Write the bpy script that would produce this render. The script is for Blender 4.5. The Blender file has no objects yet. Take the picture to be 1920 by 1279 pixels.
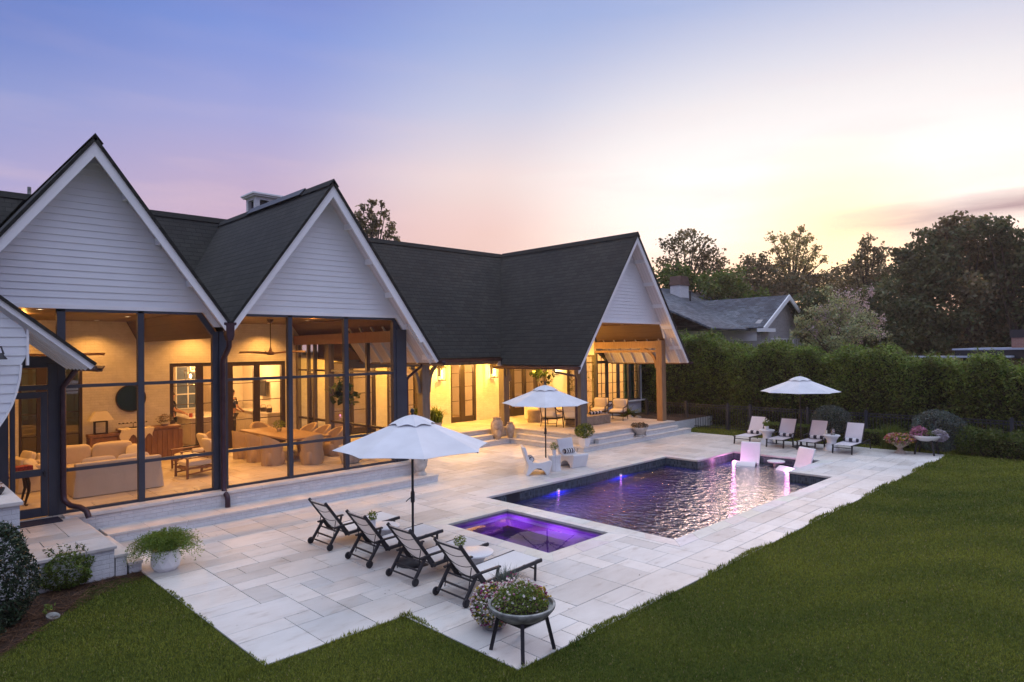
import bpy, bmesh, math, random
import numpy as np
from mathutils import Vector, Matrix
rng = np.random.default_rng(7); random.seed(7)
SC = bpy.context.scene; COL = SC.collection; R = math.radians

# ---------------- camera ----------------
CAMH = 3.6; FPX = 1233.05
yaw, pit, rol = R(45.3175), R(0.7469), R(-0.7941)
fw = Vector((math.cos(yaw)*math.cos(pit), math.sin(yaw)*math.cos(pit), math.sin(pit)))
rt = fw.cross(Vector((0, 0, 1))).normalized(); up = rt.cross(fw)
r2 = math.cos(rol)*rt + math.sin(rol)*up; u2 = -math.sin(rol)*rt + math.cos(rol)*up
cd = bpy.data.cameras.new('camera'); cam = bpy.data.objects.new('camera', cd); COL.objects.link(cam)
cd.sensor_width = 36; cd.lens = 36*FPX/1920; cd.clip_end = 2000; cd.clip_start = 0.05
Mx = Matrix((r2, u2, -fw)).transposed().to_4x4(); Mx.translation = Vector((0, 0, CAMH)); cam.matrix_world = Mx
SC.camera = cam
def at(x, y, D):
    "a point seen at photo pixel (x, y) and D metres deep"
    return Vector((0, 0, CAMH)) + fw*D + r2*((x-960)/FPX*D) + u2*((639.5-y)/FPX*D)

# ---------------- world ----------------
SUN = Vector((0.9363, 0.3269, 0.135)).normalized()
wd = bpy.data.worlds.new('World'); SC.world = wd; wd.use_nodes = True
nt = wd.node_tree; N = nt.nodes; L = nt.links; N.clear()
def nd(t, **k):
    n = N.new(t)
    for a, b in k.items(): setattr(n, a, b)
    return n
def mth(op, a, b=None, c=None, clamp=False):
    n = nd('ShaderNodeMath', operation=op, use_clamp=clamp)
    for i, v in enumerate((a, b, c)):
        if v is None: continue
        if isinstance(v, (int, float)): n.inputs[i].default_value = v
        else: L.new(v, n.inputs[i])
    return n.outputs[0]
def ramp(fac, stops, interp='LINEAR'):
    n = nd('ShaderNodeValToRGB'); e = n.color_ramp.elements; n.color_ramp.interpolation = interp
    while len(e) > 1: e.remove(e[-1])
    e[0].position = stops[0][0]; e[0].color = (*stops[0][1], 1)
    for p, c in stops[1:]:
        q = e.new(p); q.color = (*c, 1)
    L.new(fac, n.inputs[0]); return n.outputs[0]
def mixc(f, a, b):
    n = nd('ShaderNodeMix', data_type='RGBA')
    if isinstance(f, (int, float)): n.inputs[0].default_value = f
    else: L.new(f, n.inputs[0])
    for i, v in ((6, a), (7, b)):
        if isinstance(v, tuple): n.inputs[i].default_value = (*v, 1)
        else: L.new(v, n.inputs[i])
    return n.outputs[2]
tc = nd('ShaderNodeTexCoord'); sep = nd('ShaderNodeSeparateXYZ'); L.new(tc.outputs['Generated'], sep.inputs[0])
z = sep.outputs[2]
dot = nd('ShaderNodeVectorMath', operation='DOT_PRODUCT'); L.new(tc.outputs['Generated'], dot.inputs[0]); dot.inputs[1].default_value = SUN
dv = dot.outputs['Value']
# colours by height above the horizon, in four steps from far off the sun to right over it; zenith out of view brightened to light the deck
cA = ramp(z, [(0, (.46, .36, .52)), (.10, (.52, .42, .62)), (.21, (.43, .40, .67)), (.30, (.29, .345, .67)), (.38, (.15, .235, .60)), (.50, (.12, .20, .55)), (.60, (.98, 1.06, 1.38)), (1, (1.18, 1.32, 1.62))])
cB = ramp(z, [(0, (.60, .38, .44)), (.15, (.66, .45, .58)), (.235, (.56, .44, .63)), (.32, (.39, .405, .72)), (.42, (.22, .315, .72)), (.50, (.20, .25, .62)), (.60, (.98, 1.06, 1.38)), (1, (1.18, 1.32, 1.62))])
cC = ramp(z, [(0, (.85, .50, .34)), (.10, (.92, .60, .48)), (.18, (.92, .64, .58)), (.255, (.90, .75, .74)), (.347, (.60, .62, .79)), (.45, (.35, .45, .76)), (.52, (.34, .40, .72)), (.60, (1.02, 1.06, 1.32)), (1, (1.18, 1.32, 1.62))])
cD = ramp(z, [(0, (1.1, .50, .22)), (.09, (1.5, .90, .55)), (.15, (1.3, 1.1, .97)), (.24, (1.12, 1.06, 1.02)), (.33, (.92, .88, .90)), (.45, (.50, .56, .78)), (.60, (1.02, 1.06, 1.32)), (1, (1.18, 1.32, 1.62))])
def sstep(a_, b_): return mth('SMOOTHSTEP', dv, a_, b_) if False else ramp(dv, [(a_, (0, 0, 0)), (b_, (1, 1, 1))], 'EASE')
c2 = mixc(sstep(.88, .985), mixc(sstep(.68, .89), mixc(sstep(.40, .70), cA, cB), cC), cD)
f3 = ramp(dv, [(.990, (0, 0, 0)), (.9975, (.6, .6, .6)), (1, (1, 1, 1))])
c3 = mixc(f3, c2, (1.8, 1.25, .72))
# thin streaks of cloud, stretched along the horizon
mp = nd('ShaderNodeMapping'); mp.inputs['Scale'].default_value = (2.2, 2.2, 15); L.new(tc.outputs['Generated'], mp.inputs[0])
nz = nd('ShaderNodeTexNoise'); nz.inputs['Scale'].default_value = 1.6; nz.inputs['Detail'].default_value = 5; nz.inputs['Roughness'].default_value = .55; L.new(mp.outputs[0], nz.inputs[0])
st = ramp(nz.outputs[0], [(.47, (0, 0, 0)), (.68, (1, 1, 1))])
low = ramp(z, [(.0, (1, 1, 1)), (.16, (.7, .7, .7)), (.34, (.16, .16, .16)), (.5, (0, 0, 0))])
fs = mth('MULTIPLY', mth('MULTIPLY', st, low), .42)
c4 = mixc(fs, c3, (.92, .66, .66))
# the mauve bank of cloud low on the right
az = mth('ARCTAN2', sep.outputs[1], sep.outputs[0])
mp2 = nd('ShaderNodeMapping'); mp2.inputs['Scale'].default_value = (4, 4, 30); L.new(tc.outputs['Generated'], mp2.inputs[0])
nz2 = nd('ShaderNodeTexNoise'); nz2.inputs['Scale'].default_value = 1.3; nz2.inputs['Detail'].default_value = 6; L.new(mp2.outputs[0], nz2.inputs[0])
zc = mth('ADD', z, mth('MULTIPLY', mth('SUBTRACT', nz2.outputs[0], .5), .05))
band = mth('SUBTRACT', 1, mth('DIVIDE', mth('ABSOLUTE', mth('SUBTRACT', zc, mth('ADD', .172, mth('MULTIPLY', az, -.05)))), .026), clamp=True)
side = ramp(az, [(0, (1, 1, 1)), (.14, (1, 1, 1)), (.26, (.6, .6, .6)), (.37, (0, 0, 0))])
c5 = mixc(mth('MULTIPLY', mth('MULTIPLY', band, side), .92), c4, (.46, .30, .33))
below = ramp(z, [(-.0, (0, 0, 0)), (.004, (1, 1, 1))])
c6 = mixc(below, (.09, .09, .08), c5)
bg = nd('ShaderNodeBackground'); L.new(c6, bg.inputs[0]); bg.inputs[1].default_value = 1.0
wo = nd('ShaderNodeOutputWorld'); L.new(bg.outputs[0], wo.inputs[0])

# ---------------- sun ----------------
sl = bpy.data.lights.new('sun', 'SUN'); sl.energy = 1.35; sl.angle = R(24); sl.color = (1, .66, .52)
so = bpy.data.objects.new('sun', sl); COL.objects.link(so); so.rotation_euler = Vector((SUN.x, SUN.y, .30)).to_track_quat('Z', 'Y').to_euler()
SC.view_settings.view_transform = 'Standard'; SC.view_settings.look = 'None'; SC.view_settings.exposure = 0; SC.view_settings.gamma = 1
SC.render.engine = 'CYCLES'; cy = SC.cycles; cy.use_denoising = True; cy.max_bounces = 8; cy.diffuse_bounces = 3; cy.glossy_bounces = 4; cy.transmission_bounces = 6; cy.transparent_max_bounces = 12
cy.caustics_reflective = False; cy.caustics_refractive = False; cy.sample_clamp_indirect = 4

# ---------------- scene bookkeeping ----------------
def tag(o, label=None, cat=None, group=None, kind=None):
    for k, v in (('label', label), ('category', cat), ('group', group), ('kind', kind)):
        if v: o[k] = v
    return o
def thing(name, label, cat, loc=(0, 0, 0), rz=0, group=None):
    o = bpy.data.objects.new(name, None); COL.objects.link(o); o.empty_display_size = .1
    o.location = loc; o.rotation_euler = (0, 0, rz); return tag(o, label, cat, group)
def dup(root, loc, rz=None, label=None, group=None, scale=None):
    def cp(o, par):
        c = o.copy(); COL.objects.link(c)
        if par: c.parent = par
        for ch in [k for k in bpy.data.objects if k.parent == o]: cp(ch, c)
        return c
    r = cp(root, None); r.location = loc
    if rz is not None: r.rotation_euler = (0, 0, rz)
    if scale: r.scale = (scale,)*3
    if label: r['label'] = label
    if group: r['group'] = group
    return r
def link(name, me, m, parent=None, smooth=False):
    o = bpy.data.objects.new(name, me); COL.objects.link(o)
    if m: me.materials.append(m)
    if parent: o.parent = parent
    if smooth: me.polygons.foreach_set('use_smooth', [True]*len(me.polygons))
    return o

class MB:
    def __init__(s): s.v = []; s.f = []; s.uv = []; s.c = []
    def add(s, vs, fs, uvs=None, c=None):
        b = len(s.v); s.v += [tuple(p) for p in vs]
        for i, f in enumerate(fs):
            s.f.append([b+k for k in f]); s.uv.append(uvs[i] if uvs else None); s.c.append(c)
        return s
    def box(s, x0, x1, y0, y1, z0, z1, c=None):
        v = [(x, y, zz) for zz in (z0, z1) for y in (y0, y1) for x in (x0, x1)]
        return s.add(v, [(0, 2, 3, 1), (4, 5, 7, 6), (0, 1, 5, 4), (2, 6, 7, 3), (0, 4, 6, 2), (1, 3, 7, 5)], c=c)
    def bar(s, a, b, w, h, upv=(0, 0, 1), w2=None, h2=None):
        a = Vector(a); b = Vector(b); d = (b-a).normalized(); sv = d.cross(Vector(upv))
        if sv.length < 1e-4: sv = d.cross(Vector((1, 0, 0)))
        sv.normalize(); uv = sv.cross(d); w2 = w if w2 is None else w2; h2 = h if h2 is None else h2; V = []
        for p, ww, hh in ((a, w, h), (b, w2, h2)):
            for i, j in ((-1, -1), (1, -1), (1, 1), (-1, 1)): V.append(p+sv*(i*ww/2)+uv*(j*hh/2))
        return s.add(V, [(0, 3, 2, 1), (4, 5, 6, 7), (0, 1, 5, 4), (1, 2, 6, 5), (2, 3, 7, 6), (3, 0, 4, 7)])
    def tube(s, pts, r, n=8, r2=None, sq=(1, 1), cap=True):
        pts = [Vector(p) for p in pts]; m = len(pts); V = []
        rr = [r+(((r2 if r2 is not None else r)-r)*i/(m-1)) for i in range(m)] if not isinstance(r, (list, tuple)) else r
        px = None
        for i, p in enumerate(pts):
            d = (pts[min(i+1, m-1)]-pts[max(i-1, 0)]).normalized()
            if px is None: px = d.cross(Vector((0, 0, 1)) if abs(d.z) < .9 else Vector((1, 0, 0))).normalized()
            else: px = (px-d*px.dot(d)).normalized()
            py = d.cross(px)
            for k in range(n):
                a = 2*math.pi*(k+.5)/n; V.append(p+px*(math.cos(a)*rr[i]*sq[0])+py*(math.sin(a)*rr[i]*sq[1]))
        F = [(i*n+k, i*n+(k+1) % n, (i+1)*n+(k+1) % n, (i+1)*n+k) for i in range(m-1) for k in range(n)]
        if cap: F += [tuple(range(n))[::-1], tuple((m-1)*n+k for k in range(n))]
        return s.add(V, F)
    def lathe(s, prof, c=(0, 0, 0), n=24, sx=1, sy=1, facet=False):
        V = [(c[0]+r*math.cos(2*math.pi*k/n)*sx, c[1]+r*math.sin(2*math.pi*k/n)*sy, c[2]+zz) for r, zz in prof for k in range(n)]; m = len(prof)
        F = [(i*n+k, i*n+(k+1) % n, (i+1)*n+(k+1) % n, (i+1)*n+k) for i in range(m-1) for k in range(n)]
        F += [tuple(range(n))[::-1], tuple((m-1)*n+k for k in range(n))]
        return s.add(V, F)
    def prism(s, poly, ax, d0, d1):
        "poly in the plane normal to ax ('x': (y,z), 'y': (x,z), 'z': (x,y))"
        def P(p, d): return {'x': (d, p[0], p[1]), 'y': (p[0], d, p[1]), 'z': (p[0], p[1], d)}[ax]
        n = len(poly); V = [P(p, d0) for p in poly]+[P(p, d1) for p in poly]
        F = [tuple(range(n))[::-1], tuple(range(n, 2*n))]+[(i, (i+1) % n, n+(i+1) % n, n+i) for i in range(n)]
        return s.add(V, F)
    def ell(s, c, rx, ry, rz, n=12, m=8, p=1.0):
        V = []
        def sg(v, e): return math.copysign(abs(v)**e, v)
        for i in range(m+1):
            t = math.pi*i/m-math.pi/2
            for k in range(n):
                a = 2*math.pi*k/n; V.append((c[0]+rx*sg(math.cos(t), p)*sg(math.cos(a), p), c[1]+ry*sg(math.cos(t), p)*sg(math.sin(a), p), c[2]+rz*sg(math.sin(t), p)))
        F = [(i*n+k, i*n+(k+1) % n, (i+1)*n+(k+1) % n, (i+1)*n+k) for i in range(m) for k in range(n)]
        return s.add(V, F)
    def xf(s, M, start=0):
        for i in range(start, len(s.v)): s.v[i] = tuple(M @ Vector(s.v[i]))
        return s
    def build(s, name, m, parent=None, smooth=False, bevel=0, seg=2, fix=True):
        me = bpy.data.meshes.new(name); me.from_pydata(s.v, [], s.f)
        if any(u for u in s.uv):
            ul = me.uv_layers.new(name='UVMap'); k = 0
            for f, u in zip(s.f, s.uv):
                for q in range(len(f)): ul.data[k+q].uv = u[q] if u else (0, 0)
                k += len(f)
        if any(c is not None for c in s.c):
            ca = me.color_attributes.new('tint', 'FLOAT_COLOR', 'CORNER'); k = 0
            for f, c in zip(s.f, s.c):
                for q in range(len(f)): ca.data[k+q].color = (*(c or (1, 1, 1)), 1)
                k += len(f)
        if fix:
            bm = bmesh.new(); bm.from_mesh(me); bmesh.ops.remove_doubles(bm, verts=bm.verts, dist=1e-5) if smooth else None
            bmesh.ops.recalc_face_normals(bm, faces=bm.faces); bm.to_mesh(me); bm.free()
        o = link(name, me, m, parent)
        if smooth:
            me.polygons.foreach_set('use_smooth', [True]*len(me.polygons))
            try: me.set_sharp_from_angle(angle=R(42))
            except Exception: pass
        if bevel:
            b = o.modifiers.new('bevel', 'BEVEL'); b.width = bevel; b.segments = seg; b.limit_method = 'ANGLE'; b.angle_limit = R(40)
        return o

def npmesh(name, V, k, m, parent=None, tint=None):
    "V: (n*k,3) vertices, each k in a row form one face"
    n = len(V)//k; me = bpy.data.meshes.new(name)
    me.vertices.add(len(V)); me.vertices.foreach_set('co', np.asarray(V, np.float32).ravel())
    me.loops.add(len(V)); me.loops.foreach_set('vertex_index', np.arange(len(V), dtype=np.int32))
    me.polygons.add(n); me.polygons.foreach_set('loop_start', np.arange(0, len(V), k, dtype=np.int32)); me.polygons.foreach_set('loop_total', np.full(n, k, np.int32))
    if tint is not None:
        ca = me.color_attributes.new('tint', 'FLOAT_COLOR', 'POINT')
        t = np.repeat(tint, k, axis=0).astype(np.float32); ca.data.foreach_set('color', np.concatenate([t, np.ones((len(t), 1), np.float32)], 1).ravel())
    me.update(calc_edges=True); return link(name, me, m, parent)
def leaves(P, size, asp=.5, upb=.3, droop=0.0, jit=.35, seed=0):
    "leaf-shaped four-cornered faces at points P"
    g = np.random.default_rng(seed+11); n = len(P)
    nr = g.normal(size=(n, 3)); nr[:, 2] += upb*2; nr /= np.linalg.norm(nr, axis=1)[:, None]
    t = g.normal(size=(n, 3)); t[:, 2] -= droop*2; t -= nr*np.sum(t*nr, 1)[:, None]; t /= np.linalg.norm(t, axis=1)[:, None]
    b = np.cross(nr, t); s = (size*(1+jit*g.uniform(-1, 1, n)))[:, None]
    V = np.stack([P-t*s*.5, P+b*s*asp*.5-t*s*.05, P+t*s*.5, P-b*s*asp*.5-t*s*.05], 1)
    return V.reshape(-1, 3)
def tints(n, lo=.7, hi=1.3, seed=0, hue=.12):
    g = np.random.default_rng(seed+5); b = g.uniform(lo, hi, n)[:, None]; h = g.normal(size=(n, 1))*hue
    return np.concatenate([b*(1+h), b, b*(1-h*.5)], 1)
def inball(n, c, r, seed=0, shell=.0):
    g = np.random.default_rng(seed); d = g.normal(size=(n, 3)); d /= np.linalg.norm(d, axis=1)[:, None]
    rad = g.uniform(shell, 1, n)**(1/2.2); return np.asarray(c)+d*rad[:, None]*np.asarray(r)
# ---------------- materials ----------------
class MT:
    def __init__(s, name):
        s.m = bpy.data.materials.new(name); s.m.use_nodes = True; s.nt = s.m.node_tree; s.N = s.nt.nodes; s.L = s.nt.links
        s.b = s.N['Principled BSDF']; s.out = s.N['Material Output']; s.tc = None
    def n(s, t, **k):
        q = s.N.new(t)
        for a, b in k.items():
            if a in q.inputs: q.inputs[a].default_value = b
            else: setattr(q, a, b)
        return q
    def co(s, kind='Object', scale=None, rot=None):
        if not s.tc: s.tc = s.N.new('ShaderNodeTexCoord')
        o = s.tc.outputs[kind]
        if scale is not None or rot is not None:
            mp = s.N.new('ShaderNodeMapping'); s.L.new(o, mp.inputs[0])
            if scale is not None: mp.inputs['Scale'].default_value = scale
            if rot is not None: mp.inputs['Rotation'].default_value = rot
            o = mp.outputs[0]
        return o
    def noise(s, scale, detail=4, rough=.5, co=None):
        q = s.N.new('ShaderNodeTexNoise'); q.inputs['Scale'].default_value = scale; q.inputs['Detail'].default_value = detail; q.inputs['Roughness'].default_value = rough
        s.L.new(co if co is not None else s.co(), q.inputs['Vector']); return q.outputs[0]
    def ramp(s, f, stops):
        q = s.N.new('ShaderNodeValToRGB'); e = q.color_ramp.elements
        while len(e) > 1: e.remove(e[-1])
        e[0].position = stops[0][0]; e[0].color = (*stops[0][1], 1)
        for p, c in stops[1:]: e.new(p).color = (*c, 1)
        s.L.new(f, q.inputs[0]); return q.outputs[0]
    def mix(s, f, a, b, t='MIX'):
        q = s.n('ShaderNodeMix', data_type='RGBA', blend_type=t)
        for i, v in ((0, f), (6, a), (7, b)):
            if isinstance(v, (int, float)): q.inputs[i].default_value = v
            elif isinstance(v, tuple): q.inputs[i].default_value = (*v, 1)
            else: s.L.new(v, q.inputs[i])
        return q.outputs[2]
    def math(s, op, a, b=None):
        q = s.n('ShaderNodeMath', operation=op)
        for i, v in enumerate((a, b)):
            if v is None: continue
            if isinstance(v, (int, float)): q.inputs[i].default_value = v
            else: s.L.new(v, q.inputs[i])
        return q.outputs[0]
    def bump(s, h, strength=.3, dist=.01, prev=None):
        q = s.N.new('ShaderNodeBump'); q.inputs['Strength'].default_value = strength; q.inputs['Distance'].default_value = dist
        s.L.new(h, q.inputs['Height'])
        if prev: s.L.new(prev, q.inputs['Normal'])
        s.L.new(q.outputs[0], s.b.inputs['Normal']); return q.outputs[0]
    def base(s, v):
        if isinstance(v, tuple): s.b.inputs['Base Color'].default_value = (*v, 1)
        else: s.L.new(v, s.b.inputs['Base Color'])
    def set(s, **k):
        for a, b in k.items(): s.b.inputs[a.replace('_', ' ')].default_value = b
        return s
def cm(c, k): return tuple(min(1, x*k) for x in c)
def plain(name, col, rough=.6, metal=0, var=.12, sc=3, bsc=60, bst=.15, bd=.004, spec=.4):
    t = MT(name); t.set(Roughness=rough, Metallic=metal); t.b.inputs['Specular IOR Level'].default_value = spec
    t.base(t.ramp(t.noise(sc, 5), [(.3, cm(col, 1-var)), (.7, cm(col, 1+var))]))
    if bst: t.bump(t.noise(bsc, 3), bst, bd)
    return t.m
def wood(name, c1, c2, scale=(1, 1, 12), rough=.55, s=3, plank=None, axis=0):
    t = MT(name); t.set(Roughness=rough)
    f = t.noise(s, 6, .6, t.co(scale=scale)); col = t.ramp(f, [(.3, c1), (.5, tuple((a+b)/2 for a, b in zip(c1, c2))), (.72, c2)])
    t.bump(f, .25, .004); t.base(col); return t.m
def glow(name, col, st):
    t = MT(name); t.base((0, 0, 0)); t.b.inputs['Emission Color'].default_value = (*col, 1); t.b.inputs['Emission Strength'].default_value = st; return t.m
def leafm(name, col, rough=.5, tr=.25, lo=.75, hi=1.25, sc=1.5):
    t = MT(name); at_ = t.n('ShaderNodeAttribute', attribute_name='tint')
    c = t.mix(1.0, t.ramp(t.noise(sc, 3), [(.3, cm(col, lo)), (.7, cm(col, hi))]), at_.outputs['Color'], 'MULTIPLY'); t.base(c); t.set(Roughness=rough)
    t.b.inputs['Specular IOR Level'].default_value = .3
    if tr:
        tl = t.N.new('ShaderNodeBsdfTranslucent'); t.L.new(t.mix(1.0, c, (1.2, 1.25, .6), 'MULTIPLY'), tl.inputs[0])
        ms = t.N.new('ShaderNodeMixShader'); ms.inputs[0].default_value = tr; t.L.new(t.b.outputs[0], ms.inputs[1]); t.L.new(tl.outputs[0], ms.inputs[2]); t.L.new(ms.outputs[0], t.out.inputs[0])
    return t.m
def glass(name, tint=(.9, .95, 1), refl=.12, dark=0.0, rough=0.02):
    t = MT(name); N_, L_ = t.N, t.L
    tr = N_.new('ShaderNodeBsdfTransparent'); tr.inputs[0].default_value = (*cm(tint, 1-dark), 1)
    gl = N_.new('ShaderNodeBsdfGlossy'); gl.inputs['Roughness'].default_value = rough
    fr = N_.new('ShaderNodeFresnel'); fr.inputs[0].default_value = 1.5; mu = t.math('ADD', fr.outputs[0], refl*.3)
    ms = N_.new('ShaderNodeMixShader'); L_.new(mu, ms.inputs[0]); L_.new(tr.outputs[0], ms.inputs[1]); L_.new(gl.outputs[0], ms.inputs[2]); L_.new(ms.outputs[0], t.out.inputs[0])
    N_.remove(t.b); return t.m

M = {}
M['white'] = plain('white_trim_paint', (.82, .83, .86), .5, var=.05, sc=1.2, bst=.05)
M['siding'] = plain('white_lap_siding', (.74, .77, .82), .55, var=.06, sc=.8, bst=.08)
def brickm(name, c1, c2, mort, bw=.22, rh=.075, st=.6, rough=.75):
    t = MT(name); t.set(Roughness=rough)
    cx = t.co(); sx = t.n('ShaderNodeSeparateXYZ'); t.L.new(cx, sx.inputs[0]); cb = t.n('ShaderNodeCombineXYZ')
    t.L.new(t.math('ADD', sx.outputs[0], sx.outputs[1]), cb.inputs[0]); t.L.new(sx.outputs[2], cb.inputs[1])
    b = t.N.new('ShaderNodeTexBrick'); t.L.new(cb.outputs[0], b.inputs['Vector']); b.inputs['Scale'].default_value = 1; b.inputs['Brick Width'].default_value = bw; b.inputs['Row Height'].default_value = rh
    b.inputs['Mortar Size'].default_value = .006; b.inputs['Mortar Smooth'].default_value = .6
    b.inputs['Color1'].default_value = (*c1, 1); b.inputs['Color2'].default_value = (*c2, 1); b.inputs['Mortar'].default_value = (*mort, 1)
    t.base(t.mix(.25, b.outputs['Color'], t.ramp(t.noise(6, 5), [(.35, cm(c1, .8)), (.65, cm(c1, 1.15))])))
    h = t.math('SUBTRACT', t.math('MULTIPLY', t.noise(28, 4, .6), .9), b.outputs['Fac']); t.bump(h, st, .012); return t.m
M['brick'] = brickm('painted_white_brick', (.72, .70, .66), (.64, .62, .58), (.58, .56, .52), st=.55)
M['brick_out'] = brickm('painted_brick_plinth', (.68, .69, .71), (.60, .61, .63), (.5, .5, .52), st=.6)
def shingle(name, c, st=.8):
    t = MT(name); t.set(Roughness=.9); uv = t.co('UV'); b = t.N.new('ShaderNodeTexBrick'); t.L.new(uv, b.inputs['Vector'])
    b.inputs['Scale'].default_value = 1; b.inputs['Brick Width'].default_value = .30; b.inputs['Row Height'].default_value = .175; b.inputs['Mortar Size'].default_value = .011; b.inputs['Mortar Smooth'].default_value = .3
    b.inputs['Bias'].default_value = -.1
    b.inputs['Color1'].default_value = (*cm(c, 1.7), 1); b.inputs['Color2'].default_value = (*cm(c, .45), 1); b.inputs['Mortar'].default_value = (*cm(c, .12), 1)
    big = t.ramp(t.noise(.35, 4, .6), [(.35, (.62, .62, .64)), (.65, (1.35, 1.35, 1.2))])
    t.base(t.mix(1.0, t.mix(.3, b.outputs['Color'], t.ramp(t.noise(22, 3, .7), [(.35, cm(c, .5)), (.7, cm(c, 1.7))])), big, 'MULTIPLY'))
    sp = t.n('ShaderNodeSeparateXYZ'); t.L.new(uv, sp.inputs[0]); saw = t.math('FRACT', t.math('DIVIDE', sp.outputs[1], .175))
    h = t.math('ADD', t.math('MULTIPLY', t.math('SUBTRACT', 1, saw), 1.0), t.math('MULTIPLY', b.outputs['Fac'], -.7)); t.bump(h, st, .03, ); return t.m
M['shingle'] = shingle('charcoal_asphalt_shingles', (.0125, .012, .0115), 1.0)
M['shingle2'] = shingle('grey_asphalt_shingles', (.075, .085, .115), .4)
M['frame'] = plain('dark_blue_grey_painted_metal', (.040, .046, .066), .45, var=.12, bst=.05)
M['doorframe'] = plain('dark_bronze_door_frame', (.045, .032, .025), .4, var=.1, bst=.05)
M['copper'] = plain('aged_bronze_gutter', (.060, .036, .048), .35, metal=.5, var=.25, sc=6, bst=.05)
M['greywood'] = wood('weathered_grey_timber', (.10, .085, .075), (.17, .15, .14), (6, 6, .6), .7)
M['timber'] = wood('oiled_cedar_timber', (.20, .115, .060), (.33, .20, .11), (6, 6, .7), .55)
def planks(name, c1, c2, w=.14, axis=0):
    t = MT(name); t.set(Roughness=.5); sx = t.n('ShaderNodeSeparateXYZ'); t.L.new(t.co(), sx.inputs[0])
    f = t.math('FRACT', t.math('DIVIDE', sx.outputs[axis], w)); cell = t.math('FLOOR', t.math('DIVIDE', sx.outputs[axis], w))
    wn = t.n('ShaderNodeTexWhiteNoise', noise_dimensions='1D'); t.L.new(cell, wn.inputs['W'])
    sc = [8, 8, 8]; sc[1-axis if axis < 2 else 0] = .8
    g = t.noise(2, 6, .6, t.co(scale=tuple(sc))); col = t.ramp(t.math('ADD', t.math('MULTIPLY', g, .6), t.math('MULTIPLY', wn.outputs[0], .4)), [(.25, c1), (.75, c2)])
    line = t.ramp(f, [(0, (.25, .25, .25)), (.035, (1, 1, 1)), (.965, (1, 1, 1)), (1, (.25, .25, .25))]); t.base(t.mix(1.0, col, line, 'MULTIPLY')); t.bump(line, .4, .006); return t.m
M['ceil'] = planks('cedar_plank_ceiling', (.075, .040, .024), (.14, .08, .046))
M['ceil_y'] = M['ceil']
M['soffit'] = planks('white_board_soffit', (.66, .62, .64), (.72, .68, .70), .13, 1)
M['darkwood'] = wood('dark_cabinet_wood', (.10, .045, .02), (.22, .11, .055), (2, 2, 14), .5)
M['midwood'] = wood('walnut_furniture_wood', (.16, .075, .035), (.28, .15, .075), (8, 8, 1), .45)
M['tablewood'] = wood('weathered_oak', (.26, .17, .11), (.38, .27, .18), (10, 1, 4), .6)
def paver(name, tone=1.0):
    t = MT(name); t.set(Roughness=.55); a = t.n('ShaderNodeAttribute', attribute_name='tint')
    f = t.noise(2.2, 6, .62, t.co(scale=(1, 2.6, 1))); v = t.ramp(f, [(.28, (.74, .71, .68)), (.42, (.96, .95, .94)), (.55, (1, 1, 1)), (.75, (1.05, 1.04, 1.03))])
    pit = t.ramp(t.noise(38, 4, .75), [(.26, (.35, .33, .32)), (.34, (1, 1, 1))]); st = t.ramp(t.noise(.33, 4, .6), [(.36, (.82, .80, .78)), (.62, (1.03, 1.03, 1.03))])
    c = t.mix(1.0, t.mix(1.0, t.mix(1.0, a.outputs['Color'], v, 'MULTIPLY'), pit, 'MULTIPLY'), st, 'MULTIPLY'); t.base(c); t.bump(t.noise(24, 5, .7), .18, .006); return t.m
M['paver'] = paver('travertine_pavers')
M['stone'] = plain('travertine_step_tread', (.66, .62, .58), .55, var=.10, sc=2.4, bsc=30)
M['joint'] = plain('joint_grit', (.07, .065, .06), .9)
M['mulch'] = plain('pine_straw', (.050, .030, .021), .95, var=.6, sc=22, bsc=40, bst=1, bd=.05)
def grassm():
    t = MT('mown_lawn'); t.set(Roughness=.85); t.b.inputs['Specular IOR Level'].default_value = .15
    a = t.noise(.30, 5, .6); b = t.noise(14, 6, .8, t.co(scale=(1, 1, 1))); c = t.noise(60, 3, .8)
    c1 = t.ramp(a, [(.32, (.055, .085, .014)), (.5, (.078, .108, .018)), (.68, (.105, .128, .026))])
    c2 = t.mix(1.0, c1, t.ramp(b, [(.3, (.45, .45, .4)), (.7, (1.5, 1.45, 1.5))]), 'MULTIPLY')
    t.base(t.mix(1.0, c2, t.ramp(c, [(.3, (.55, .6, .5)), (.7, (1.4, 1.35, 1.4))]), 'MULTIPLY')); t.bump(t.math('ADD', b, c), 1, .05); return t.m
M['lawn'] = grassm()
def blade():
    t = MT('grass_blades'); t.set(Roughness=.7); t.b.inputs['Specular IOR Level'].default_value = .15; a = t.n('ShaderNodeAttribute', attribute_name='tint')
    t.base(a.outputs['Color']); tl = t.N.new('ShaderNodeBsdfTranslucent'); t.L.new(a.outputs['Color'], tl.inputs[0]); ms = t.N.new('ShaderNodeMixShader'); ms.inputs[0].default_value = .3
    t.L.new(t.b.outputs[0], ms.inputs[1]); t.L.new(tl.outputs[0], ms.inputs[2]); t.L.new(ms.outputs[0], t.out.inputs[0]); return t.m
M['blade'] = blade()
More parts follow.
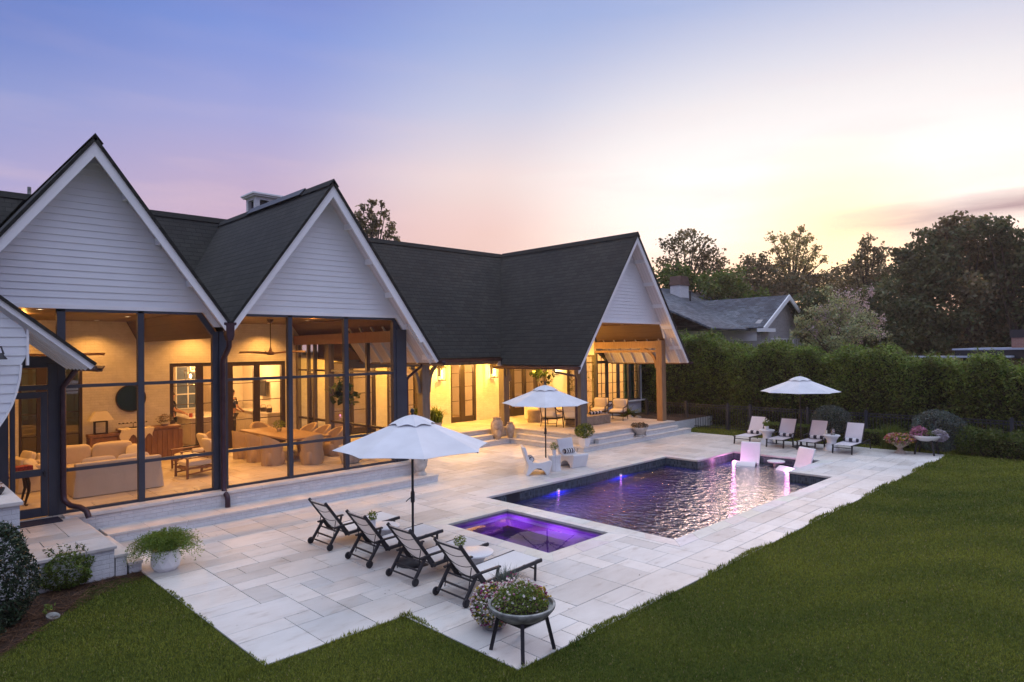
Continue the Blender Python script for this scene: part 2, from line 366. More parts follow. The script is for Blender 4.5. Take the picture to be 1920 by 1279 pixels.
def water(name, amp, sc=(1, 1, 1), s1=3.2, ior=1.33, refl=0.0, tint=(.80, .90, 1.0)):
    t = MT(name); N_, L_ = t.N, t.L; rf = N_.new('ShaderNodeBsdfRefraction'); rf.inputs['IOR'].default_value = 1.33; rf.inputs['Roughness'].default_value = 0; rf.inputs[0].default_value = (*tint, 1)
    gl = N_.new('ShaderNodeBsdfGlossy'); gl.inputs['Roughness'].default_value = .015; fr = N_.new('ShaderNodeFresnel'); fr.inputs[0].default_value = ior
    ms = N_.new('ShaderNodeMixShader'); L_.new(t.math('ADD', t.math('MULTIPLY', fr.outputs[0], 1-refl), refl), ms.inputs[0]); L_.new(rf.outputs[0], ms.inputs[1]); L_.new(gl.outputs[0], ms.inputs[2]); L_.new(ms.outputs[0], t.out.inputs[0]); N_.remove(t.b)
    if amp:
        a = t.noise(s1, 3, .55, t.co(scale=sc)); b = t.noise(s1*2.7, 2, .5, t.co(scale=sc)); q = N_.new('ShaderNodeBump'); q.inputs['Strength'].default_value = 1; q.inputs['Distance'].default_value = amp
        L_.new(t.math('ADD', a, t.math('MULTIPLY', b, .35)), q.inputs['Height'])
        for x in (rf, gl, fr): L_.new(q.outputs[0], x.inputs['Normal'])
    return t.m
M['water'] = water('rippled_pool_water', .045, (1.5, .8, 1), 4.2, 1.9, .37, (.45, .62, 1.0)); M['spawater'] = water('still_spa_water', .0012, (1, 1, 1), 1.5, 1.5, .26)
def tile(name, c):
    t = MT(name); t.set(Roughness=.2); sx = t.n('ShaderNodeSeparateXYZ'); t.L.new(t.co(), sx.inputs[0]); cb = t.n('ShaderNodeCombineXYZ'); t.L.new(t.math('ADD', sx.outputs[0], sx.outputs[1]), cb.inputs[0]); t.L.new(sx.outputs[2], cb.inputs[1])
    b = t.N.new('ShaderNodeTexBrick'); t.L.new(cb.outputs[0], b.inputs['Vector']); b.inputs['Scale'].default_value = 1; b.inputs['Brick Width'].default_value = .05; b.inputs['Row Height'].default_value = .11; b.inputs['Mortar Size'].default_value = .004; b.offset = 0
    b.inputs['Color1'].default_value = (*cm(c, 1.5), 1); b.inputs['Color2'].default_value = (*cm(c, .6), 1); b.inputs['Mortar'].default_value = (.12, .13, .15, 1); t.base(b.outputs['Color']); return t.m
M['tile'] = tile('slate_waterline_tile', (.055, .075, .10)); M['basin'] = plain('dark_blue_pool_plaster', (.03, .06, .46), .5, var=.2)
M['spabasin'] = plain('grey_violet_spa_plaster', (.30, .22, .45), .5, var=.2)
M['fence'] = plain('black_fence_metal', (.030, .036, .052), .35, var=.1, bst=.03); M['black'] = plain('black_satin_metal', (.018, .018, .024), .45, var=.1, bst=.03)
M['blacklum'] = plain('charcoal_lounger_frame', (.022, .021, .026), .5, var=.3, sc=14, bst=.1)
M['sling'] = plain('ivory_sling_mesh', (.70, .69, .68), .8, var=.05, bsc=300, bst=.3, bd=.001)
M['slingl'] = plain('pale_lilac_sling', (.64, .62, .67), .8, var=.05, bsc=300, bst=.3, bd=.001)
M['canvas'] = plain('pale_canvas', (.74, .75, .79), .9, var=.07, sc=2.5, bsc=25, bst=.15, bd=.006, spec=.1)
def transl(m, f):
    N_, L_ = m.node_tree.nodes, m.node_tree.links; b = N_['Principled BSDF']; tl = N_.new('ShaderNodeBsdfTranslucent'); src = b.inputs['Base Color'].links[0].from_socket; L_.new(src, tl.inputs[0])
    ms = N_.new('ShaderNodeMixShader'); ms.inputs[0].default_value = f; L_.new(b.outputs[0], ms.inputs[1]); L_.new(tl.outputs[0], ms.inputs[2]); L_.new(ms.outputs[0], N_['Material Output'].inputs[0])
M['slingb'] = plain('ivory_sling_back', (.72, .70, .67), .8, var=.05, bsc=300, bst=.3, bd=.001); transl(M['slingb'], .45); transl(M['canvas'], .10)
M['plastic'] = plain('white_moulded_resin', (.74, .75, .77), .4, var=.04, bst=.04)
M['ceramic'] = plain('white_glazed_ceramic', (.78, .78, .80), .25, var=.04, bst=.03)
M['concrete'] = plain('aged_cast_concrete', (.24, .25, .24), .85, var=.5, sc=9, bsc=50, bst=.5, bd=.01)
M['limestone'] = plain('aged_limestone_urn', (.50, .48, .45), .8, var=.25, sc=7, bsc=40, bst=.4, bd=.01)
M['terra'] = plain('pale_terracotta', (.42, .35, .29), .8, var=.28, sc=8, bsc=30, bst=.4, bd=.012)
M['soil'] = plain('potting_soil', (.035, .025, .02), .95, var=.5, sc=30, bsc=60, bst=1, bd=.02)
M['linen'] = plain('cream_linen_slipcover', (.62, .55, .46), .9, var=.06, sc=2, bsc=12, bst=.25, bd=.02, spec=.15)
M['cushion'] = plain('cream_cushion_fabric', (.72, .66, .55), .9, var=.05, bsc=20, bst=.2, bd=.01, spec=.15)
M['wicker'] = plain('tan_woven_chair', (.46, .36, .26), .85, var=.05, sc=30, bsc=220, bst=.5, bd=.004)
M['stoneblock'] = plain('rough_stone_block', (.28, .23, .18), .85, var=.25, sc=6, bsc=18, bst=.5, bd=.015)
M['iron'] = plain('wrought_iron', (.05, .035, .025), .5, metal=.5, var=.3, sc=8)
M['mirror'] = plain('dark_mirror', (.16, .16, .19), .08, metal=1, var=.03, bst=0)
M['navy'] = plain('navy_stripe', (.015, .018, .04), .85); M['wstripe'] = plain('white_stripe', (.72, .71, .70), .85)
M['glass'] = glass('window_glass'); M['dglass'] = glass('dark_window_glass', dark=.35, refl=.5); M['clear'] = glass('drinking_glass', dark=.15, refl=.8)
M['screen'] = None
t = MT('insect_screen'); tr = t.N.new('ShaderNodeBsdfTransparent'); di = t.N.new('ShaderNodeBsdfDiffuse'); di.inputs[0].default_value = (.05, .05, .06, 1); ms = t.N.new('ShaderNodeMixShader'); ms.inputs[0].default_value = .18
t.L.new(tr.outputs[0], ms.inputs[1]); t.L.new(di.outputs[0], ms.inputs[2]); t.L.new(ms.outputs[0], t.out.inputs[0]); M['screen'] = t.m
M['bark'] = wood('tree_bark', (.045, .033, .024), (.09, .07, .05), (8, 8, 2), .9)
M['roomwall'] = plain('cream_room_plaster', (.62, .56, .47), .7, var=.04, bst=.03)
M['cab'] = plain('cream_kitchen_cabinet', (.66, .60, .50), .5, var=.04, bst=.03)
M['counter'] = plain('pale_stone_counter', (.70, .66, .60), .25, var=.08)
M['skin'] = plain('skin', (.50, .27, .18), .55, var=.08, bst=.03); M['hair'] = plain('brown_hair', (.05, .028, .016), .7)
M['shirt'] = plain('dark_tshirt', (.035, .032, .038), .85); M['jeans'] = plain('dark_trousers', (.03, .035, .05), .85)
M['led'] = glow('recessed_lamp', (1, .74, .42), 9); M['flame'] = glow('lantern_bulb', (1, .72, .30), 22); M['bulb'] = glow('pendant_bulb', (1, .7, .35), 26)
M['poollamp'] = glow('violet_pool_lamp', (.62, .18, 1), 8); M['pinkglow'] = glow('magenta_lamp_and_lit_jet', (1, .34, .78), 9)
M['teal'] = plain('teal_curtain', (.05, .16, .15), .8); M['curtain'] = plain('olive_curtain', (.30, .27, .12), .8)
M['towelred'] = plain('patterned_red_box', (.30, .04, .03), .7, var=.5, sc=30)
M['lf_dark'] = leafm('dark_evergreen_leaves', (.085, .098, .046), tr=.35); M['lf_mid'] = leafm('hedge_leaves', (.12, .17, .036), tr=.4); M['lf_light'] = leafm('bright_leaves', (.15, .21, .045), tr=.4)
M['lf_crape'] = leafm('pale_crape_leaves', (.36, .37, .24), tr=.4); M['lf_gloss'] = leafm('glossy_camellia_leaves', (.034, .062, .032), rough=.35, tr=.1); M['lf_grey'] = leafm('silvery_shrub_leaves', (.10, .13, .12), tr=.15); M['lf_tree'] = leafm('tree_leaves', (.17, .138, .078), tr=.35, lo=.6, hi=1.4, sc=.4); M['lf_sun'] = leafm('backlit_tree_leaves', (.36, .29, .14), tr=.5)
M['lf_fid'] = leafm('glossy_fig_leaves', (.05, .09, .02), rough=.3, tr=.15); M['lf_fern'] = leafm('fern_fronds', (.16, .235, .04), tr=.4)
M['petal'] = leafm('petals', (1, 1, 1), rough=.7, tr=.3, lo=.92, hi=1.0)
M['pinkp'] = leafm('crape_blossom', (.55, .40, .47), tr=.3)
# ---------------- ground, deck, pool ----------------
def flat(name, rects, z, m, kind='structure'):
    b = MB()
    for x0, x1, y0, y1 in rects: b.add([(x0, y0, z), (x1, y0, z), (x1, y1, z), (x0, y1, z)], [(0, 1, 2, 3)])
    return tag(b.build(name, m), kind=kind)
flat('lawn', [(-300, 400, -300, 6.4), (-300, 8.3, 6.4, 12.2), (21.7, 400, 6.4, 12.2), (-300, 400, 12.2, 500)], -.014, M['lawn'])
def pavers(name, xs, ys, ok, z, m, seed, tone=(.66, .645, .625), gap=.005, kind='structure', h=.05, parent=None, fix=True):
    g = random.Random(seed); nx, ny = len(xs)-1, len(ys)-1; used = [[not ok((xs[i]+xs[i+1])/2, (ys[j]+ys[j+1])/2) for j in range(ny)] for i in range(nx)]
    b = MB(); sizes = [(2, 2), (3, 2), (2, 1), (1, 2), (1, 1)]; wts = [7, 3, 5, 3, 2]
    for i in range(nx):
        for j in range(ny):
            if used[i][j]: continue
            opts = [s for s in sizes if i+s[0] <= nx and j+s[1] <= ny and not any(used[i+a][j+c] for a in range(s[0]) for c in range(s[1]))]
            s = g.choices(opts, [wts[sizes.index(o)] for o in opts])[0]
            for a in range(s[0]):
                for c in range(s[1]): used[i+a][j+c] = True
            x0, x1, y0, y1 = xs[i]+gap, xs[i+s[0]]-gap, ys[j]+gap, ys[j+s[1]]-gap
            k = g.choice([1.06, 1.04, 1.0, 1.02, .90, .95, .84, 1.0]); wm = g.uniform(-.015, .015); c = (tone[0]*k+wm, tone[1]*k, tone[2]*k-wm)
            zz = z+g.uniform(-.0015, .0015); e = .003
            b.add([(x0, y0, zz-h), (x1, y0, zz-h), (x1, y1, zz-h), (x0, y1, zz-h), (x0, y0, zz-e), (x1, y0, zz-e), (x1, y1, zz-e), (x0, y1, zz-e), (x0+e, y0+e, zz), (x1-e, y0+e, zz), (x1-e, y1-e, zz), (x0+e, y1-e, zz)],
                  [(8, 9, 10, 11), (0, 1, 5, 4), (1, 2, 6, 5), (2, 3, 7, 6), (3, 0, 4, 7), (4, 5, 9, 8), (5, 6, 10, 9), (6, 7, 11, 10), (7, 4, 8, 11)], c=c)
    o = b.build(name, m, parent, fix=False); return tag(o, kind=kind) if kind else o
def lin(a, b, n): return [a+(b-a)*i/n for i in range(n+1)]
PX0, PX1, PY0, PY1 = 10.80, 18.87, 6.67, 11.95; LX1, LY0, LY1 = 21.28, 7.88, 10.78; SX0, SX1, SY0, SY1 = 8.60, 10.38, 7.77, 10.72
def indeck(x, y):
    if PX0 < x < PX1 and PY0 < y < PY1 or PX0 < x < LX1 and LY0 < y < LY1 or SX0 < x < SX1 and SY0 < y < SY1: return False
    return not (x < 5.25 and y < 7.47)
xs = lin(3.3, 5.25, 5)+lin(5.25, 8.6, 9)[1:]+lin(8.6, 10.38, 5)[1:]+[10.8]+lin(10.8, 18.87, 22)[1:]+lin(18.87, 21.28, 7)[1:]+lin(21.28, 25.0, 10)[1:]
ys = lin(5.28, 6.67, 4)+lin(6.67, 7.47, 2)[1:]+[7.88]+lin(7.88, 10.78, 8)[1:]+lin(10.78, 11.95, 3)[1:]+lin(11.95, 14.9, 8)[1:]+lin(14.9, 18.6, 10)[1:]
xs = [v for i, v in enumerate(xs) if i == 0 or v-xs[i-1] > .05]; ys = [v for i, v in enumerate(ys) if i == 0 or v-ys[i-1] > .05]
pavers('pool_deck', xs, ys, indeck, 0, M['paver'], 3)
flat('deck_bed', [(3.31, 8.3, 7.5, 18.5), (5.27, 24.98, 5.3, 6.5), (5.27, 8.3, 5.3, 7.6), (21.4, 24.98, 6.5, 18.5), (8.3, 21.4, 12.1, 18.5)], -.010, M['joint'])
# coping: mitred bull-nosed stones round pool and spa
def coping(name, loop, w, z0, z1, m, over=.02):
    b = MB(); n = len(loop)
    def off(i, d):
        p0, p, p1 = Vector(loop[i-1]), Vector(loop[i]), Vector(loop[(i+1) % n]); a = (p-p0).normalized(); c = (p1-p).normalized()
        na, nc = Vector((a.y, -a.x)), Vector((c.y, -c.x)); return p+(na+nc)*d
    for i in range(n):
        j = (i+1) % n; A, Bq = off(i, -over), off(j, -over); C_, D_ = off(j, w), off(i, w); Ln = (Bq-A).length; k = max(1, round(Ln/.62))
        for q in range(k):
            t0, t1 = q/k, (q+1)/k; g0 = .0025/Ln
            t0 += g0; t1 -= g0; p = [A.lerp(Bq, t0), A.lerp(Bq, t1), D_.lerp(C_, t1), D_.lerp(C_, t0)]; c = tuple(v*random.uniform(.94, 1.06) for v in (.67, .655, .64))
            b.add([(*v, z0) for v in p]+[(*v, z1) for v in p], [(4, 5, 6, 7), (0, 1, 5, 4), (1, 2, 6, 5), (2, 3, 7, 6), (3, 0, 4, 7), (3, 2, 1, 0)], c=c)
    return tag(b.build(name, m, bevel=.006), kind='structure')
pl = [(PX0, PY0), (PX1, PY0), (PX1, LY0), (LX1, LY0), (LX1, LY1), (PX1, LY1), (PX1, PY1), (PX0, PY1)]
coping('pool_coping', pl, .30, -.05, .006, M['paver'])
coping('spa_coping', [(SX0, SY0), (SX1, SY0), (SX1, SY1), (SX0, SY1)], .30, -.05, .004, M['paver'])
WZ = -.27
def basin(name, loop, top, depth, m, floors):
    b = MB(); n = len(loop)
    for i in range(n):
        a, c = loop[i], loop[(i+1) % n]; b.add([(*a, top), (*c, top), (*c, -depth), (*a, -depth)], [(0, 1, 2, 3)])
    for x0, x1, y0, y1, zz in floors: b.add([(x0, y0, zz), (x1, y0, zz), (x1, y1, zz), (x0, y1, zz)], [(0, 1, 2, 3)])
    return tag(b.build(name, m, fix=False), kind='structure')
basin('pool_tile_band', pl, -.045, .42, M['tile'], [])
b = MB()
inn = [(PX0, PY0), (PX1, PY0), (PX1, PY1), (PX0, PY1)]
for i in range(4):
    a, c = inn[i], inn[(i+1) % 4]
    b.add([(*a, -.42), (*c, -.42), (*c, -1.6), (*a, -1.6)], [(0, 1, 2, 3)])
b.add([(PX0, PY0, -1.6), (PX1, PY0, -1.6), (PX1, PY1, -1.6), (PX0, PY1, -1.6)], [(0, 1, 2, 3)])
b.v = [(x, y, z_) for x, y, z_ in b.v]
b.add([(PX1, LY0, -.5), (LX1, LY0, -.5), (LX1, LY1, -.5), (PX1, LY1, -.5)], [(0, 1, 2, 3)])
tag(b.build('pool_basin', M['basin'], fix=False), kind='structure')
basin('spa_basin', [(SX0, SY0), (SX1, SY0), (SX1, SY1), (SX0, SY1)], -.045, 1.0, M['spabasin'], [(SX0, SX1, SY0, SY1, -1.0)])
b = MB()
for x0, x1, y0, y1 in ((SX0, SX0+.4, SY0, SY1), (SX1-.4, SX1, SY0, SY1), (SX0+.4, SX1-.4, SY0, SY0+.4), (SX0+.4, SX1-.4, SY1-.4, SY1)): b.box(x0+.002, x1-.002, y0+.002, y1-.002, -.998, -.52)
tag(b.build('spa_bench', M['spabasin']), kind='structure')
def surf(name, rects, z, m):
    b = MB()
    for x0, x1, y0, y1 in rects: b.add([(x0, y0, z), (x1, y0, z), (x1, y1, z), (x0, y1, z)], [(0, 1, 2, 3)])
    return tag(b.build(name, m, fix=False), kind='structure')
surf('pool_water', [(PX0, PX1, PY0, PY1), (PX1, LX1, LY0, LY1)], WZ, M['water'])
surf('spa_water', [(SX0, SX1, SY0, SY1)], -.10, M['spawater'])
b = MB(); b.box(11.55, 12.02, PY1-.004, PY1+.02, -.30, -.06)
tag(b.build('skimmer', M['black']), 'black skimmer mouth in the tiled pool wall near the spa', 'skimmer')
def lamp(name, loc, energy, col, typ='POINT', r=.05, size=.3, rot=None, spot=100, blend=.6):
    if typ == 'AREA': typ = 'POINT'; r = 0
    l = bpy.data.lights.new(name, typ); l.energy = energy; l.color = col
    l.shadow_soft_size = 0 if name in ('spa_lamp', 'pool_lamp', 'bubbler_lamp', 'room_lamp', 'lantern_lamp') else r
    if typ == 'SPOT': l.spot_size = R(spot); l.spot_blend = blend
    o = bpy.data.objects.new(name, l); COL.objects.link(o); o.location = loc
    if rot: o.rotation_euler = rot
    return o
VIO = (.48, .16, 1.0); PNK = (1, .30, .78)
def pool_light(loc, label, m, col, e, grp=None):
    t_ = thing('pool_light', label, 'pool light', loc, 0, grp)
    b_ = MB(); b_.lathe([(.055, 0), (.07, .005), (.07, .02), (.045, .03)], n=16); b_.xf(Matrix.Rotation(R(90), 4, 'X')); b_.build('bezel', M['ceramic'], t_)
    b_ = MB(); b_.ell((0, -.02, 0), .03, .015, .03); b_.build('lens', m, t_, True)
    lamp('pool_lamp', (loc[0], loc[1]-.14, loc[2]-.13), e, col, r=.06)
pool_light((13.5, PY1-.005, -.275), 'violet light in the pool wall nearer the spa', M['poollamp'], (.40, .16, 1), 60)
pool_light((16.35, PY1-.005, -.275), 'violet light in the pool wall nearer the inner corner', M['poollamp'], (.40, .16, 1), 60)
def bubbler(x, y, label, e):
    t_ = thing('water_bubbler', label, 'bubbler', (x, y, WZ))
    g = np.random.default_rng(int(x*10+y)); b_ = MB()
    b_.lathe([(.085, -.01), (.06, .02), (.03, .05), (.015, .08), (.006, .11)], n=12)
    for k in range(14):
        a = g.uniform(0, 6.28); rr = g.uniform(.02, .12); b_.ell((rr*math.cos(a), rr*math.sin(a), max(.01, .10-rr*.8)), .012, .012, .018, 6, 4)
    b_.build('water_jet', M['pinkglow'], t_, True)  # spray glows by itself, the nozzle's light put into its material
    b_ = MB(); b_.lathe([(.07, -.225), (.07, -.205), (.05, -.2)], n=14); b_.build('nozzle_light', M['pinkglow'], t_)
    lamp('bubbler_lamp', (x-.05, y, WZ+.16), e*1.3, PNK, r=.10); lamp('bubbler_lamp', (x, y, WZ-.12), e*1.6, PNK, r=.05)
bubbler(20.55, 10.38, 'glowing pink bubbler in front of the left in-pool chair', 9); bubbler(20.15, 8.45, 'glowing pink bubbler at the foot of the right in-pool chair', 9)
# spa: violet strip under the coping and two lights
for q, (x, y, lb) in enumerate(((9.3, SY0+.03, 'violet spa light under the near edge of the spa'), (SX1-.03, 9.1, 'violet spa light under the poolside edge of the spa'))):
    t_ = thing('spa_light', lb, 'pool light', (x, y, -.62)); b_ = MB(); b_.ell((0, 0, .12), .03, .03, .03); b_.build('lens', M['ceramic'], t_, True)
    lamp('spa_lamp', (x-(.12 if q else 0), y+(.15 if q == 0 else 0), -.34), 34, (.58, .13, 1), r=.08)
lamp('spa_lamp', (10.15, 10.3, -.25), 14, (.58, .13, 1), r=.08)

# ---------------- house ----------------
H = thing('house', 'white gabled house with charcoal shingle roofs, screened porches and lit open pavilion', 'house')
ZA, SL = 7.87, 1.384; X1, X2, YR, YF = 3.232, 8.38, 14.74, 15.28; XV = (X1+X2)/2; ZV = ZA-SL*(XV-X1)
X3, Z3, SL3, YR3, YF3, E3, ZE3 = 21.2, 8.01, 1.376, 14.5, 15.1, 3.62, 3.03
EX2 = 11.64; ZE2 = ZA-SL*(EX2-X2); YM, ZM, YME, ZME = 22.1, 8.0, 18.6, 3.32; SM = (ZM-ZME)/(YM-YME)
ym = lambda z_: YME+(z_-ZME)/SM
def plate(name, pts, ax, m, th=.06, parent=None):
    "sloping slab with a shingle UV on its top face"
    P = [Vector(p) for p in pts]; n = (P[1]-P[0]).cross(P[2]-P[0]).normalized()
    if n.z < 0: P = P[::-1]; n = -n
    sn = math.sqrt(max(1e-6, 1-n.z**2)); uv = [((p.x if ax == 'x' else p.y), p.z/sn) for p in P]; k = len(P)
    b_ = MB(); b_.add(list(P)+[p-n*th for p in P], [tuple(range(k)), tuple(range(2*k-1, k-1, -1))]+[(i, i+k, (i+1) % k+k, (i+1) % k) for i in range(k)],
                      [uv, uv[::-1]]+[[uv[i], uv[i], uv[(i+1) % k], uv[(i+1) % k]] for i in range(k)])
    return b_.build(name, m, parent or H, fix=False)
ov = .04
sh = M['shingle']
xl1 = X1-3.6; zl1 = ZA-SL*3.6
plate('roof', [(X1, YR-ov, ZA), (X1, ym(ZA), ZA), (xl1, ym(zl1), zl1), (xl1, YR-ov, zl1)], 'y', sh)
plate('roof', [(X1, YR-ov, ZA), (XV, YR-ov, ZV), (XV, ym(ZV), ZV), (X1, ym(ZA), ZA)], 'y', sh)
plate('roof', [(X2, YR-ov, ZA), (X2, ym(ZA), ZA), (XV, ym(ZV), ZV), (XV, YR-ov, ZV)], 'y', sh)
plate('roof', [(X2, YR-ov, ZA), (EX2+.03, YR-ov, ZE2), (EX2+.03, ym(ZE2), ZE2), (X2, ym(ZA), ZA)], 'y', sh)
plate('roof', [(X3, YR3-ov, Z3), (X3, ym(Z3), Z3), (X3-E3-.03, ym(ZE3), ZE3), (X3-E3-.03, YR3-ov, ZE3)], 'y', sh)
plate('roof', [(X3, YR3-ov, Z3), (X3+E3+.03, YR3-ov, ZE3), (X3+E3+.03, ym(ZE3)+.5, ZE3), (X3, ym(Z3), Z3)], 'y', sh)
xa = lambda z_: X2+(ZA-z_)/SL; xb = lambda z_: X3-(Z3-z_)/SL3; xc = lambda z_: X3+(Z3-z_)/SL3
plate('roof', [(xa(ZME)-.02, YME, ZME), (xb(ZME)+.02, YME, ZME), (xb(ZM), YM, ZM), (xa(ZM), YM, ZM)], 'x', sh)
plate('roof', [(xc(ZME)-.02, YME, ZME), (27.9, YME, ZME), (27.9, YM, ZM), (X3, YM, ZM)], 'x', sh)
plate('roof', [(XV, ym(ZV), ZV), (X2+.1, YM, ZM), (X1-.1, YM, ZM)], 'x', sh)
plate('roof', [(-8, ym(zl1), zl1), (xl1, ym(zl1), zl1), (X1, YM, ZM), (-8, YM, ZM)], 'x', sh)
plate('roof', [(-8, YM, ZM), (27.9, YM, ZM), (27.9, 27.2, 4.0), (-8, 27.2, 4.0)], 'x', sh, .05)
b = MB()
for (x, y0, y1, zt) in ((X1, YR-ov, 22, ZA), (X2, YR-ov, 22, ZA), (X3, YR3-ov, 22, Z3)): b.prism([(x-.14, zt-.13), (x, zt+.055), (x+.14, zt-.13), (x, zt+.0)], 'y', y0, y1)
b.prism([(YM-.14, ZM-.13), (YM, ZM+.055), (YM+.14, ZM-.13)], 'x', -8, 27.9); b.build('ridge_cap', sh, H)
# metal ridge vent near the front of each ridge
b = MB(); b.prism([(X2-.17, ZA-.10), (X2, ZA+.10), (X2+.17, ZA-.10)], 'y', 16.2, 19.6); b.build('ridge_vent', M['black'], H)
# rake boards
def rake(xc_, za, sl, half, yr, side, w=.33, jog=True):
    s = side; xt = xc_+s*half; zt = za-sl*half; t0 = .06
    P = [(xc_, za-t0), (xt, zt-t0)]
    if jog: P += [(xt-s*.08, zt-t0-.04), (xc_+s*(half-.55), za-sl*(half-.55)-w*.80), (xc_+s*(half-.62), za-sl*(half-.62)-w-.06)]
    else: P += [(xt, zt-w)]
    P += [(xc_, za-w-.06)]
    b_ = MB(); b_.prism(P, 'y', yr, yr+.05); return b_.build('barge_board', M['white'], H)
rake(X1, ZA, SL, 3.6, YR, -1, jog=False); rake(X1, ZA, SL, XV-X1, YR, 1, jog=False); rake(X2, ZA, SL, X2-XV, YR, -1, jog=False); rake(X2, ZA, SL, EX2-X2, YR, 1)
rake(X3, Z3, SL3, E3, YR3, -1, .30, jog=False); rake(X3, Z3, SL3, E3, YR3, 1, .30)
# gable siding: real lapped boards
def gable(xc_, za, sl, yf, z0, xl, xr, step=.136, drop=.14, chl=None):
    b_ = MB(); z_ = z0
    while z_ < za-drop-.03:
        z1 = min(z_+step, za-drop-.01); a0 = max(xl, xc_-(za-drop-z_)/sl); a1 = min(xr, xc_+(za-drop-z_)/sl); c0 = max(xl, xc_-(za-drop-z1)/sl); c1 = min(xr, xc_+(za-drop-z1)/sl)
        b_.add([(a0, yf-.022, z_), (a1, yf-.022, z_), (c1, yf-.004, z1), (c0, yf-.004, z1), (a0, yf+.03, z_), (a1, yf+.03, z_), (c1, yf+.03, z1), (c0, yf+.03, z1)],
               [(0, 1, 2, 3), (0, 4, 5, 1), (1, 5, 6, 2), (0, 3, 7, 4), (7, 6, 5, 4)]); z_ = z1
    return b_.build('gable_siding', M['siding'], H, fix=False)
gable(X1, ZA, SL, YF, 4.60, -1.2, 9); gable(X2, ZA, SL, YF, 4.60, -9, 99); gable(X3, Z3, SL3, YF3, 4.64, -9, 99, .13)
def ear(xc_, za, sl, yf, s, xi, zh, zl, m='white'):
    xo = lambda z_: xc_+s*(za-.14-z_)/sl
    b_ = MB(); b_.prism([(xi, zh), (xo(zh), zh), (xo(zl), zl), (xi+s*.28, zl)], 'y', yf-.03, yf+.04); return b_.build('gable_trim', M[m], H)
for xc_, s in ((X1, 1), (X2, -1), (X2, 1), (X1, -1)): ear(xc_, ZA, SL, YF, s, xc_+s*2.13, 4.60, 4.20)
for s in (-1, 1): ear(X3, Z3, SL3, YF3, s, X3+s*2.42, 4.64, 3.98)
b = MB()
for xc_, zz, yf, w in ((X1, 4.52, YF, 2.2), (X2, 4.52, YF, 2.2), (X3, 4.565, YF3, 2.46)): b = MB(); b.box(xc_-w, xc_+w, yf-.034, yf+.04, zz, zz+.082); b.build('header_trim', M['white'], H)
# soffits under the overhangs with exposed rafters
def sof(x0, z0, x1, z1, y0, y1, th=.03, name='soffit'):
    b_ = MB(); b_.add([(x0, y0, z0), (x1, y0, z1), (x1, y1, z1), (x0, y1, z0), (x0, y0, z0+th), (x1, y0, z1+th), (x1, y1, z1+th), (x0, y1, z0+th)],
                      [(0, 1, 2, 3), (7, 6, 5, 4), (0, 4, 5, 1), (1, 5, 6, 2), (2, 6, 7, 3), (3, 7, 4, 0)]); return b_.build(name, M['soffit'], H)
d = .135
for xc_, za, sl, hf, y0, y1 in ((X1, ZA, SL, XV-X1-.02, YR+.05, YF+.03), (X2, ZA, SL, XV-X1-.02, YR+.05, YF+.03), (X3, Z3, SL3, E3-.03, YR3+.05, YF3+.03)):
    for s in (-1, 1):
        h2 = (EX2-X2-.02) if (xc_ == X2 and s > 0) else (3.5 if (xc_ == X1 and s < 0) else hf)
        sof(xc_, za-d, xc_+s*h2, za-d-sl*h2, y0, y1)
        k = 1
        while k*.62 < h2-.1:
            q = k*.62; b = MB(); b.box(xc_+s*q-.035, xc_+s*q+.035, y0, y1-.05, za-d-sl*q-.10, za-d-sl*q-.005+.05); k += 1; b.build('lookout', M['white'], H)
sof(10.72, ZA-d-SL*(10.72-X2), EX2-.02, ZA-d-SL*(EX2-.02-X2), YF+.03, 18.7)
for s in (-1, 1): sof(X3+s*2.72, Z3-d-SL3*2.72, X3+s*(E3-.03), Z3-d-SL3*(E3-.03), YF3+.03, 18.7)
def raft(b_, xa_, xb_, f, y, w=.05, h=.12): b_ = MB(); b_.bar((xa_, y, f(xa_)-d-h/2+.02), (xb_, y, f(xb_)-d-h/2+.02), w, h, (0, 0, 1)); b_.build('rafter_tail', M['white'], H)
for k in range(6): raft(b, 10.8, EX2-.06, lambda x: ZA-SL*(x-X2), 15.0+.62*k)
for k in range(7):
    raft(b, X3+2.8, X3+E3-.08, lambda x: Z3-SL3*(x-X3), 14.85+.58*k); raft(b, X3-2.8, X3-E3+.08, lambda x: Z3-SL3*(X3-x), 14.85+.58*k)
# soffit of the walkway roof
b = MB(); b.add([(11.5, YME+.05, ZME-.09), (17.9, YME+.05, ZME-.09), (17.9, 21.6, 3.42), (11.5, 21.6, 3.42)], [(0, 1, 2, 3)]); b.build('walkway_ceiling', M['soffit'], H); b = MB(); b.box(11.2, 17.9, 18.86, 19.04, 3.05, 3.34); b.build('beam', M['greywood'], H); b = MB(); b.prism([(18.66, 3.2), (21.6, 3.35), (21.6, 7.1), (18.66, 3.28)], 'x', 11.60, 11.64); b.build('attic_panel', M['midwood'], H)
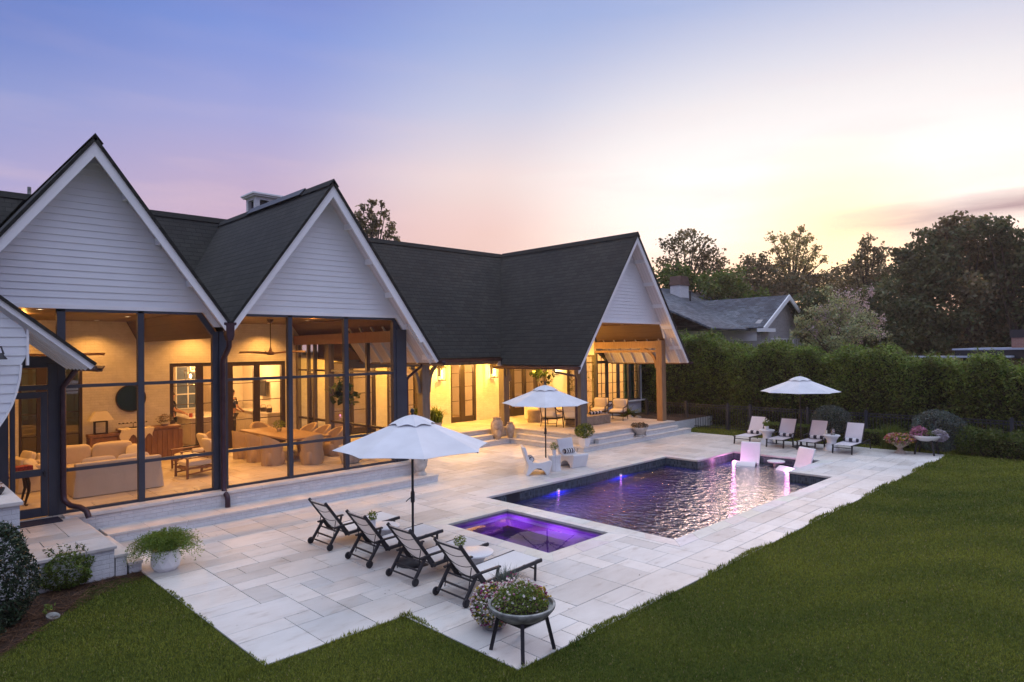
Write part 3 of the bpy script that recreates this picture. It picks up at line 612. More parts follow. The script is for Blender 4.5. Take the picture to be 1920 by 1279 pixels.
# gutters
def gutter(a, b_, r=.065):
    q = MB(); a = Vector(a); b_ = Vector(b_); dd = (b_-a).normalized(); sv = Vector((dd.y, -dd.x, 0))
    prof = [(-r, r*.8), (-r, -r*.5), (-r*.4, -r), (r*.5, -r), (r*.75, -.2*r), (r*1.25, r*.5), (r*1.25, r*.8), (r*1.1, r*.8), (r*.6, 0), (r*.4, -r*.8), (-r*.4, -r*.8), (-r*.85, -r*.4), (-r*.85, r*.8)]
    n = len(prof); V = [a+sv*u+Vector((0, 0, w)) for u, w in prof]+[b_+sv*u+Vector((0, 0, w)) for u, w in prof]
    q.add(V, [tuple(range(n))[::-1], tuple(range(n, 2*n))]+[(i, (i+1) % n, n+(i+1) % n, n+i) for i in range(n)]); return q.build('gutter', M['copper'], H)
gutter((EX2+.10, 18.5, ZE2-.10), (EX2+.10, YR-.12, ZE2-.10)) if False else None
gutter((EX2+.10, YR-.12, ZE2-.10), (EX2+.10, 18.5, ZE2-.10)); gutter((11.75, YME-.09, ZME-.09), (17.75, YME-.09, ZME-.09)); gutter((X3+E3+.10, YR3-.1, ZE3-.10), (X3+E3+.10, 18.6, ZE3-.10)); gutter((X3-E3-.10, 18.7, ZE3-.10), (X3-E3-.10, YR3-.1, ZE3-.10))
def spout(pts, r=.045, sq=(1, 1)):
    b_ = MB(); b_.tube(pts, r, 10, sq=sq); return b_.build('downspout', M['copper'], H, True)
b = MB(); b.prism([(XV-.135, ZV-.02), (XV+.135, ZV-.02), (XV+.135, ZV-.07), (XV+.09, ZV-.09), (XV+.09, ZV-.30), (XV+.055, ZV-.42), (XV-.055, ZV-.42), (XV-.09, ZV-.30), (XV-.09, ZV-.09), (XV-.135, ZV-.07)], 'y', YR-.02, YR+.15); b.build('rain_head', M['copper'], H, bevel=.01)
spout([(XV, YR+.07, ZV-.40), (XV, YR+.07, ZV-.55), (XV-.02, YR+.16, ZV-.68), (XV-.04, YR+.30, ZV-.82), (XV-.04, YR+.34, ZV-.95), (XV-.04, YR+.34, .60), (XV-.04, YR+.30, .52), (XV-.04, YR+.14, .42), (XV-.04, YR+.12, .36), (XV-.04, YR+.12, .20)], .058)
spout([(EX2+.06, 15.65, ZE2-.16), (EX2+.04, 15.62, ZE2-.22), (11.05, 15.38, 2.86), (10.98, 15.36, 2.78), (10.98, 15.36, .5)], .04)
spout([(X3-E3-.08, 15.6, ZE3-.16), (X3-E3-.07, 15.55, ZE3-.25), (18.25, 15.25, 2.62), (18.26, 15.22, 2.5), (18.26, 15.22, .55)], .04)
spout([(X3+E3+.06, 15.7, ZE3-.16), (X3+E3+.06, 15.68, ZE3-.24), (24.15, 15.45, 2.65), (24.1, 15.42, 2.5), (24.1, 15.42, .55)], .04)
# floors, plinth, steps
pavers('porch_floor', lin(.6, 11.0, 26), lin(15.18, 21.6, 16), lambda x, y: True, .53, M['paver'], 5, (.60, .55, .49), kind=None, parent=H)
pavers('porch_floor', lin(11.0, 18.2, 18), lin(18.84, 21.6, 7), lambda x, y: True, .53, M['paver'], 6, (.64, .60, .55), kind=None, parent=H)
pavers('porch_floor', lin(18.2, 24.2, 16), lin(14.82, 21.6, 18), lambda x, y: True, .53, M['paver'], 8, (.64, .60, .55), kind=None, parent=H)
b = MB(); b.box(-4, 11.02, 15.0, 21.62, -.1, .47); b.box(11.02, 18.24, 18.88, 21.62, -.1, .482); b.box(18.24, 24.16, 14.86, 21.62, -.1, .482); b.build('plinth', M['brick_out'], H)
b = MB()
x = 2.75
while x < 11.0: x1_ = min(x+.96, 11.04); b.box(x+.002, x1_-.002, 14.95, 15.24, .47, .532); x = x1_
b.box(10.98, 11.05, 15.26, 18.80, .47, .532)
b.build('sill', M['stone'], H, bevel=.006)
def steps(name, boxes, z0=-.02):
    b_ = MB()
    for x0, x1, y0, y1, z1 in boxes: b_.box(x0+.02, x1-.02, y0+.02, y1-.02, z0, z1-.045)
    o = b_.build(name, M['brick_out']); tag(o, kind='structure'); c = MB()
    for x0, x1, y0, y1, z1 in boxes:
        L_ = x1-x0 > y1-y0; n = max(1, round((x1-x0 if L_ else y1-y0)/.72))
        for i in range(n):
            if L_: c.box(x0+(x1-x0)*i/n+.002, x0+(x1-x0)*(i+1)/n-.002, y0, y1, z1-.045, z1)
            else: c.box(x0, x1, y0+(y1-y0)*i/n+.002, y0+(y1-y0)*(i+1)/n-.002, z1-.045, z1)
    o2 = c.build('tread', M['stone'], o, bevel=.005); return o
steps('porch_step', [(3.32, 11.3, 14.36, 15.02, .19)])
steps('terrace_step', [(17.76, 24.95, 14.5, 14.80, .18), (17.76, 18.22, 14.80, 18.16, .18), (11.25, 18.22, 18.16, 18.82, .18)])
steps('upper_step', [(17.95, 18.2, 15.75, 18.0, .355), (18.75, 20.95, 14.62, 14.84, .355), (21.75, 24.1, 14.62, 14.84, .355), (13.2, 17.25, 18.48, 18.84, .355)], .17)
steps('entry_step', [(2.92, 3.12, 12.2, 14.94, .345), (3.12, 3.34, 12.2, 14.34, .175)])
b = MB(); b.box(-3, 2.92, 12.22, 14.96, -.1, .455); tag(b.build('entry_terrace', M['brick_out']), kind='structure')
pavers('entry_paving', lin(-3, 2.95, 14), lin(12.17, 15.0, 7), lambda x, y: True, .50, M['paver'], 11, (.62, .60, .59), h=.045)
# ---------------- screened porch frames ----------------
fr = M['frame']
def frame_part(name, boxes, m=fr, bev=.004, parent=None):
    for q in boxes: b_ = MB(); b_.box(*q); o_ = b_.build(name, m, parent or H, bevel=bev)
    return o_
y0, y1 = YF-.03, YF+.09
def post(x0, x1, za_=.532, zb=4.52, dy=0, nm='post'): return frame_part(nm, [(x0, x1, y0-dy, y1+dy, za_, zb)])
for x0, x1 in ((2.69, 2.83), (4.10, 4.22)): post(x0, x1)
post(5.61, 5.74, zb=4.1); post(5.745, 5.93, zb=4.1, dy=.03)
for x0, x1 in ((7.40, 7.51), (8.94, 9.06)): post(x0, x1)
post(10.46, 10.545, zb=4.45)
frame_part('corner_post', [(10.55, 10.89, YF-.05, YF+.25, .532, 4.20)], M['greywood'] if False else fr)
bays = [(2.83, 4.10), (4.22, 5.61), (5.93, 7.40), (7.51, 8.94), (9.06, 10.46)]
for a, c in bays:
    frame_part('screen_rail', [(a, c, y0+.02, y1-.02, 2.965, 3.03), (a, c, y0+.02, y1-.02, 1.335, 1.40), (a, c, y0+.02, y1-.02, .534, .585)])
    zt = 4.47
    b = MB(); lft = a in (5.93,); rgt = c in (5.61, 10.46)
    P = [(a, .585), (c, .585)]+([(c, 4.12), (c-.30, zt)] if c == 5.61 else [(c, zt)] if True else [])+([(a+.02, zt)] if False else [(a, zt)])
    b.add([(x, YF+.03, z_) for x, z_ in P], [tuple(range(len(P)))]); b.build('screen', M['screen'], H, fix=False)
frame_part('screen_header', [(2.69, 5.36, y0, y1, 4.462, 4.518), (6.2, 10.52, y0, y1, 4.462, 4.518)])
for xc_, s in ((X1, 1), (X2, -1), (X2, 1)):
    xi = xc_+s*2.09; b = MB(); b.bar((xi, YF+.03, 4.50), (xi+s*.31, YF+.03, 4.06), .115, .09, (0, 1, 0)); b.build('screen_brace', fr, H)
# side wall of the porch, facing the walkway
sx0, sx1 = 10.74, 10.86
frame_part('side_post', [(sx0, sx1, yy, yy+w, .532, 3.86) for yy, w in ((21.42, .16), (20.72, .07), (20.28, .07))], M['greywood'])
frame_part('side_post', [(10.70, 10.90, 19.25, 19.50, .532, 3.86)], M['greywood'])
frame_part('side_post', [(sx0, sx1, yy, yy+.10, .532, 3.86) for yy in (18.25, 17.05)], M['doorframe'])
frame_part('side_rail', [(sx0+.02, sx1-.02, YF+.2, 21.5, 2.97, 3.03), (sx0+.02, sx1-.02, YF+.2, 19.3, 1.33, 1.40), (sx0+.02, sx1-.02, 19.4, 21.5, 1.33, 1.40), (sx0+.02, sx1-.02, YF+.2, 21.5, .533, .59)], M['doorframe'])
frame_part('side_beam', [(10.66, 10.92, YF+.22, 21.58, 3.86, 4.18)], M['midwood'])
dr = frame_part('screen_door', [(10.76, 10.84, 20.36, 20.46, .56, 2.9), (10.76, 10.84, 20.62, 20.72, .56, 2.9), (10.76, 10.84, 20.46, 20.62, 2.78, 2.9), (10.76, 10.84, 20.46, 20.62, .56, .75), (10.76, 10.84, 20.46, 20.62, 1.28, 1.42)], M['doorframe'])
b = MB(); b.add([(10.8, YF+.2, .6), (10.8, 21.5, .6), (10.8, 21.5, 3.86), (10.8, YF+.2, 3.86)], [(0, 1, 2, 3)]); b.build('side_screen', M['screen'], H, fix=False)
# ceilings
def sheet(name, pts, m, par=None):
    b_ = MB(); b_.add(pts, [tuple(range(len(pts)))]); return b_.build(name, m, par or H, fix=False)
ya, yb = YF+.06, 21.6
sheet('ceiling', [(.9, ya, 4.57), (5.50, ya, 4.57), (5.50, yb, 4.57), (.9, yb, 4.57)], M['ceil']); sheet('ceiling', [(5.50, ya, 4.57), (XV, ya, 3.96), (XV, yb, 3.96), (5.50, yb, 4.57)], M['ceil'])
sheet('ceiling', [(6.11, ya, 4.57), (XV, ya, 3.96), (XV, yb, 3.96), (6.11, yb, 4.57)], M['ceil']); sheet('ceiling', [(6.11, ya, 4.57), (10.60, ya, 4.57), (10.60, yb, 4.57), (6.11, yb, 4.57)], M['ceil'])
sheet('ceiling', [(10.60, ya, 4.57), (10.9, ya, 4.17), (10.9, yb, 4.17), (10.60, yb, 4.57)], M['ceil']); sheet('ceiling', [(.9, ya, 4.57), (.4, ya, 3.96), (.4, yb, 3.96), (.9, yb, 4.57)], M['ceil'])
ya = YF3+.05
sheet('ceiling', [(18.78, ya, 4.59), (23.62, ya, 4.59), (23.62, yb, 4.59), (18.78, yb, 4.59)], M['ceil']); sheet('ceiling', [(23.62, ya, 4.59), (24.02, ya, 3.88), (24.02, 18.7, 3.88), (23.62, 18.7, 4.59)], M['ceil']); sheet('ceiling', [(18.78, ya, 4.59), (18.3, ya, 3.88), (18.3, yb, 3.88), (18.78, yb, 4.59)], M['ceil'])
# timber frame of the pavilion
b = MB(); b.box(23.72, 24.02, YF3+.02, YF3+.30, .534, 3.90); b.build('timber_post', M['timber'], H, bevel=.008)
b = MB(); b.box(18.40, 18.74, YF3+.02, YF3+.32, .534, 3.90); b.build('timber_post', M['greywood'], H, bevel=.008)
b = MB(); b.box(23.74, 24.0, YF3+.30, 18.7, 3.58, 3.88); b.build('timber_beam', M['timber'], H, bevel=.006); b = MB(); b.box(18.44, 18.70, YF3+.32, 18.95, 3.58, 3.88); b.build('timber_beam', M['timber'], H, bevel=.006)
b = MB(); b.box(23.80, 24.0, YF3+.30, 18.7, 3.40, 3.50); b.build('shade_track', M['timber'], H)
def brace(x, ya_, za_, yb_, zb, m, w=.12, ax='y'):
    b_ = MB(); n = 6; pts = []
    for i in range(n+1):
        t_ = i/n; yy = ya_+(yb_-ya_)*(1-math.cos(t_*math.pi/2)); zz = za_+(zb-za_)*math.sin(t_*math.pi/2); pts.append((x, yy, zz) if ax == 'y' else (yy, x, zz))
    for i in range(n): b_.bar(pts[i], pts[i+1], w, .11, (0, 0, 1) if i > 2 else ((0, 1, 0) if ax == 'y' else (1, 0, 0)))
    return b_.build('curved_brace', m, H)
brace(23.87, YF3+.36, 2.75, YF3+1.15, 3.55, M['timber'])
b = MB(); b.box(14.17, 14.50, 18.88, 19.2, .534, 3.06); b.build('timber_post', M['greywood'], H, bevel=.008)
b = MB(); b.box(18.28, 18.58, 18.98, 19.28, .534, 3.3); b.build('timber_post', M['greywood'], H, bevel=.008)
brace(19.04, 14.12, 2.1, 13.75, 3.02, M['greywood'], ax='x'); brace(19.04, 14.55, 2.1, 14.92, 3.02, M['greywood'], ax='x')
brace(18.43, 18.95, 2.55, 18.55, 3.4, M['greywood']); brace(18.9, 19.30, 2.3, 19.6, 3.0, M['greywood'])
# ---------------- back walls with doors ----------------
def wally(Y, th, xa_, xb_, z0, z1, ops, m, name='wall'):
    b_ = MB(); cx = xa_
    for a, c, zl, zh in sorted(ops):
        b_.box(cx, a, Y, Y+th, z0, z1)
        if zl > z0: b_.box(a, c, Y, Y+th, z0, zl)
        b_.box(a, c, Y, Y+th, zh, z1); cx = c
    b_.box(cx, xb_, Y, Y+th, z0, z1); return b_.build(name, m, H)
DT = 3.32
wally(21.6, .2, .4, 11.0, .5, 4.6, [(2.95, 4.40, .5, DT), (6.67, 10.37, .5, DT)], M['brick'])
wally(21.6, .2, 11.0, 24.0, .5, 3.5, [(12.0, 14.0, .5, 3.25), (14.5, 15.98, .5, 3.3), (17.68, 19.12, .5, 3.3), (20.75, 23.72, .5, 3.3)], M['brick'])
b = MB(); b.box(.4, .55, 15.3, 21.6, .5, 4.6); b.build('wall', M['brick'], H)
def unit(name, Y, xa_, xb_, z0, z1, splits, rows, m, g='glass', jamb=.09, stile=.10, cols=0, foot=.22, parent=None, lab=None):
    "door or window unit: frame, then a pane per leaf as sub-part"
    b_ = MB(); b_.box(xa_, xa_+jamb, Y+.02, Y+.16, z0, z1); b_.box(xb_-jamb, xb_, Y+.02, Y+.16, z0, z1); b_.box(xa_+jamb, xb_-jamb, Y+.02, Y+.16, z1-jamb, z1)
    e = [xa_+jamb]+splits+[xb_-jamb]; pan = []
    for i in range(len(e)-1):
        a, c = e[i]+(stile/2 if i else .0), e[i+1]-(stile/2 if i < len(e)-2 else .0)
        if i: b_.box(e[i]-stile/2, e[i]+stile/2, Y+.03, Y+.14, z0, z1-jamb)
        b_.box(a, c, Y+.05, Y+.12, z0, z0+foot)
        for r_ in rows: b_.box(a, c, Y+.065, Y+.10, r_-.012, r_+.012)
        for q in range(cols): xx = a+(c-a)*(q+1)/(cols+1); b_.box(xx-.010, xx+.010, Y+.065, Y+.10, z0+foot, z1-jamb)
        pan.append((a, c, z0+foot, z1-jamb))
    o = b_.build(name, m, parent or H, bevel=.003)
    for a, c, q, w in pan: sheet('pane', [(a, Y+.082, q), (c, Y+.082, q), (c, Y+.082, w), (a, Y+.082, w)], M[g], o)
    return o
RW = [1.43, 2.04, 2.62]
df = M['doorframe']
unit('french_door', 21.6, 2.95, 4.40, .54, DT, [3.42, 3.55], RW, df, 'dglass', .07, .14)
unit('french_door', 21.6, 6.67, 8.46, .54, DT, [7.56], RW, df, jamb=.11, stile=.21); unit('french_door', 21.6, 8.46, 10.37, .54, DT, [9.385], RW, df, jamb=.13, stile=.21)
unit('french_door', 21.6, 12.0, 14.0, .54, 3.25, [13.0], RW, df); unit('window', 21.6, 14.5, 15.98, .54, 3.3, [15.24], RW, df, jamb=.12, stile=.24); unit('window', 21.6, 17.68, 19.12, .54, 3.3, [18.38], RW, df, jamb=.10, stile=.24)
unit('french_door', 21.6, 20.75, 23.72, .54, 3.3, [21.42, 22.2, 23.0], RW, df, jamb=.10, stile=.20, foot=.35)
# projecting room with the tall windows
b = MB(); b.box(23.95, 27.5, 18.75, 18.9, -.1, 1.02); b.box(23.95, 27.5, 18.75, 18.9, 3.42, 3.6); b.box(27.38, 27.55, 18.74, 19.0, 1.02, 3.45); b.build('wall', M['siding'], H)
b = MB(); zz = .5
while zz < 4.5:
    b.box(23.90+.0, 23.955, 20.45, 21.6, zz, zz+.14); b.box(23.895, 23.93, 20.45, 21.6, zz, zz+.012)
    if zz > 3.3: b.box(23.90, 23.955, 18.8, 20.45, zz, zz+.14)
    zz += .14
b.build('lap_siding_wall', M['siding'], H)
bw = unit('bay_window', 18.66, 23.90, 27.35, 1.05, 3.44, [24.72, 25.60, 26.48], [1.5, 1.98, 2.45], fr, jamb=.08, stile=.14, cols=1, foot=.08)
b = MB(); b.box(23.98, 27.27, 18.70, 18.80, 2.90, 3.03); b.build('transom', fr, bw)
b = MB(); b.box(23.88, 27.72, 18.58, 18.75, 1.0, 1.06); b.build('window_sill', M['white'], H, bevel=.006)
b = MB()
for yy in (18.80, 19.36, 19.90, 20.42): b.box(23.89, 23.96, yy-.05, yy+.05, .54, 3.3)
for zz in (.56, 2.95, 3.26): b.box(23.895, 23.955, 18.8, 20.4, zz-.04, zz+.04)
for zz in (1.1, 1.6, 2.1, 2.55): b.box(23.91, 23.945, 18.8, 20.4, zz-.01, zz+.01)
sw = b.build('side_window', df, H); sheet('pane', [(23.93, 18.8, .6), (23.93, 20.4, .6), (23.93, 20.4, 3.22), (23.93, 18.8, 3.22)], M['glass'], sw)
# rooms behind the glass
rw = M['roomwall']
b = MB(); b.box(1.0, 28, 26.6, 26.8, .4, 3.6)
for x in (1.0, 5.9, 10.95, 14.9, 20.2): b.box(x, x+.12, 21.82, 26.6, .5, 3.5)
b.box(27.4, 27.52, 18.9, 26.6, .5, 3.5); b.build('room_wall', rw, H)
sheet('room_floor', [(1.0, 21.8, .53), (27.5, 21.8, .53), (27.5, 26.6, .53), (1.0, 26.6, .53)], M['tablewood']); sheet('room_floor', [(23.96, 18.9, .53), (27.4, 18.9, .53), (27.4, 21.8, .53), (23.96, 21.8, .53)], M['tablewood'])
sheet('room_ceiling', [(.4, 21.8, 3.45), (27.5, 21.8, 3.45), (27.5, 26.6, 3.45), (.4, 26.6, 3.45)], rw); sheet('room_ceiling', [(23.96, 18.85, 3.45), (27.5, 18.85, 3.45), (27.5, 21.8, 3.45), (23.96, 21.8, 3.45)], rw)
# curtains
def drape(name, x0, x1, y, z0, z1, m, ax='x', lab=None):
    b_ = MB(); n = 26; V = []
    for k in range(n+1):
        t_ = k/n; u = x0+(x1-x0)*t_; w = y+.035*math.sin(k*1.57)
        for zz in (z0, z1): V.append((u, w, zz) if ax == 'x' else (w, u, zz))
    b_.add(V, [(2*k, 2*k+2, 2*k+3, 2*k+1) for k in range(n)]); return b_.build(name, m, None, True, fix=False)
for a, c, y, m, lb in ((26.55, 26.85, 19.05, 'teal', 'teal curtain at the left of the last bay window pane'), (27.02, 27.3, 19.05, 'teal', 'teal curtain against the right corner board of the bay window'), (24.02, 24.35, 19.05, 'curtain', 'olive curtain at the left end of the bay window')):
    tag(drape('curtain', a, c, y, .7, 3.35, M[m]), lb, 'curtain')
tag(drape('curtain', 18.95, 19.95, 24.06, .7, 3.3, M['curtain'], 'y'), None) if False else None
# chimney and roof vents
ch = thing('chimney', 'white brick chimney with open vent slots and flat cap behind the middle gable', 'chimney', (12.1, 26.6, 7.0))
b = MB(); b.box(-.75, .75, -.45, .45, -1, 2.35); b.box(-.75, .75, -.45, .45, 2.86, 2.98)
for x in (-.66, -.1, .1, .66):
    for y in (-.36, .36): b.box(x-.09, x+.09, y-.09, y+.09, 2.35, 2.86)
b.build('stack', M['brick_out'], ch)
b = MB(); b.box(-.86, .86, -.56, .56, 2.98, 3.04); b.box(-.92, .92, -.62, .62, 3.04, 3.12); b.build('cap', M['white'], ch, bevel=.01)
b = MB(); b.box(-.6, .6, -.3, .3, 2.3, 2.9); b.build('flue', M['black'], ch)
v = thing('roof_vent', 'small lead vent pipe on the roof behind the left gable', 'vent pipe', (3.56, 24, 7.1)); b = MB(); b.lathe([(.16, 0), (.15, 1.1), (.17, 1.2), (.12, 1.22)], n=12); b.build('flashing', M['black'], v, True); b = MB(); b.lathe([(.05, 1.2), (.05, 1.55), (.03, 1.55)], n=10); b.build('pipe', M['concrete'], v, True)
# ---------------- left wing: hood roof, siding with a curved edge, screen door ----------------
W = thing('entry_wing', 'white sided entry hood with curved siding edge, shingle roof and screen door at far left', 'entry porch')
zr = lambda x: 4.59-.845*(x-1.61)
plate('roof', [(-4, 13.38, zr(-4)), (2.95, 13.38, zr(2.95)), (2.95, 15.2, zr(2.95)), (-4, 15.2, zr(-4))], 'y', sh, .05, W)
b = MB(); b.prism([(-4, zr(-4)-.05), (2.93, zr(2.93)-.05), (2.86, zr(2.93)-.12), (2.5, zr(2.5)-.17), (-4, zr(-4)-.17)], 'y', 13.42, 13.47); b.build('barge_board', M['white'], W)
b = MB(); b.add([(-4, 13.47, zr(-4)-.075), (2.9, 13.47, zr(2.9)-.075), (2.9, 15.2, zr(2.9)-.075), (-4, 15.2, zr(-4)-.075)], [(0, 1, 2, 3)]); b.build('soffit', M['soffit'], W, fix=False)
for k in range(6): y = 13.62+.29*k; b = MB(); b.bar((.8, y, zr(.8)-.15), (2.86, y, zr(2.86)-.15), .04, .13); b.build('rafter_tail', M['white'], W)
H_keep = H; H = W; gutter((3.0, 13.40, zr(2.95)-.09), (3.0, 15.15, zr(2.95)-.09), .06)
spout([(2.95, 14.95, 3.36), (2.90, 15.0, 3.25), (2.76, 15.13, 3.0), (2.76, 15.14, 2.85), (2.76, 15.14, .95), (2.77, 15.12, .82), (2.85, 15.0, .72), (2.98, 14.86, .69), (3.06, 14.76, .62), (3.09, 14.70, .50)], .052); H = H_keep
cv = [(-4, 1.6), (.9, 1.6), (1.3, 2.0), (1.6, 2.48), (1.68, 2.62), (1.76, 2.80), (1.82, 3.0), (1.865, 3.22), (1.885, 3.46), (1.965, 3.47), (1.965, 4.6)]
def xedge(z_):
    for (a, za_), (c, zc) in zip(cv[1:], cv[2:]):
        if za_ <= z_ <= zc and zc > za_: return a+(c-a)*(z_-za_)/(zc-za_)
    return 1.965
b = MB(); zz = 1.6
while zz < 6.5:
    z1 = zz+.155; e0 = min(xedge(zz), 1.61+(4.59-.25-zz)/.845); e1 = min(xedge(z1), 1.61+(4.59-.25-z1)/.845)
    b.add([(-4, 13.53, zz), (e0, 13.53, zz), (e1, 13.548, z1), (-4, 13.548, z1), (-4, 13.6, zz), (e0, 13.6, zz), (e1, 13.6, z1), (-4, 13.6, z1)], [(0, 1, 2, 3), (0, 4, 5, 1), (1, 5, 6, 2), (7, 6, 5, 4)]); zz = z1
b.build('siding', M['siding'], W, fix=False)
b = MB(); cc = [p for p in cv[1:9]]
for a, c in zip(cc, cc[1:]): b.bar((a[0], 13.56, a[1]), (c[0], 13.56, c[1]), .10, .035, (0, 1, 0)) if False else b.bar((a[0], 13.56, a[1]), (c[0], 13.56, c[1]), .03, .10, (0, 1, 0))
b.bar((1.975, 13.56, 3.45), (1.975, 13.56, 4.05), .035, .10, (0, 1, 0)); b.build('corner_trim', M['white'], W)
b = MB(); b.box(2.54, 2.69, YF-.03, YF+.09, .5, 3.45); b.box(1.2, 1.93, YF-.05, YF+.12, .5, 3.45); b.box(1.93, 2.54, YF-.02, YF+.08, 2.95, 3.05); b.box(-4, 2.7, YF-.02, YF+.1, 3.38, 3.6); b.build('door_frame', fr, W, bevel=.004)
b = MB(); b.box(1.95, 2.03, YF-.05, YF, .55, 2.92); b.box(2.42, 2.53, YF-.05, YF, .55, 2.92); b.box(2.03, 2.42, YF-.05, YF, 2.80, 2.92); b.box(2.03, 2.42, YF-.05, YF, 1.32, 1.45); b.box(2.03, 2.42, YF-.05, YF, .55, .72)
sd = b.build('screen_door', fr, W, bevel=.004); b = MB(); b.box(2.45, 2.50, YF-.10, YF-.05, 1.36, 1.40); b.box(2.46, 2.49, YF-.11, YF-.09, 1.30, 1.42); b.build('handle', M['black'], sd)
sheet('mesh', [(2.03, YF-.02, .72), (2.42, YF-.02, .72), (2.42, YF-.02, 2.80), (2.03, YF-.02, 2.80)], M['screen'], sd)
pr_ = MB(); pr_.box(.5, 1.66, 12.08, 14.8, -.1, 1.40); o = pr_.build('garden_pier', M['brick_out']); tag(o, 'painted brick pier beside the entry terrace at the left edge', 'pier')
b = MB(); b.box(.46, 1.70, 12.04, 14.84, 1.40, 1.46); b.build('coping_stone', M['stone'], o, bevel=.008)
l_ = thing('wall_lamp', 'dark metal barn lamp on the white siding at the left edge', 'wall lamp', (1.50, 13.48, 3.62)); b = MB(); b.tube([(0, 0, .12), (.10, -.12, .14), (.13, -.16, .02)], .014); b.build('arm', M['black'], l_, True); b = MB(); b.lathe([(.03, .06), (.06, .02), (.10, -.04), (.095, -.045), (.05, .01)], (.08, -.16, -.02), 16); b.build('shade', M['black'], l_, True)
b = MB(); b.box(1.2, 2.68, 14.72, 15.20, .502, .518); tag(b.build('doormat', M['navy']), 'black doormat at the screen door', 'doormat')
# ---------------- lamps that burn in the house, and added fills ----------------
WARM = (1.0, .43, .085); K = 1.8
def can(x, y, z_, label=None, e=0, spot=110, grp='recessed ceiling lights'):
    o_ = thing('recessed_light', label or 'small recessed light in the porch ceiling', 'recessed light', (x, y, z_-.004), 0, grp)
    b_ = MB(); b_.lathe([(.075, -.006), (.06, -.010), (.055, -.002)], n=16); b_.build('trim_ring', M['white'], o_, True); b_ = MB(); b_.lathe([(.053, -.004), (.0501, -.006)], n=16); b_.build('lens', M['led'], o_)
    if e: lamp('downlight', (x, y, z_-.05), e*K*(1.5 if 6 < x < 11 else .95), WARM, 'SPOT', r=.05, spot=spot, blend=.7)
def rl(w, x, y, cx, c1_, c2_): return ('left' if x < cx else 'right')+' recessed ceiling light '+('nearest the front' if y < c1_ else 'in the middle' if y < c2_ else 'nearest the back wall')+' of the '+w
E_ = 80
for x, y in ((2.6, 20.9), (4.6, 20.9), (2.6, 18.5), (4.75, 18.5), (2.6, 16.4), (4.6, 16.4)): can(x, y, 4.57, rl('left screened bay', x, y, *(3.5, 17.5, 19.7)), E_, 130, 'left bay ceiling lights')
for x, y in ((7.3, 20.9), (9.5, 20.9), (7.2, 18.5), (9.6, 18.5), (7.3, 16.4), (9.5, 16.4)): can(x, y, 4.57, rl('middle screened bay', x, y, *(8.4, 17.5, 19.7)), E_, 130, 'middle bay ceiling lights')
for x, y in ((20.0, 16.3), (22.6, 16.3), (20.0, 18.5), (22.6, 18.5), (20.0, 20.6), (22.6, 20.6)): can(x, y, 4.59, rl('pavilion', x, y, *(21.3, 17.4, 19.5)), 55, 140, 'pavilion ceiling lights')
for x, y, e in ((2.6, 18.3, 9), (4.6, 17.2, 9), (7.3, 18.2, 14), (9.2, 17.4, 10)): lamp('porch_fill', (x, y, 4.45), e*K, WARM, 'AREA', size=1.4)  # extra fills without a fixture, added to brighten the porches
for x, e in ((12.4, 120), (15.2, 165), (17.3, 165), (19.4, 150), (21.9, 95)): lamp('walkway_fill', (x, 20.2, 3.20), e*K, (1, .46, .055), 'AREA', size=.6)  # those beyond the walkway added to brighten the pavilion's back wall
lamp('pavilion_lamp', (21.2, 18.0, 4.5), 40*K, (1, .52, .16), 'AREA', size=1.6)
for x, y, e in ((8.0, 23.4, 130), (9.9, 24.4, 120), (3.6, 24.6, 6), (17.8, 22.6, 170), (22.2, 22.9, 170), (25.4, 20.8, 110), (13, 23.5, 80)): lamp('room_lamp', (x, y, 3.1), e*K*1.5, (1, .47, .14), r=.25)
def lantern(x, y, z_, label, e=28):
    o_ = thing('wall_lantern', label, 'wall lantern', (x, y, z_))
    b_ = MB(); b_.box(-.06, .06, -.03, 0, -.15, .42); b_.box(-.02, .02, -.16, -.0, .36, .40)
    for sx in (-.12, .12):
        for sy in (-.30, -.06): b_.box(sx-.01, sx+.01, sy-.01, sy+.01, -.30, .20)
    b_.box(-.13, .13, -.31, -.05, -.33, -.30); b_.box(-.135, .135, -.315, -.045, .20, .225); b_.add([(-.13, -.31, .225), (.13, -.31, .225), (.13, -.05, .225), (-.13, -.05, .225), (-.05, -.23, .32), (.05, -.23, .32), (.05, -.13, .32), (-.05, -.13, .32)], [(0, 1, 5, 4), (1, 2, 6, 5), (2, 3, 7, 6), (3, 0, 4, 7), (4, 5, 6, 7)]); b_.box(-.05, .05, -.23, -.13, .32, .40); b_.build('cage', M['doorframe'], o_)
    b_ = MB(); b_.tube([(0, -.18, -.22), (0, -.18, .10)], .03, 10); b_.build('bulb', M['flame'], o_, True); lamp('lantern_lamp', (x, y-.42, z_+.02), e*K, (1, .60, .15), r=.08)
lantern(20.02, 21.58, 2.68, 'glowing lantern on the white wall between the two walkway doors'); lantern(17.05, 21.58, 2.68, 'glowing lantern on the wall behind the braced grey post', 22)
lantern(23.85, 21.3, 2.7, 'glowing lantern low under the pavilion roof beside the fig tree', 14)
for q, x in enumerate((7.1, 7.95)):
    o_ = thing('pendant_lantern', ('left' if q == 0 else 'right')+' pendant lantern over the kitchen island', 'pendant lamp', (x, 23.6, 2.55)); b = MB()
    for sx in (-1, 1):
        for sy in (-1, 1): b.bar((sx*.10, sy*.10, 0), (sx*.16, sy*.16, .48), .014, .014)
    b.box(-.11, .11, -.11, .11, -.01, .01); b.box(-.17, .17, -.17, .17, .47, .49); b.tube([(0, 0, .47), (0, 0, .9)], .01, 6); b.build('frame', M['iron'], o_); b = MB(); b.ell((0, 0, .30), .035, .035, .07); b.build('bulb', M['bulb'], o_, True)
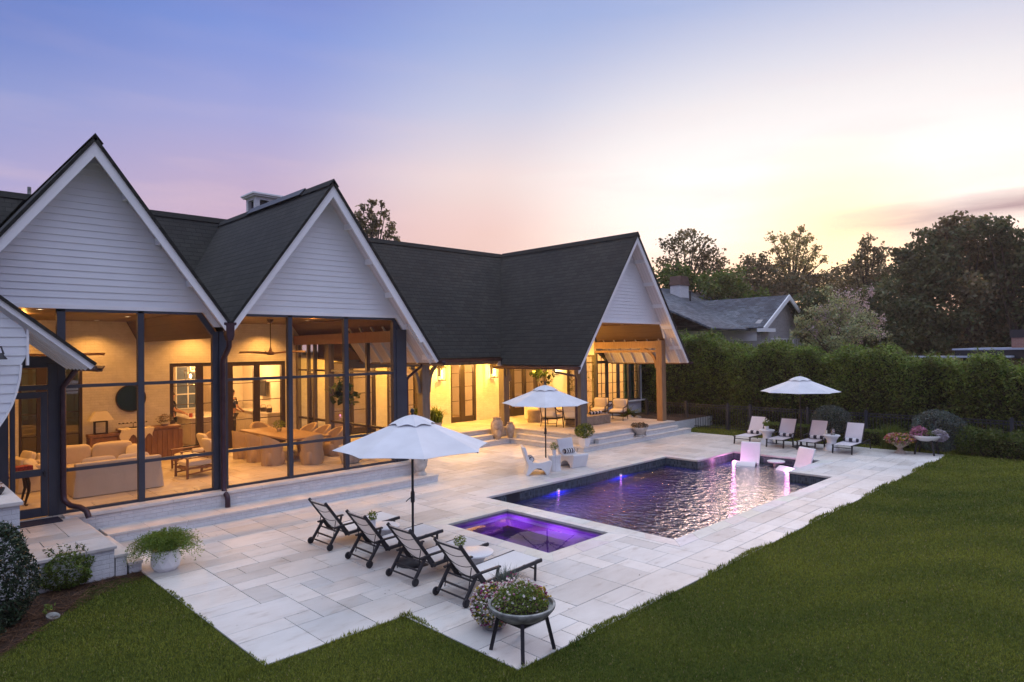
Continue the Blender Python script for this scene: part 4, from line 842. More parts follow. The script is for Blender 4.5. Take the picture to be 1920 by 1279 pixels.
# ---------------- furniture round the pool ----------------
def stripem(name, ax, w, c1, c2, off=0, duty=.5):
    t = MT(name); t.set(Roughness=.9); s_ = t.n('ShaderNodeSeparateXYZ'); t.L.new(t.co(), s_.inputs[0])
    f = t.math('FRACT', t.math('DIVIDE', t.math('ADD', s_.outputs[ax], off), w)); t.base(t.mix(t.math('GREATER_THAN', f, duty), c1, c2)); t.bump(t.noise(120, 3), .3, .002); return t.m
M['stripe'] = stripem('black_white_striped_towel', 1, .225, (.02, .02, .035), (.72, .71, .72), .056); M['stripe2'] = stripem('black_white_striped_bolster', 1, .095, (.015, .015, .03), (.74, .73, .72), .02)
# wheeled lounger, foot towards +x
def make_lounger():
    t_ = thing('sun_lounger', 'x', 'sun lounger'); bl = M['blacklum']
    for s in (-.31, .31):
        b_ = MB(); b_.bar((-.06, s*.94, .865), (.44, s*.94, .19), .035, .055); b_.build('back_rail', bl, t_, bevel=.012)
        b_ = MB(); b_.bar((.33, s, .225), (1.57, s, .30), .04, .06); b_.build('side_rail', bl, t_, bevel=.015)
        b_ = MB(); b_.bar((0, s, .06), (.24, s, .40), .04, .05); b_.bar((.24, s, .40), (.36, s, .22), .035, .045); b_.build('rear_leg', bl, t_, bevel=.01)
        b_ = MB(); b_.bar((.13, s*1.03, .385), (.30, s*1.03, .405), .05, .03); b_.bar((.30, s*1.03, .405), (.68, s*1.03, .415), .055, .03); b_.bar((.64, s*1.03, .40), (.60, s*1.02, .25), .035, .04); b_.build('armrest', bl, t_, bevel=.01)
        b_ = MB(); b_.bar((1.46, s*.9, .29), (1.43, s*.95, 0), .035, .045); b_.build('front_leg', bl, t_, bevel=.008)
        b_ = MB(); b_.lathe([(.058, -.016), (.062, -.010), (.062, .010), (.058, .016), (.03, .018), (.03, .022)], n=20); b_.xf(Matrix.Translation((0, s*1.12, .062)) @ Matrix.Rotation(R(90 if s < 0 else -90), 4, 'X')); b_.build('wheel', M['black'], t_, True)
        b_ = MB(); b_.tube([(.17, s*.86, .50), (.10, s*.86, .12)], .008, 6); b_.build('recline_strut', M['black'], t_, True)
    for x, z_, r_ in ((.02, .10, .014), (.10, .20, .016), (.16, .315, .014), (1.44, .19, .013), (1.55, .29, .018), (-.03, .80, .014), (.40, .24, .016)): b_ = MB(); b_.tube([(x, -.30, z_), (x, .30, z_)], r_, 8); b_.build('cross_bar', bl, t_, True)
    b_ = MB(); n, m = 12, 8; V = []; F = []
    for i in range(n+1):
        u = i/n; x = -.045+.47*u; z_ = .845-.645*u
        for j in range(m+1):
            v_ = j/m*2-1; sag = (1-v_*v_)*.035*math.sin(math.pi*min(1, u*1.05)) if u < .96 else 0; V.append((x-sag*.8, v_*.275, z_-sag*.55))
    b_.add(V, [(i*(m+1)+j, i*(m+1)+j+1, (i+1)*(m+1)+j+1, (i+1)*(m+1)+j) for i in range(n) for j in range(m)]); sb = b_.build('back_sling', M['slingb'], t_, True, fix=False)
    b_ = MB()
    for u in (.22, .50, .76):
        pts = []
        for j in range(9):
            v_ = j/4-1; q = u+(1-v_*v_)*.05; sag = (1-v_*v_)*.040; pts.append((-.045+.47*q-sag*.8-.006, v_*.272, .845-.645*q-sag*.55-.004))
        b_.tube(pts, .0055, 6)
    b_.build('seam', M['black'], sb, True)
    b_ = MB(); V = []
    for i in range(15):
        u = i/14; x = .40+1.14*u; z_ = .262+.062*u
        for j in range(m+1): v_ = j/m*2-1; V.append((x, v_*.285, z_-(1-v_*v_)*.018*math.sin(math.pi*u)))
    b_.add(V, [(i*(m+1)+j, i*(m+1)+j+1, (i+1)*(m+1)+j+1, (i+1)*(m+1)+j) for i in range(14) for j in range(m)]); b_.build('seat_sling', M['sling'], t_, True, fix=False)
    return t_
LG = make_lounger(); g1 = 'wheeled black loungers in a row on the pale paving'
lbl = ['wheeled black lounger farthest from the flower bowl, nearest the porch', 'wheeled black lounger with a potted plant table at its far arm, second from the porch', 'wheeled black lounger with the round black umbrella base behind it', 'wheeled black lounger right behind the flower bowl on the lawn corner']
for i, y in enumerate((11.20, 9.86, 8.60, 7.40)):
    if i == 0: LG.location = (6.02, y, 0); LG['label'] = lbl[0]; LG['group'] = g1; LG.rotation_euler = (0, 0, R(1))
    else: dup(LG, (6.01, y, 0), R((0, -1, .5, -1)[i]), lbl[i], g1)
def side_table(loc, label, r=.26, h=.34, ww=.13, wb=.2, group=None):
    t_ = thing('side_table', label, 'side table', loc, 0, group); b_ = MB(); b_.lathe([(r-.02, h-.035), (r, h-.028), (r, h-.006), (r-.012, h), (.02, h)], n=36); b_.build('table_top', M['plastic'], t_, True)
    b_ = MB(); b_.lathe([(wb, 0), (wb, .02), (ww, h*.45), (r*.7, h-.036)], n=28); b_.build('pedestal', M['plastic'], t_, True); return t_
side_table((6.92, 10.47, 0), 'round white side table between the two loungers nearest the porch', .30, .36); side_table((7.02, 8.03, 0), 'round white side table between the two loungers nearest the flower bowl', .31, .36)
def tuft(name, P, size, m, parent=None, t=None, asp=.4, seed=0, up=.3, droop=0):
    return npmesh(name, leaves(P, size, asp, up, droop, seed=seed), 4, m, parent, t if t is not None else tints(len(P), .7, 1.35, seed))
def potted(loc, label, r, h, m, fol, n, fr_, fh, ls, seed, cat='potted plant', facets=24, group=None, asp=.45, name='potted_plant', up=.3):
    t_ = thing(name, label, cat, loc, 0, group); b_ = MB(); b_.lathe([(r*.72, 0), (r*.78, .01), (r, h*.96), (r, h), (r*.9, h), (r*.86, h*.9), (.01, h*.88)], n=facets); b_.build('pot', M[m], t_, facets > 12)
    P = inball(n, (0, 0, h+fh*.45), (fr_, fr_, fh*.62), seed, .2); P[:, 2] = np.maximum(P[:, 2], h*.9); tuft('foliage', P, ls, M[fol], t_, asp=asp, seed=seed, up=up); return t_
potted((6.70, 10.50, .36), 'small bushy plant in a white pot on the side table nearer the porch', .065, .14, 'ceramic', 'lf_light', 160, .09, .15, .045, 21)
potted((6.86, 8.20, .36), 'small bright green plant in a white pot on the side table nearer the flower bowl', .06, .09, 'ceramic', 'lf_light', 260, .11, .16, .035, 22)
# ---------------- umbrellas ----------------
def make_umb():
    t_ = thing('umbrella', 'x', 'umbrella'); n = 8; rr, zt, ze = 1.32, 2.49, 1.97; nr, ns = 5, 6; K = n*ns
    def cano(name, u0, u1, dz, sc, drop=0, cur=0):
        b_ = MB(); V = []
        for i in range(nr+1):
            u = u0+(u1-u0)*i/nr
            for k in range(K):
                a = 2*math.pi*k/K+R(14); ph = (k % ns)/ns; cr = math.cos(math.pi/n)/math.cos((ph-.5)*2*math.pi/n); sn = math.sin(math.pi*ph); e_ = i/nr
                rad = rr*u*cr*(1-sc*sn*e_**3); V.append((rad*math.cos(a), rad*math.sin(a), zt+dz-(zt-ze)*u-.012*sn*math.sin(math.pi*e_)+cur*math.sin(math.pi*e_)*.02+(drop*(sn-.3)*e_**4)))
        b_.add(V, [(i*K+k, i*K+(k+1) % K, (i+1)*K+(k+1) % K, (i+1)*K+k) for i in range(nr) for k in range(K)]); c = b_.build(name, M['canvas'], t_, False, fix=False); md = c.modifiers.new('thick', 'SOLIDIFY'); md.thickness = .006; return c
    cano('canopy', .16, 1.0, 0, .045); cano('vent', .01, .30, .028, .10, .035, 1)
    b_ = MB(); b_.tube([(0, 0, .06), (0, 0, 2.52)], .021, 12); b_.build('pole', M['black'], t_, True)
    b_ = MB(); b_.ell((0, 0, 2.585), .036, .036, .04); b_.tube([(0, 0, 2.51), (0, 0, 2.56)], .02, 10); b_.build('finial', M['black'], t_, True)
    b_ = MB(); b_.lathe([(.034, -.09), (.036, .07), (.026, .10)], (0, 0, 1.12), 12); cr_ = b_.build('crank_housing', M['black'], t_, True); b_ = MB(); b_.tube([(-.03, 0, 1.12), (-.09, .01, 1.09), (-.13, .015, 1.06)], .009, 6); b_.build('crank_handle', M['black'], cr_, True)
    b_ = MB(); b_.lathe([(.29, 0), (.30, .02), (.28, .045), (.10, .075), (.04, .09), (.035, .24), (.02, .24)], n=36); b_.build('base', M['black'], t_, True)
    for k in range(n):
        a = 2*math.pi*k/n+R(14); b_ = MB(); b_.bar((.05*math.cos(a), .05*math.sin(a), zt-.04), (rr*.99*math.cos(a), rr*.99*math.sin(a), ze-.005), .016, .022); b_.bar((.03*math.cos(a), .03*math.sin(a), 2.02), (.62*math.cos(a), .62*math.sin(a), 2.235), .012, .016); b_.build('rib', M['black'], t_)
    b_ = MB(); b_.lathe([(.04, -.03), (.045, .03)], (0, 0, 2.02), 12); b_.build('hub', M['black'], t_, True); return t_
U = make_umb(); U.location = (6.66, 9.2, 0); U['label'] = 'pale umbrella over the wheeled loungers in the foreground'; U['group'] = 'pale market umbrellas'; U.rotation_euler = (R(.6), 0, R(3))
dup(U, (14.72, 13.50, 0), R(28), 'pale umbrella behind the two white moulded chairs', 'pale market umbrellas').rotation_euler = (R(.6), R(-1.2), R(28))
dup(U, (23.62, 9.42, 0), R(50), 'pale umbrella over the four loungers by the hedge', 'pale market umbrellas')
# ---------------- white moulded chairs ----------------
def make_moulded():
    t_ = thing('moulded_chair', 'x', 'chair'); outer = [(-.06, .80), (-.01, .82), (.03, .79), (.08, .60), (.16, .44), (.28, .36), (.42, .345), (.62, .38), (.74, .41), (.80, .38), (.80, .33), (.76, .20), (.70, .0), (.64, .0), (.58, .10), (.48, .19), (.36, .20), (.26, .15), (.17, .05), (.12, .0), (.04, .0), (.09, .14), (.12, .28), (.07, .40), (0, .58)]
    b_ = MB(); n = len(outer); ys_ = [-.30, -.26, -.15, 0, .15, .26, .30]; V = []
    for y in ys_:
        f = 1-.10*(abs(y)/.3)**2
        for x, z_ in outer: V.append((x+(.02*(abs(y)/.3)**2 if z_ > .45 else 0), y*(1.0 if z_ < .45 else .96+.18*(z_-.45)), z_))
    F = [tuple(range(n)), tuple(range((len(ys_)-1)*n, len(ys_)*n))[::-1]]+[(j*n+i, j*n+(i+1) % n, (j+1)*n+(i+1) % n, (j+1)*n+i) for j in range(len(ys_)-1) for i in range(n)]
    b_.add(V, F); o = b_.build('shell', M['plastic'], t_, True, bevel=.012); return t_
MC = make_moulded(); MC.location = (13.58, 13.35, 0); MC.rotation_euler = (0, 0, R(-38)); MC['label'] = 'white moulded chair to the left of the umbrella pole'; MC['group'] = 'white moulded chairs'
dup(MC, (15.58, 13.52, 0), R(-98), 'white moulded chair to the right of the little white table', 'white moulded chairs')
def bolster(loc, rz, label, r=.075, w=.42, m='stripe2', grp=None, cat='bolster', nm='bolster_pillow'):
    b_ = MB(); b_.tube([(0, -w/2, 0), (0, -w/2+.02, 0), (0, w/2-.02, 0), (0, w/2, 0)], [r*.8, r, r, r*.8], 18); o = b_.build(nm, M[m], None, True); o.location = loc; o.rotation_euler = (0, 0, rz); return tag(o, label, cat, grp)
bolster((13.76, 13.21, .45), R(-38), 'striped bolster on the left white moulded chair', grp='striped bolsters'); bolster((15.55, 13.29, .45), R(-98), 'striped bolster on the right white moulded chair', grp='striped bolsters')
t_ = thing('garden_stool', 'fluted white drum table between the two moulded chairs', 'side table', (14.62, 13.06, 0)); b = MB(); V = []
prof = [(.20, 0), (.185, .10), (.175, .24), (.19, .38), (.205, .45), (.18, .46), (.01, .46)]
for r_, z_ in prof:
    for k in range(32): a = 2*math.pi*k/32; q = 1-.07*(k % 4 == 0); V.append((r_*q*math.cos(a), r_*q*math.sin(a), z_))
b.add(V, [(i*32+k, i*32+(k+1) % 32, (i+1)*32+(k+1) % 32, (i+1)*32+k) for i in range(6) for k in range(32)]); b.build('body', M['plastic'], t_)
potted((14.60, 13.05, .46), 'small leafy plant in a patterned cup on the fluted white table', .065, .16, 'ceramic', 'lf_light', 160, .13, .22, .05, 23)
# ---------------- loungers by the hedge ----------------
def make_bl(arms, ext):
    t_ = thing('pool_lounger', 'x', 'sun lounger'); bl = M['black']; w = .30
    for s in (-w, w):
        b_ = MB(); b_.bar((0, s, .275), (1.02, s, .29), .035, .035)
        if ext: b_.bar((1.02, s, .29), (1.72, s, .33), .03, .035); b_.bar((1.70, s, .33), (1.80, s, 0), .03, .03)
        b_.build('side_rail', bl, t_, bevel=.006); b_ = MB(); b_.bar((.98, s*.97, .28), (1.36, s*.97, .93), .03, .035); b_.build('back_rail', bl, t_, bevel=.006)
        b_ = MB(); b_.bar((.07, s, .27), (.02, s, 0), .04, .045); b_.build('front_leg', bl, t_)
        if not ext: b_ = MB(); b_.bar((.88, s, .28), (.90, s, 0), .04, .045); b_.build('rear_leg', bl, t_)
        if arms: b_ = MB(); b_.bar((.62, s*1.08, .43), (1.10, s*1.08, .45), .05, .025); b_.bar((.70, s*1.05, .43), (.72, s*1.03, .28), .03, .03); b_.build('armrest', bl, t_)
    for x, z_ in ((.045, .15), (.90, .15), (.98, .27), (1.35, .92)) if not ext else ((.045, .2), (.98, .27), (1.35, .92), (1.75, .18)): b_ = MB(); b_.tube([(x, -w, z_), (x, w, z_)], .013, 6); b_.build('cross_bar', bl, t_)
    b_ = MB(); V = []
    for i in range(11):
        u = i/10; x = .0+.98*u
        for j in range(7): v_ = j/3-1; V.append((x, v_*.28, .295-(1-v_*v_)*.02*math.sin(math.pi*u)+.008*u))
    b_.add(V, [(i*7+j, i*7+j+1, (i+1)*7+j+1, (i+1)*7+j) for i in range(10) for j in range(6)]); b_.build('seat_sling', M['slingl'], t_, True, fix=False)
    b_ = MB(); b_.add([(.985, -.27, .30), (.985, .27, .30), (1.35, .27, .93), (1.35, -.27, .93)], [(0, 1, 2, 3)]); b_.build('back_sling', M['slingl'], t_, fix=False); return t_
g2 = 'loungers by the hedge'
for i, (y, x, ar, ex, lb) in enumerate(((11.32, 22.98, 0, 1, 'low black lounger with lilac sling, farthest left in front of the fence'), (10.08, 22.95, 1, 0, 'black lounger with armrests just left of the far umbrella pole'), (9.03, 23.02, 1, 0, 'black lounger with armrests just right of the far umbrella pole'), (7.85, 23.0, 0, 1, 'low black lounger with lilac sling, nearest the pedestal urn of flowers'))):
    o = make_bl(ar, ex); o.location = (x, y, 0); o['label'] = lb; o['group'] = g2; o.rotation_euler = (0, 0, R((-2, 1, 0, -1)[i]))
    q = bolster((x+.90, y, .37), 0, 'rolled black and white towel on the '+lb.replace('low ', '').replace('black ', '', 1), .062, .46, 'stripe', 'rolled striped towels', 'towel', 'rolled_towel'); q['label'] = ('rolled black and white towel on the lounger farthest left by the fence', 'rolled towel on the lounger left of the far umbrella pole', 'rolled towel on the lounger right of the far umbrella pole', 'rolled towel on the lounger nearest the pedestal urn')[i]
def hourglass(loc, label):
    t_ = thing('hourglass_table', label, 'side table', loc, 0, 'white hourglass tables'); b_ = MB(); b_.lathe([(.27, 0), (.27, .02), (.20, .12), (.145, .24), (.16, .34), (.23, .45), (.275, .49), (.275, .51), (.26, .52), (.01, .52)], n=32); b_.build('body', M['plastic'], t_, True)
hourglass((23.75, 10.70, 0), 'white hourglass table with a flowering pot, left of the far umbrella'); hourglass((23.72, 8.42, 0), 'white hourglass table with a pitcher, right of the far umbrella')
o = potted((23.75, 10.72, .52), 'small pot of white flowers on the left hourglass table', .09, .13, 'ceramic', 'lf_light', 160, .13, .2, .06, 24)
P = inball(26, (0, 0, .32), (.12, .12, .08), 3, .5); tuft('blossom', P, .05, M['petal'], o, np.full((26, 3), .75), asp=.9, seed=3)
t_ = thing('pitcher', 'small glass pitcher of drink on the right hourglass table', 'pitcher', (23.66, 8.35, .52)); b = MB(); b.lathe([(.06, 0), (.075, .02), (.075, .12), (.055, .18), (.06, .21), (.055, .21), (.05, .18), (.068, .12), (.068, .02), (.01, .015)], n=20); b.build('jug', M['clear'], t_, True); b = MB(); b.tube([(.07, 0, .17), (.12, 0, .15), (.12, 0, .07), (.075, 0, .05)], .009, 6); b.build('handle', M['clear'], t_, True); b = MB(); b.lathe([(.065, .02), (.066, .09), (.01, .09)], n=16); b.build('drink', plain('pale_lemonade', (.75, .60, .32), .3), t_, True)
t_ = thing('candle', 'cream pillar candle beside the pitcher', 'candle', (23.74, 8.60, .52)); b = MB(); b.lathe([(.035, 0), (.035, .14), (.01, .135)], n=16); b.build('wax', M['cushion'], t_, True); b = MB(); b.tube([(0, 0, .13), (0, 0, .155)], .003, 5); b.build('wick', M['black'], t_)
# in-pool chairs and table
def inpool(loc, rz, label):
    t_ = thing('in_pool_chair', label, 'chair', loc, rz, 'white in-pool chairs'); prof = [(-.50, .02), (-.40, .16), (-.22, .27), (-.10, .25), (.06, .13), (.22, .08), (.34, .14), (.44, .34), (.52, .58), (.60, .78), (.66, .80)]
    b_ = MB(); V = []; th = .055; n = len(prof)
    for y in (-.31, .31):
        for i, (x, z_) in enumerate(prof):
            a = prof[max(0, i-1)]; c = prof[min(n-1, i+1)]; dx, dz = c[0]-a[0], c[1]-a[1]; l = math.hypot(dx, dz); V.append((x, y, z_)); V.append((x+dz/l*th, y, z_-dx/l*th))
    m = 2*n; F = [(2*i, 2*i+2, m+2*i+2, m+2*i) for i in range(n-1)]+[(2*i+1, m+2*i+1, m+2*i+3, 2*i+3) for i in range(n-1)]+[(2*i, 2*i+1, 2*i+3, 2*i+2) for i in range(n-1)]+[(m+2*i, m+2*i+2, m+2*i+3, m+2*i+1) for i in range(n-1)]+[(0, m, m+1, 1), (m-2, m-1, 2*m-1, 2*m-2)]
    b_.add(V, F); b_.build('shell', M['plastic'], t_, True, bevel=.01)
    b_ = MB(); b_.box(-.30, .34, -.27, .27, -.08, .06); b_.build('foot', M['plastic'], t_, bevel=.03)
inpool((20.72, 10.02, -.42), R(14), 'white in-pool chair on the left of the shallow ledge'); inpool((20.62, 8.50, -.42), R(-22), 'white in-pool chair on the right of the shallow ledge')
t_ = thing('in_pool_table', 'round white table top at water level between the in-pool chairs', 'table', (21.0, 9.18, -.5)); b = MB(); b.lathe([(.25, .34), (.27, .36), (.27, .385), (.25, .395), (.01, .395)], n=32); b.build('table_top', M['plastic'], t_, True); b = MB(); b.lathe([(.16, 0), (.09, .06), (.07, .34)], n=20); b.build('stem', M['plastic'], t_, True)
# ---------------- flower bowls and urns ----------------
def bowl_stand(loc, label, r, mbowl, rim=.55, leg=.265):
    t_ = thing('bowl_planter', label, 'planter', loc); b_ = MB(); b_.lathe([(.10, rim-.20), (r*.55, rim-.175), (r*.85, rim-.10), (r*.985, rim-.035), (r, rim-.012), (r*1.0, rim), (r*.93, rim+.004), (r*.90, rim-.03), (r*.6, rim-.06), (.01, rim-.05)], n=44); b_.build('bowl', M[mbowl], t_, True)
    b_ = MB(); b_.lathe([(r*.88, rim-.045), (r*.5, rim-.03), (.01, rim-.02)], n=30); b_.build('soil', M['soil'], t_, True)
    for k in range(4):
        a = R(45+90*k); b_ = MB(); b_.bar((leg*1.02*math.cos(a)*1.41, leg*1.02*math.sin(a)*1.41, 0), (leg*.76*math.cos(a)*1.41, leg*.76*math.sin(a)*1.41, rim-.13), .045, .045, (math.cos(a), math.sin(a), 0)); b_.build('leg', M['black'], t_, bevel=.004)
    b_ = MB(); q = leg*.78
    for a, c in (((-q, -q), (q, -q)), ((q, -q), (q, q)), ((q, q), (-q, q)), ((-q, q), (-q, -q))): b_.bar((*a, rim-.165), (*c, rim-.165), .02, .05)
    b_.build('stretcher', M['black'], t_); return t_
def petals(P, cols, seed, size, parent, name='blossom', asp=.85):
    g = np.random.default_rng(seed); c = np.array(cols)[g.integers(0, len(cols), len(P))]*g.uniform(.8, 1.1, (len(P), 1)); V = []; T = []
    for k in range(3):   # three crossed petals per flower
        V.append(leaves(P+g.normal(size=P.shape)*size*.12, size, asp, .9, seed=seed+k)); T.append(c)
    return npmesh(name, np.concatenate(V), 4, M['petal'], parent, np.concatenate(T))
WHT = (.78, .72, .78); MAG = (.35, .04, .22); YEL = (.55, .40, .05); PKK = (.50, .22, .34)
fb = bowl_stand((5.645, 5.60, 0), 'flower filled stone bowl on a black four-legged stand at the lawn corner', .405, 'concrete')
g = np.random.default_rng(31)
def mound(n, c, rx, ry, rz, seed, lo=.0): P = inball(n, c, (rx, ry, rz), seed, .45); return P[P[:, 2] > c[2]+lo]
P = mound(6500, (-.0, .03, .50), .34, .35, .30, 32); tuft('foliage', P, .028, M['lf_light'], fb, tints(len(P), .55, 1.5, 3), asp=.55, seed=4)
P = mound(760, (-.0, .06, .53), .34, .34, .32, 33); P = P[g.uniform(size=len(P)) < np.where(P[:, 1] > -.05, .9, .25)]; petals(P, [WHT, WHT, WHT, PKK], 34, .034, fb)
P = mound(90, (.24, -.10, .56), .10, .12, .16, 35); petals(P, [YEL, YEL, MAG], 36, .036, fb); P = mound(50, (.1, .25, .62), .12, .12, .25, 37); petals(P, [PKK, MAG], 38, .032, fb)
pt = thing('trailing_petunias', 'trailing ball of white and magenta petunias on a low pot beside the stone bowl', 'flowers', (5.83, 6.32, 0)); b = MB(); b.lathe([(.12, 0), (.15, .02), (.17, .20), (.15, .20), (.01, .19)], n=24); b.build('pot', M['concrete'], pt, True)
P = inball(4600, (0, 0, .28), (.27, .29, .27), 40, .6); P[:, 2] = np.maximum(P[:, 2], .03); tuft('foliage', P, .028, M['lf_mid'], pt, tints(len(P), .5, 1.4, 5), asp=.5, seed=6)
P = inball(700, (0, 0, .29), (.29, .31, .28), 41, .9); petals(P[P[:, 2] > .05], [WHT, WHT, WHT, (.5, .34, .42), MAG, YEL], 42, .036, pt)
def spikes(name, n, c, r, h, wd_, m, parent, seed, lean=.45, base=.03, tl=.7, th=1.2, curl=.3):
    g = np.random.default_rng(seed); a = g.uniform(0, 6.28, n); l = g.uniform(.1, 1, n)*lean; hh = h*g.uniform(.6, 1.05, n); bx = np.stack([c[0]+base*g.normal(size=n), c[1]+base*g.normal(size=n), np.full(n, c[2])], 1)
    d = np.stack([np.cos(a), np.sin(a), np.zeros(n)], 1); s = np.stack([-np.sin(a), np.cos(a), np.zeros(n)], 1); V = []
    mid = bx+d*(l*hh*.4)[:, None]+np.array([0, 0, 1])*(hh*.6)[:, None]; tip = bx+d*(l*hh*(1+curl))[:, None]+np.array([0, 0, 1])*(hh*(1-curl*l))[:, None]
    V = np.stack([bx-s*wd_*.35, bx+s*wd_*.35, mid+s*wd_*.5, mid-s*wd_*.5], 1); V2 = np.stack([mid-s*wd_*.5, mid+s*wd_*.5, tip+s*wd_*.06, tip-s*wd_*.06], 1)
    T = tints(n, tl, th, seed); return npmesh(name, np.concatenate([V, V2]).reshape(-1, 3), 4, m, parent, np.concatenate([T, T]))
gp = thing('grass_planter', 'spiky blue green grass in a low pot behind the stone bowl', 'potted plant', (6.32, 6.55, 0)); b = MB(); b.lathe([(.13, 0), (.17, .22), (.15, .22), (.01, .2)], n=24); b.build('pot', M['concrete'], gp, True)
spikes('grass_blades', 420, (0, 0, .2), .1, .42, .007, M['lf_grey'], gp, 44, .6, .06, .6, 1.2)
ur = thing('pedestal_urn', 'stone pedestal urn of pink and yellow flowers before the low hedge', 'urn', (24.4, 6.50, 0)); b = MB(); b.lathe([(.17, 0), (.17, .04), (.10, .09), (.07, .16), (.12, .22), (.24, .29), (.29, .36), (.30, .38), (.26, .38), (.01, .36)], n=28); b.build('urn', M['terra'], ur, True)
P = inball(1500, (0, 0, .42), (.42, .42, .17), 46, .2); tuft('foliage', P, .06, M['lf_mid'], ur, seed=7); P = inball(420, (0, 0, .47), (.47, .47, .20), 47, .6); petals(P, [PKK, PKK, (.5, .15, .12), YEL, (.55, .45, .3)], 48, .06, ur)
sg = thing('ornamental_grass', 'upright tuft of grey green grass rising behind the pedestal urn', 'grass tuft', (25.3, 6.95, -.04)); spikes('blades', 500, (0, 0, 0), .1, .95, .02, M['lf_light'], sg, 50, .45, .14, .4, .85)
bw_ = bowl_stand((24.72, 5.82, 0), 'white bowl of pink and lilac flowers on a black stand at the far deck corner', .45, 'ceramic', .62, .27)
P = mound(1300, (0, 0, .58), .40, .42, .22, 51); tuft('foliage', P, .06, M['lf_light'], bw_, tints(len(P), .4, .9, 8), seed=8); P = mound(420, (-.05, .18, .60), .36, .28, .30, 52); petals(P, [PKK, (.5, .2, .38)], 53, .065, bw_); P = inball(420, (.08, -.34, .62), (.26, .26, .20), 54, .4); petals(P, [(.52, .46, .62), (.55, .50, .60)], 55, .065, bw_)
fp = thing('faceted_planter', 'white faceted planter with an arching fern by the entry steps', 'planter', (3.62, 11.98, 0), R(20)); b = MB(); V = []
for r_, z_, o_ in ((.17, 0, 0), (.225, .07, .5), (.235, .22, 0), (.205, .34, .5), (.18, .34, .5), (.01, .31, .5)):
    for k in range(9): a = 2*math.pi*(k+o_)/9; V.append((r_*math.cos(a), r_*math.sin(a), z_))
F = []
for i in range(5):
    for k in range(9): A_, B_, C__, D__ = i*9+k, i*9+(k+1) % 9, (i+1)*9+(k+1) % 9, (i+1)*9+k; F += ([(A_, B_, D__), (B_, C__, D__)] if i % 2 == 0 else [(A_, B_, C__), (A_, C__, D__)])
b.add(V, F); b.build('pot', M['ceramic'], fp)
g = np.random.default_rng(60); PP = []
for k in range(560):
    a = g.uniform(0, 6.28); rch = g.uniform(.15, .62); h0 = g.uniform(.06, .26)
    n_ = int(20+rch*60); u = np.linspace(.05, 1, n_); x = rch*u**.9; zz = .33+h0*np.sin(u*2.0)*1.3-(rch**1.6)*.9*np.maximum(0, u-.35)**1.6
    q = np.stack([x*math.cos(a), x*math.sin(a), zz], 1)+g.normal(size=(n_, 3))*.012; PP.append(q)
P = np.concatenate(PP); P[:, 2] = np.maximum(P[:, 2], .03); tuft('fern', P, .034, M['lf_fern'], fp, tints(len(P), .6, 1.3, 9), asp=.3, seed=9)
ut = thing('tall_urn', 'tall aged white urn with drooping leaves at the end of the porch step', 'urn', (10.93, 14.72, .19)); b = MB(); b.lathe([(.18, 0), (.18, .03), (.12, .10), (.13, .13), (.19, .24), (.215, .38), (.21, .52), (.19, .60), (.205, .63), (.19, .64), (.01, .6)], n=32); b.build('urn', M['limestone'], ut, True)
spikes('leaves', 90, (0, 0, .60), .1, .34, .03, M['lf_mid'], ut, 61, 1.6, .05, .5, 1.2, .5)
def jar(loc, label, s, prof, rz=0):
    t_ = thing('terracotta_jar', label, 'jar', loc, rz, 'pale clay jars on the terrace steps'); b_ = MB(); b_.lathe([(r_*s, z_*s) for r_, z_ in prof], n=26); b_.build('body', M['terra'], t_, True)
    for q in (-1, 1): b_ = MB(); b_.tube([(q*.12*s, 0, .90*s), (q*.24*s, 0, .92*s), (q*.27*s, 0, .78*s), (q*.22*s, 0, .68*s)], .022*s, 6); b_.build('handle', M['terra'], t_, True)
pr1 = [(.16, 0), (.18, .03), (.24, .25), (.31, .55), (.28, .78), (.17, .90), (.19, .97), (.22, 1.0), (.17, 1.0), (.12, .9), (.01, .85)]
jar((17.42, 18.50, .18), 'big grey clay jar at the back of the group by the inner steps', .82, pr1); jar((17.92, 18.28, .18), 'pale clay jar at the right of the group by the inner steps', .60, pr1, .6); jar((17.25, 18.28, .18), 'smallest clay jar at the left of the group by the inner steps', .40, pr1, 1.)
jd = thing('jade_planter', 'leafy jade plant in a square tapered white pot on the terrace corner', 'potted plant', (18.02, 14.68, .18), R(0)); b = MB(); b.add([(-.15, -.15, 0), (.15, -.15, 0), (.15, .15, 0), (-.15, .15, 0), (-.2, -.2, .36), (.2, -.2, .36), (.2, .2, .36), (-.2, .2, .36), (-.17, -.17, .36), (.17, -.17, .36), (.17, .17, .36), (-.17, .17, .36), (-.16, -.16, .31), (.16, -.16, .31), (.16, .16, .31), (-.16, .16, .31)], [(3, 2, 1, 0), (0, 1, 5, 4), (1, 2, 6, 5), (2, 3, 7, 6), (3, 0, 4, 7), (4, 5, 9, 8), (5, 6, 10, 9), (6, 7, 11, 10), (7, 4, 8, 11), (8, 9, 13, 12), (9, 10, 14, 13), (10, 11, 15, 14), (11, 8, 12, 15), (12, 13, 14, 15)]); b.build('pot', M['ceramic'], jd, bevel=.01); jd.scale = (.82,)*3
P = inball(620, (0, 0, .66), (.46, .42, .32), 63, .3); tuft('foliage', P, .10, M['lf_light'], jd, tints(len(P), .4, 1.1, 10), asp=.55, seed=10)
bs = thing('fluted_bowl', 'fluted stone bowl of reddish succulents standing on the terrace step', 'planter', (21.37, 14.66, .18)); b = MB(); b.lathe([(.20, 0), (.20, .04), (.13, .08), (.18, .14), (.30, .30), (.31, .36), (.27, .36), (.01, .33)], n=28, facet=True); b.build('bowl', M['limestone'], bs)
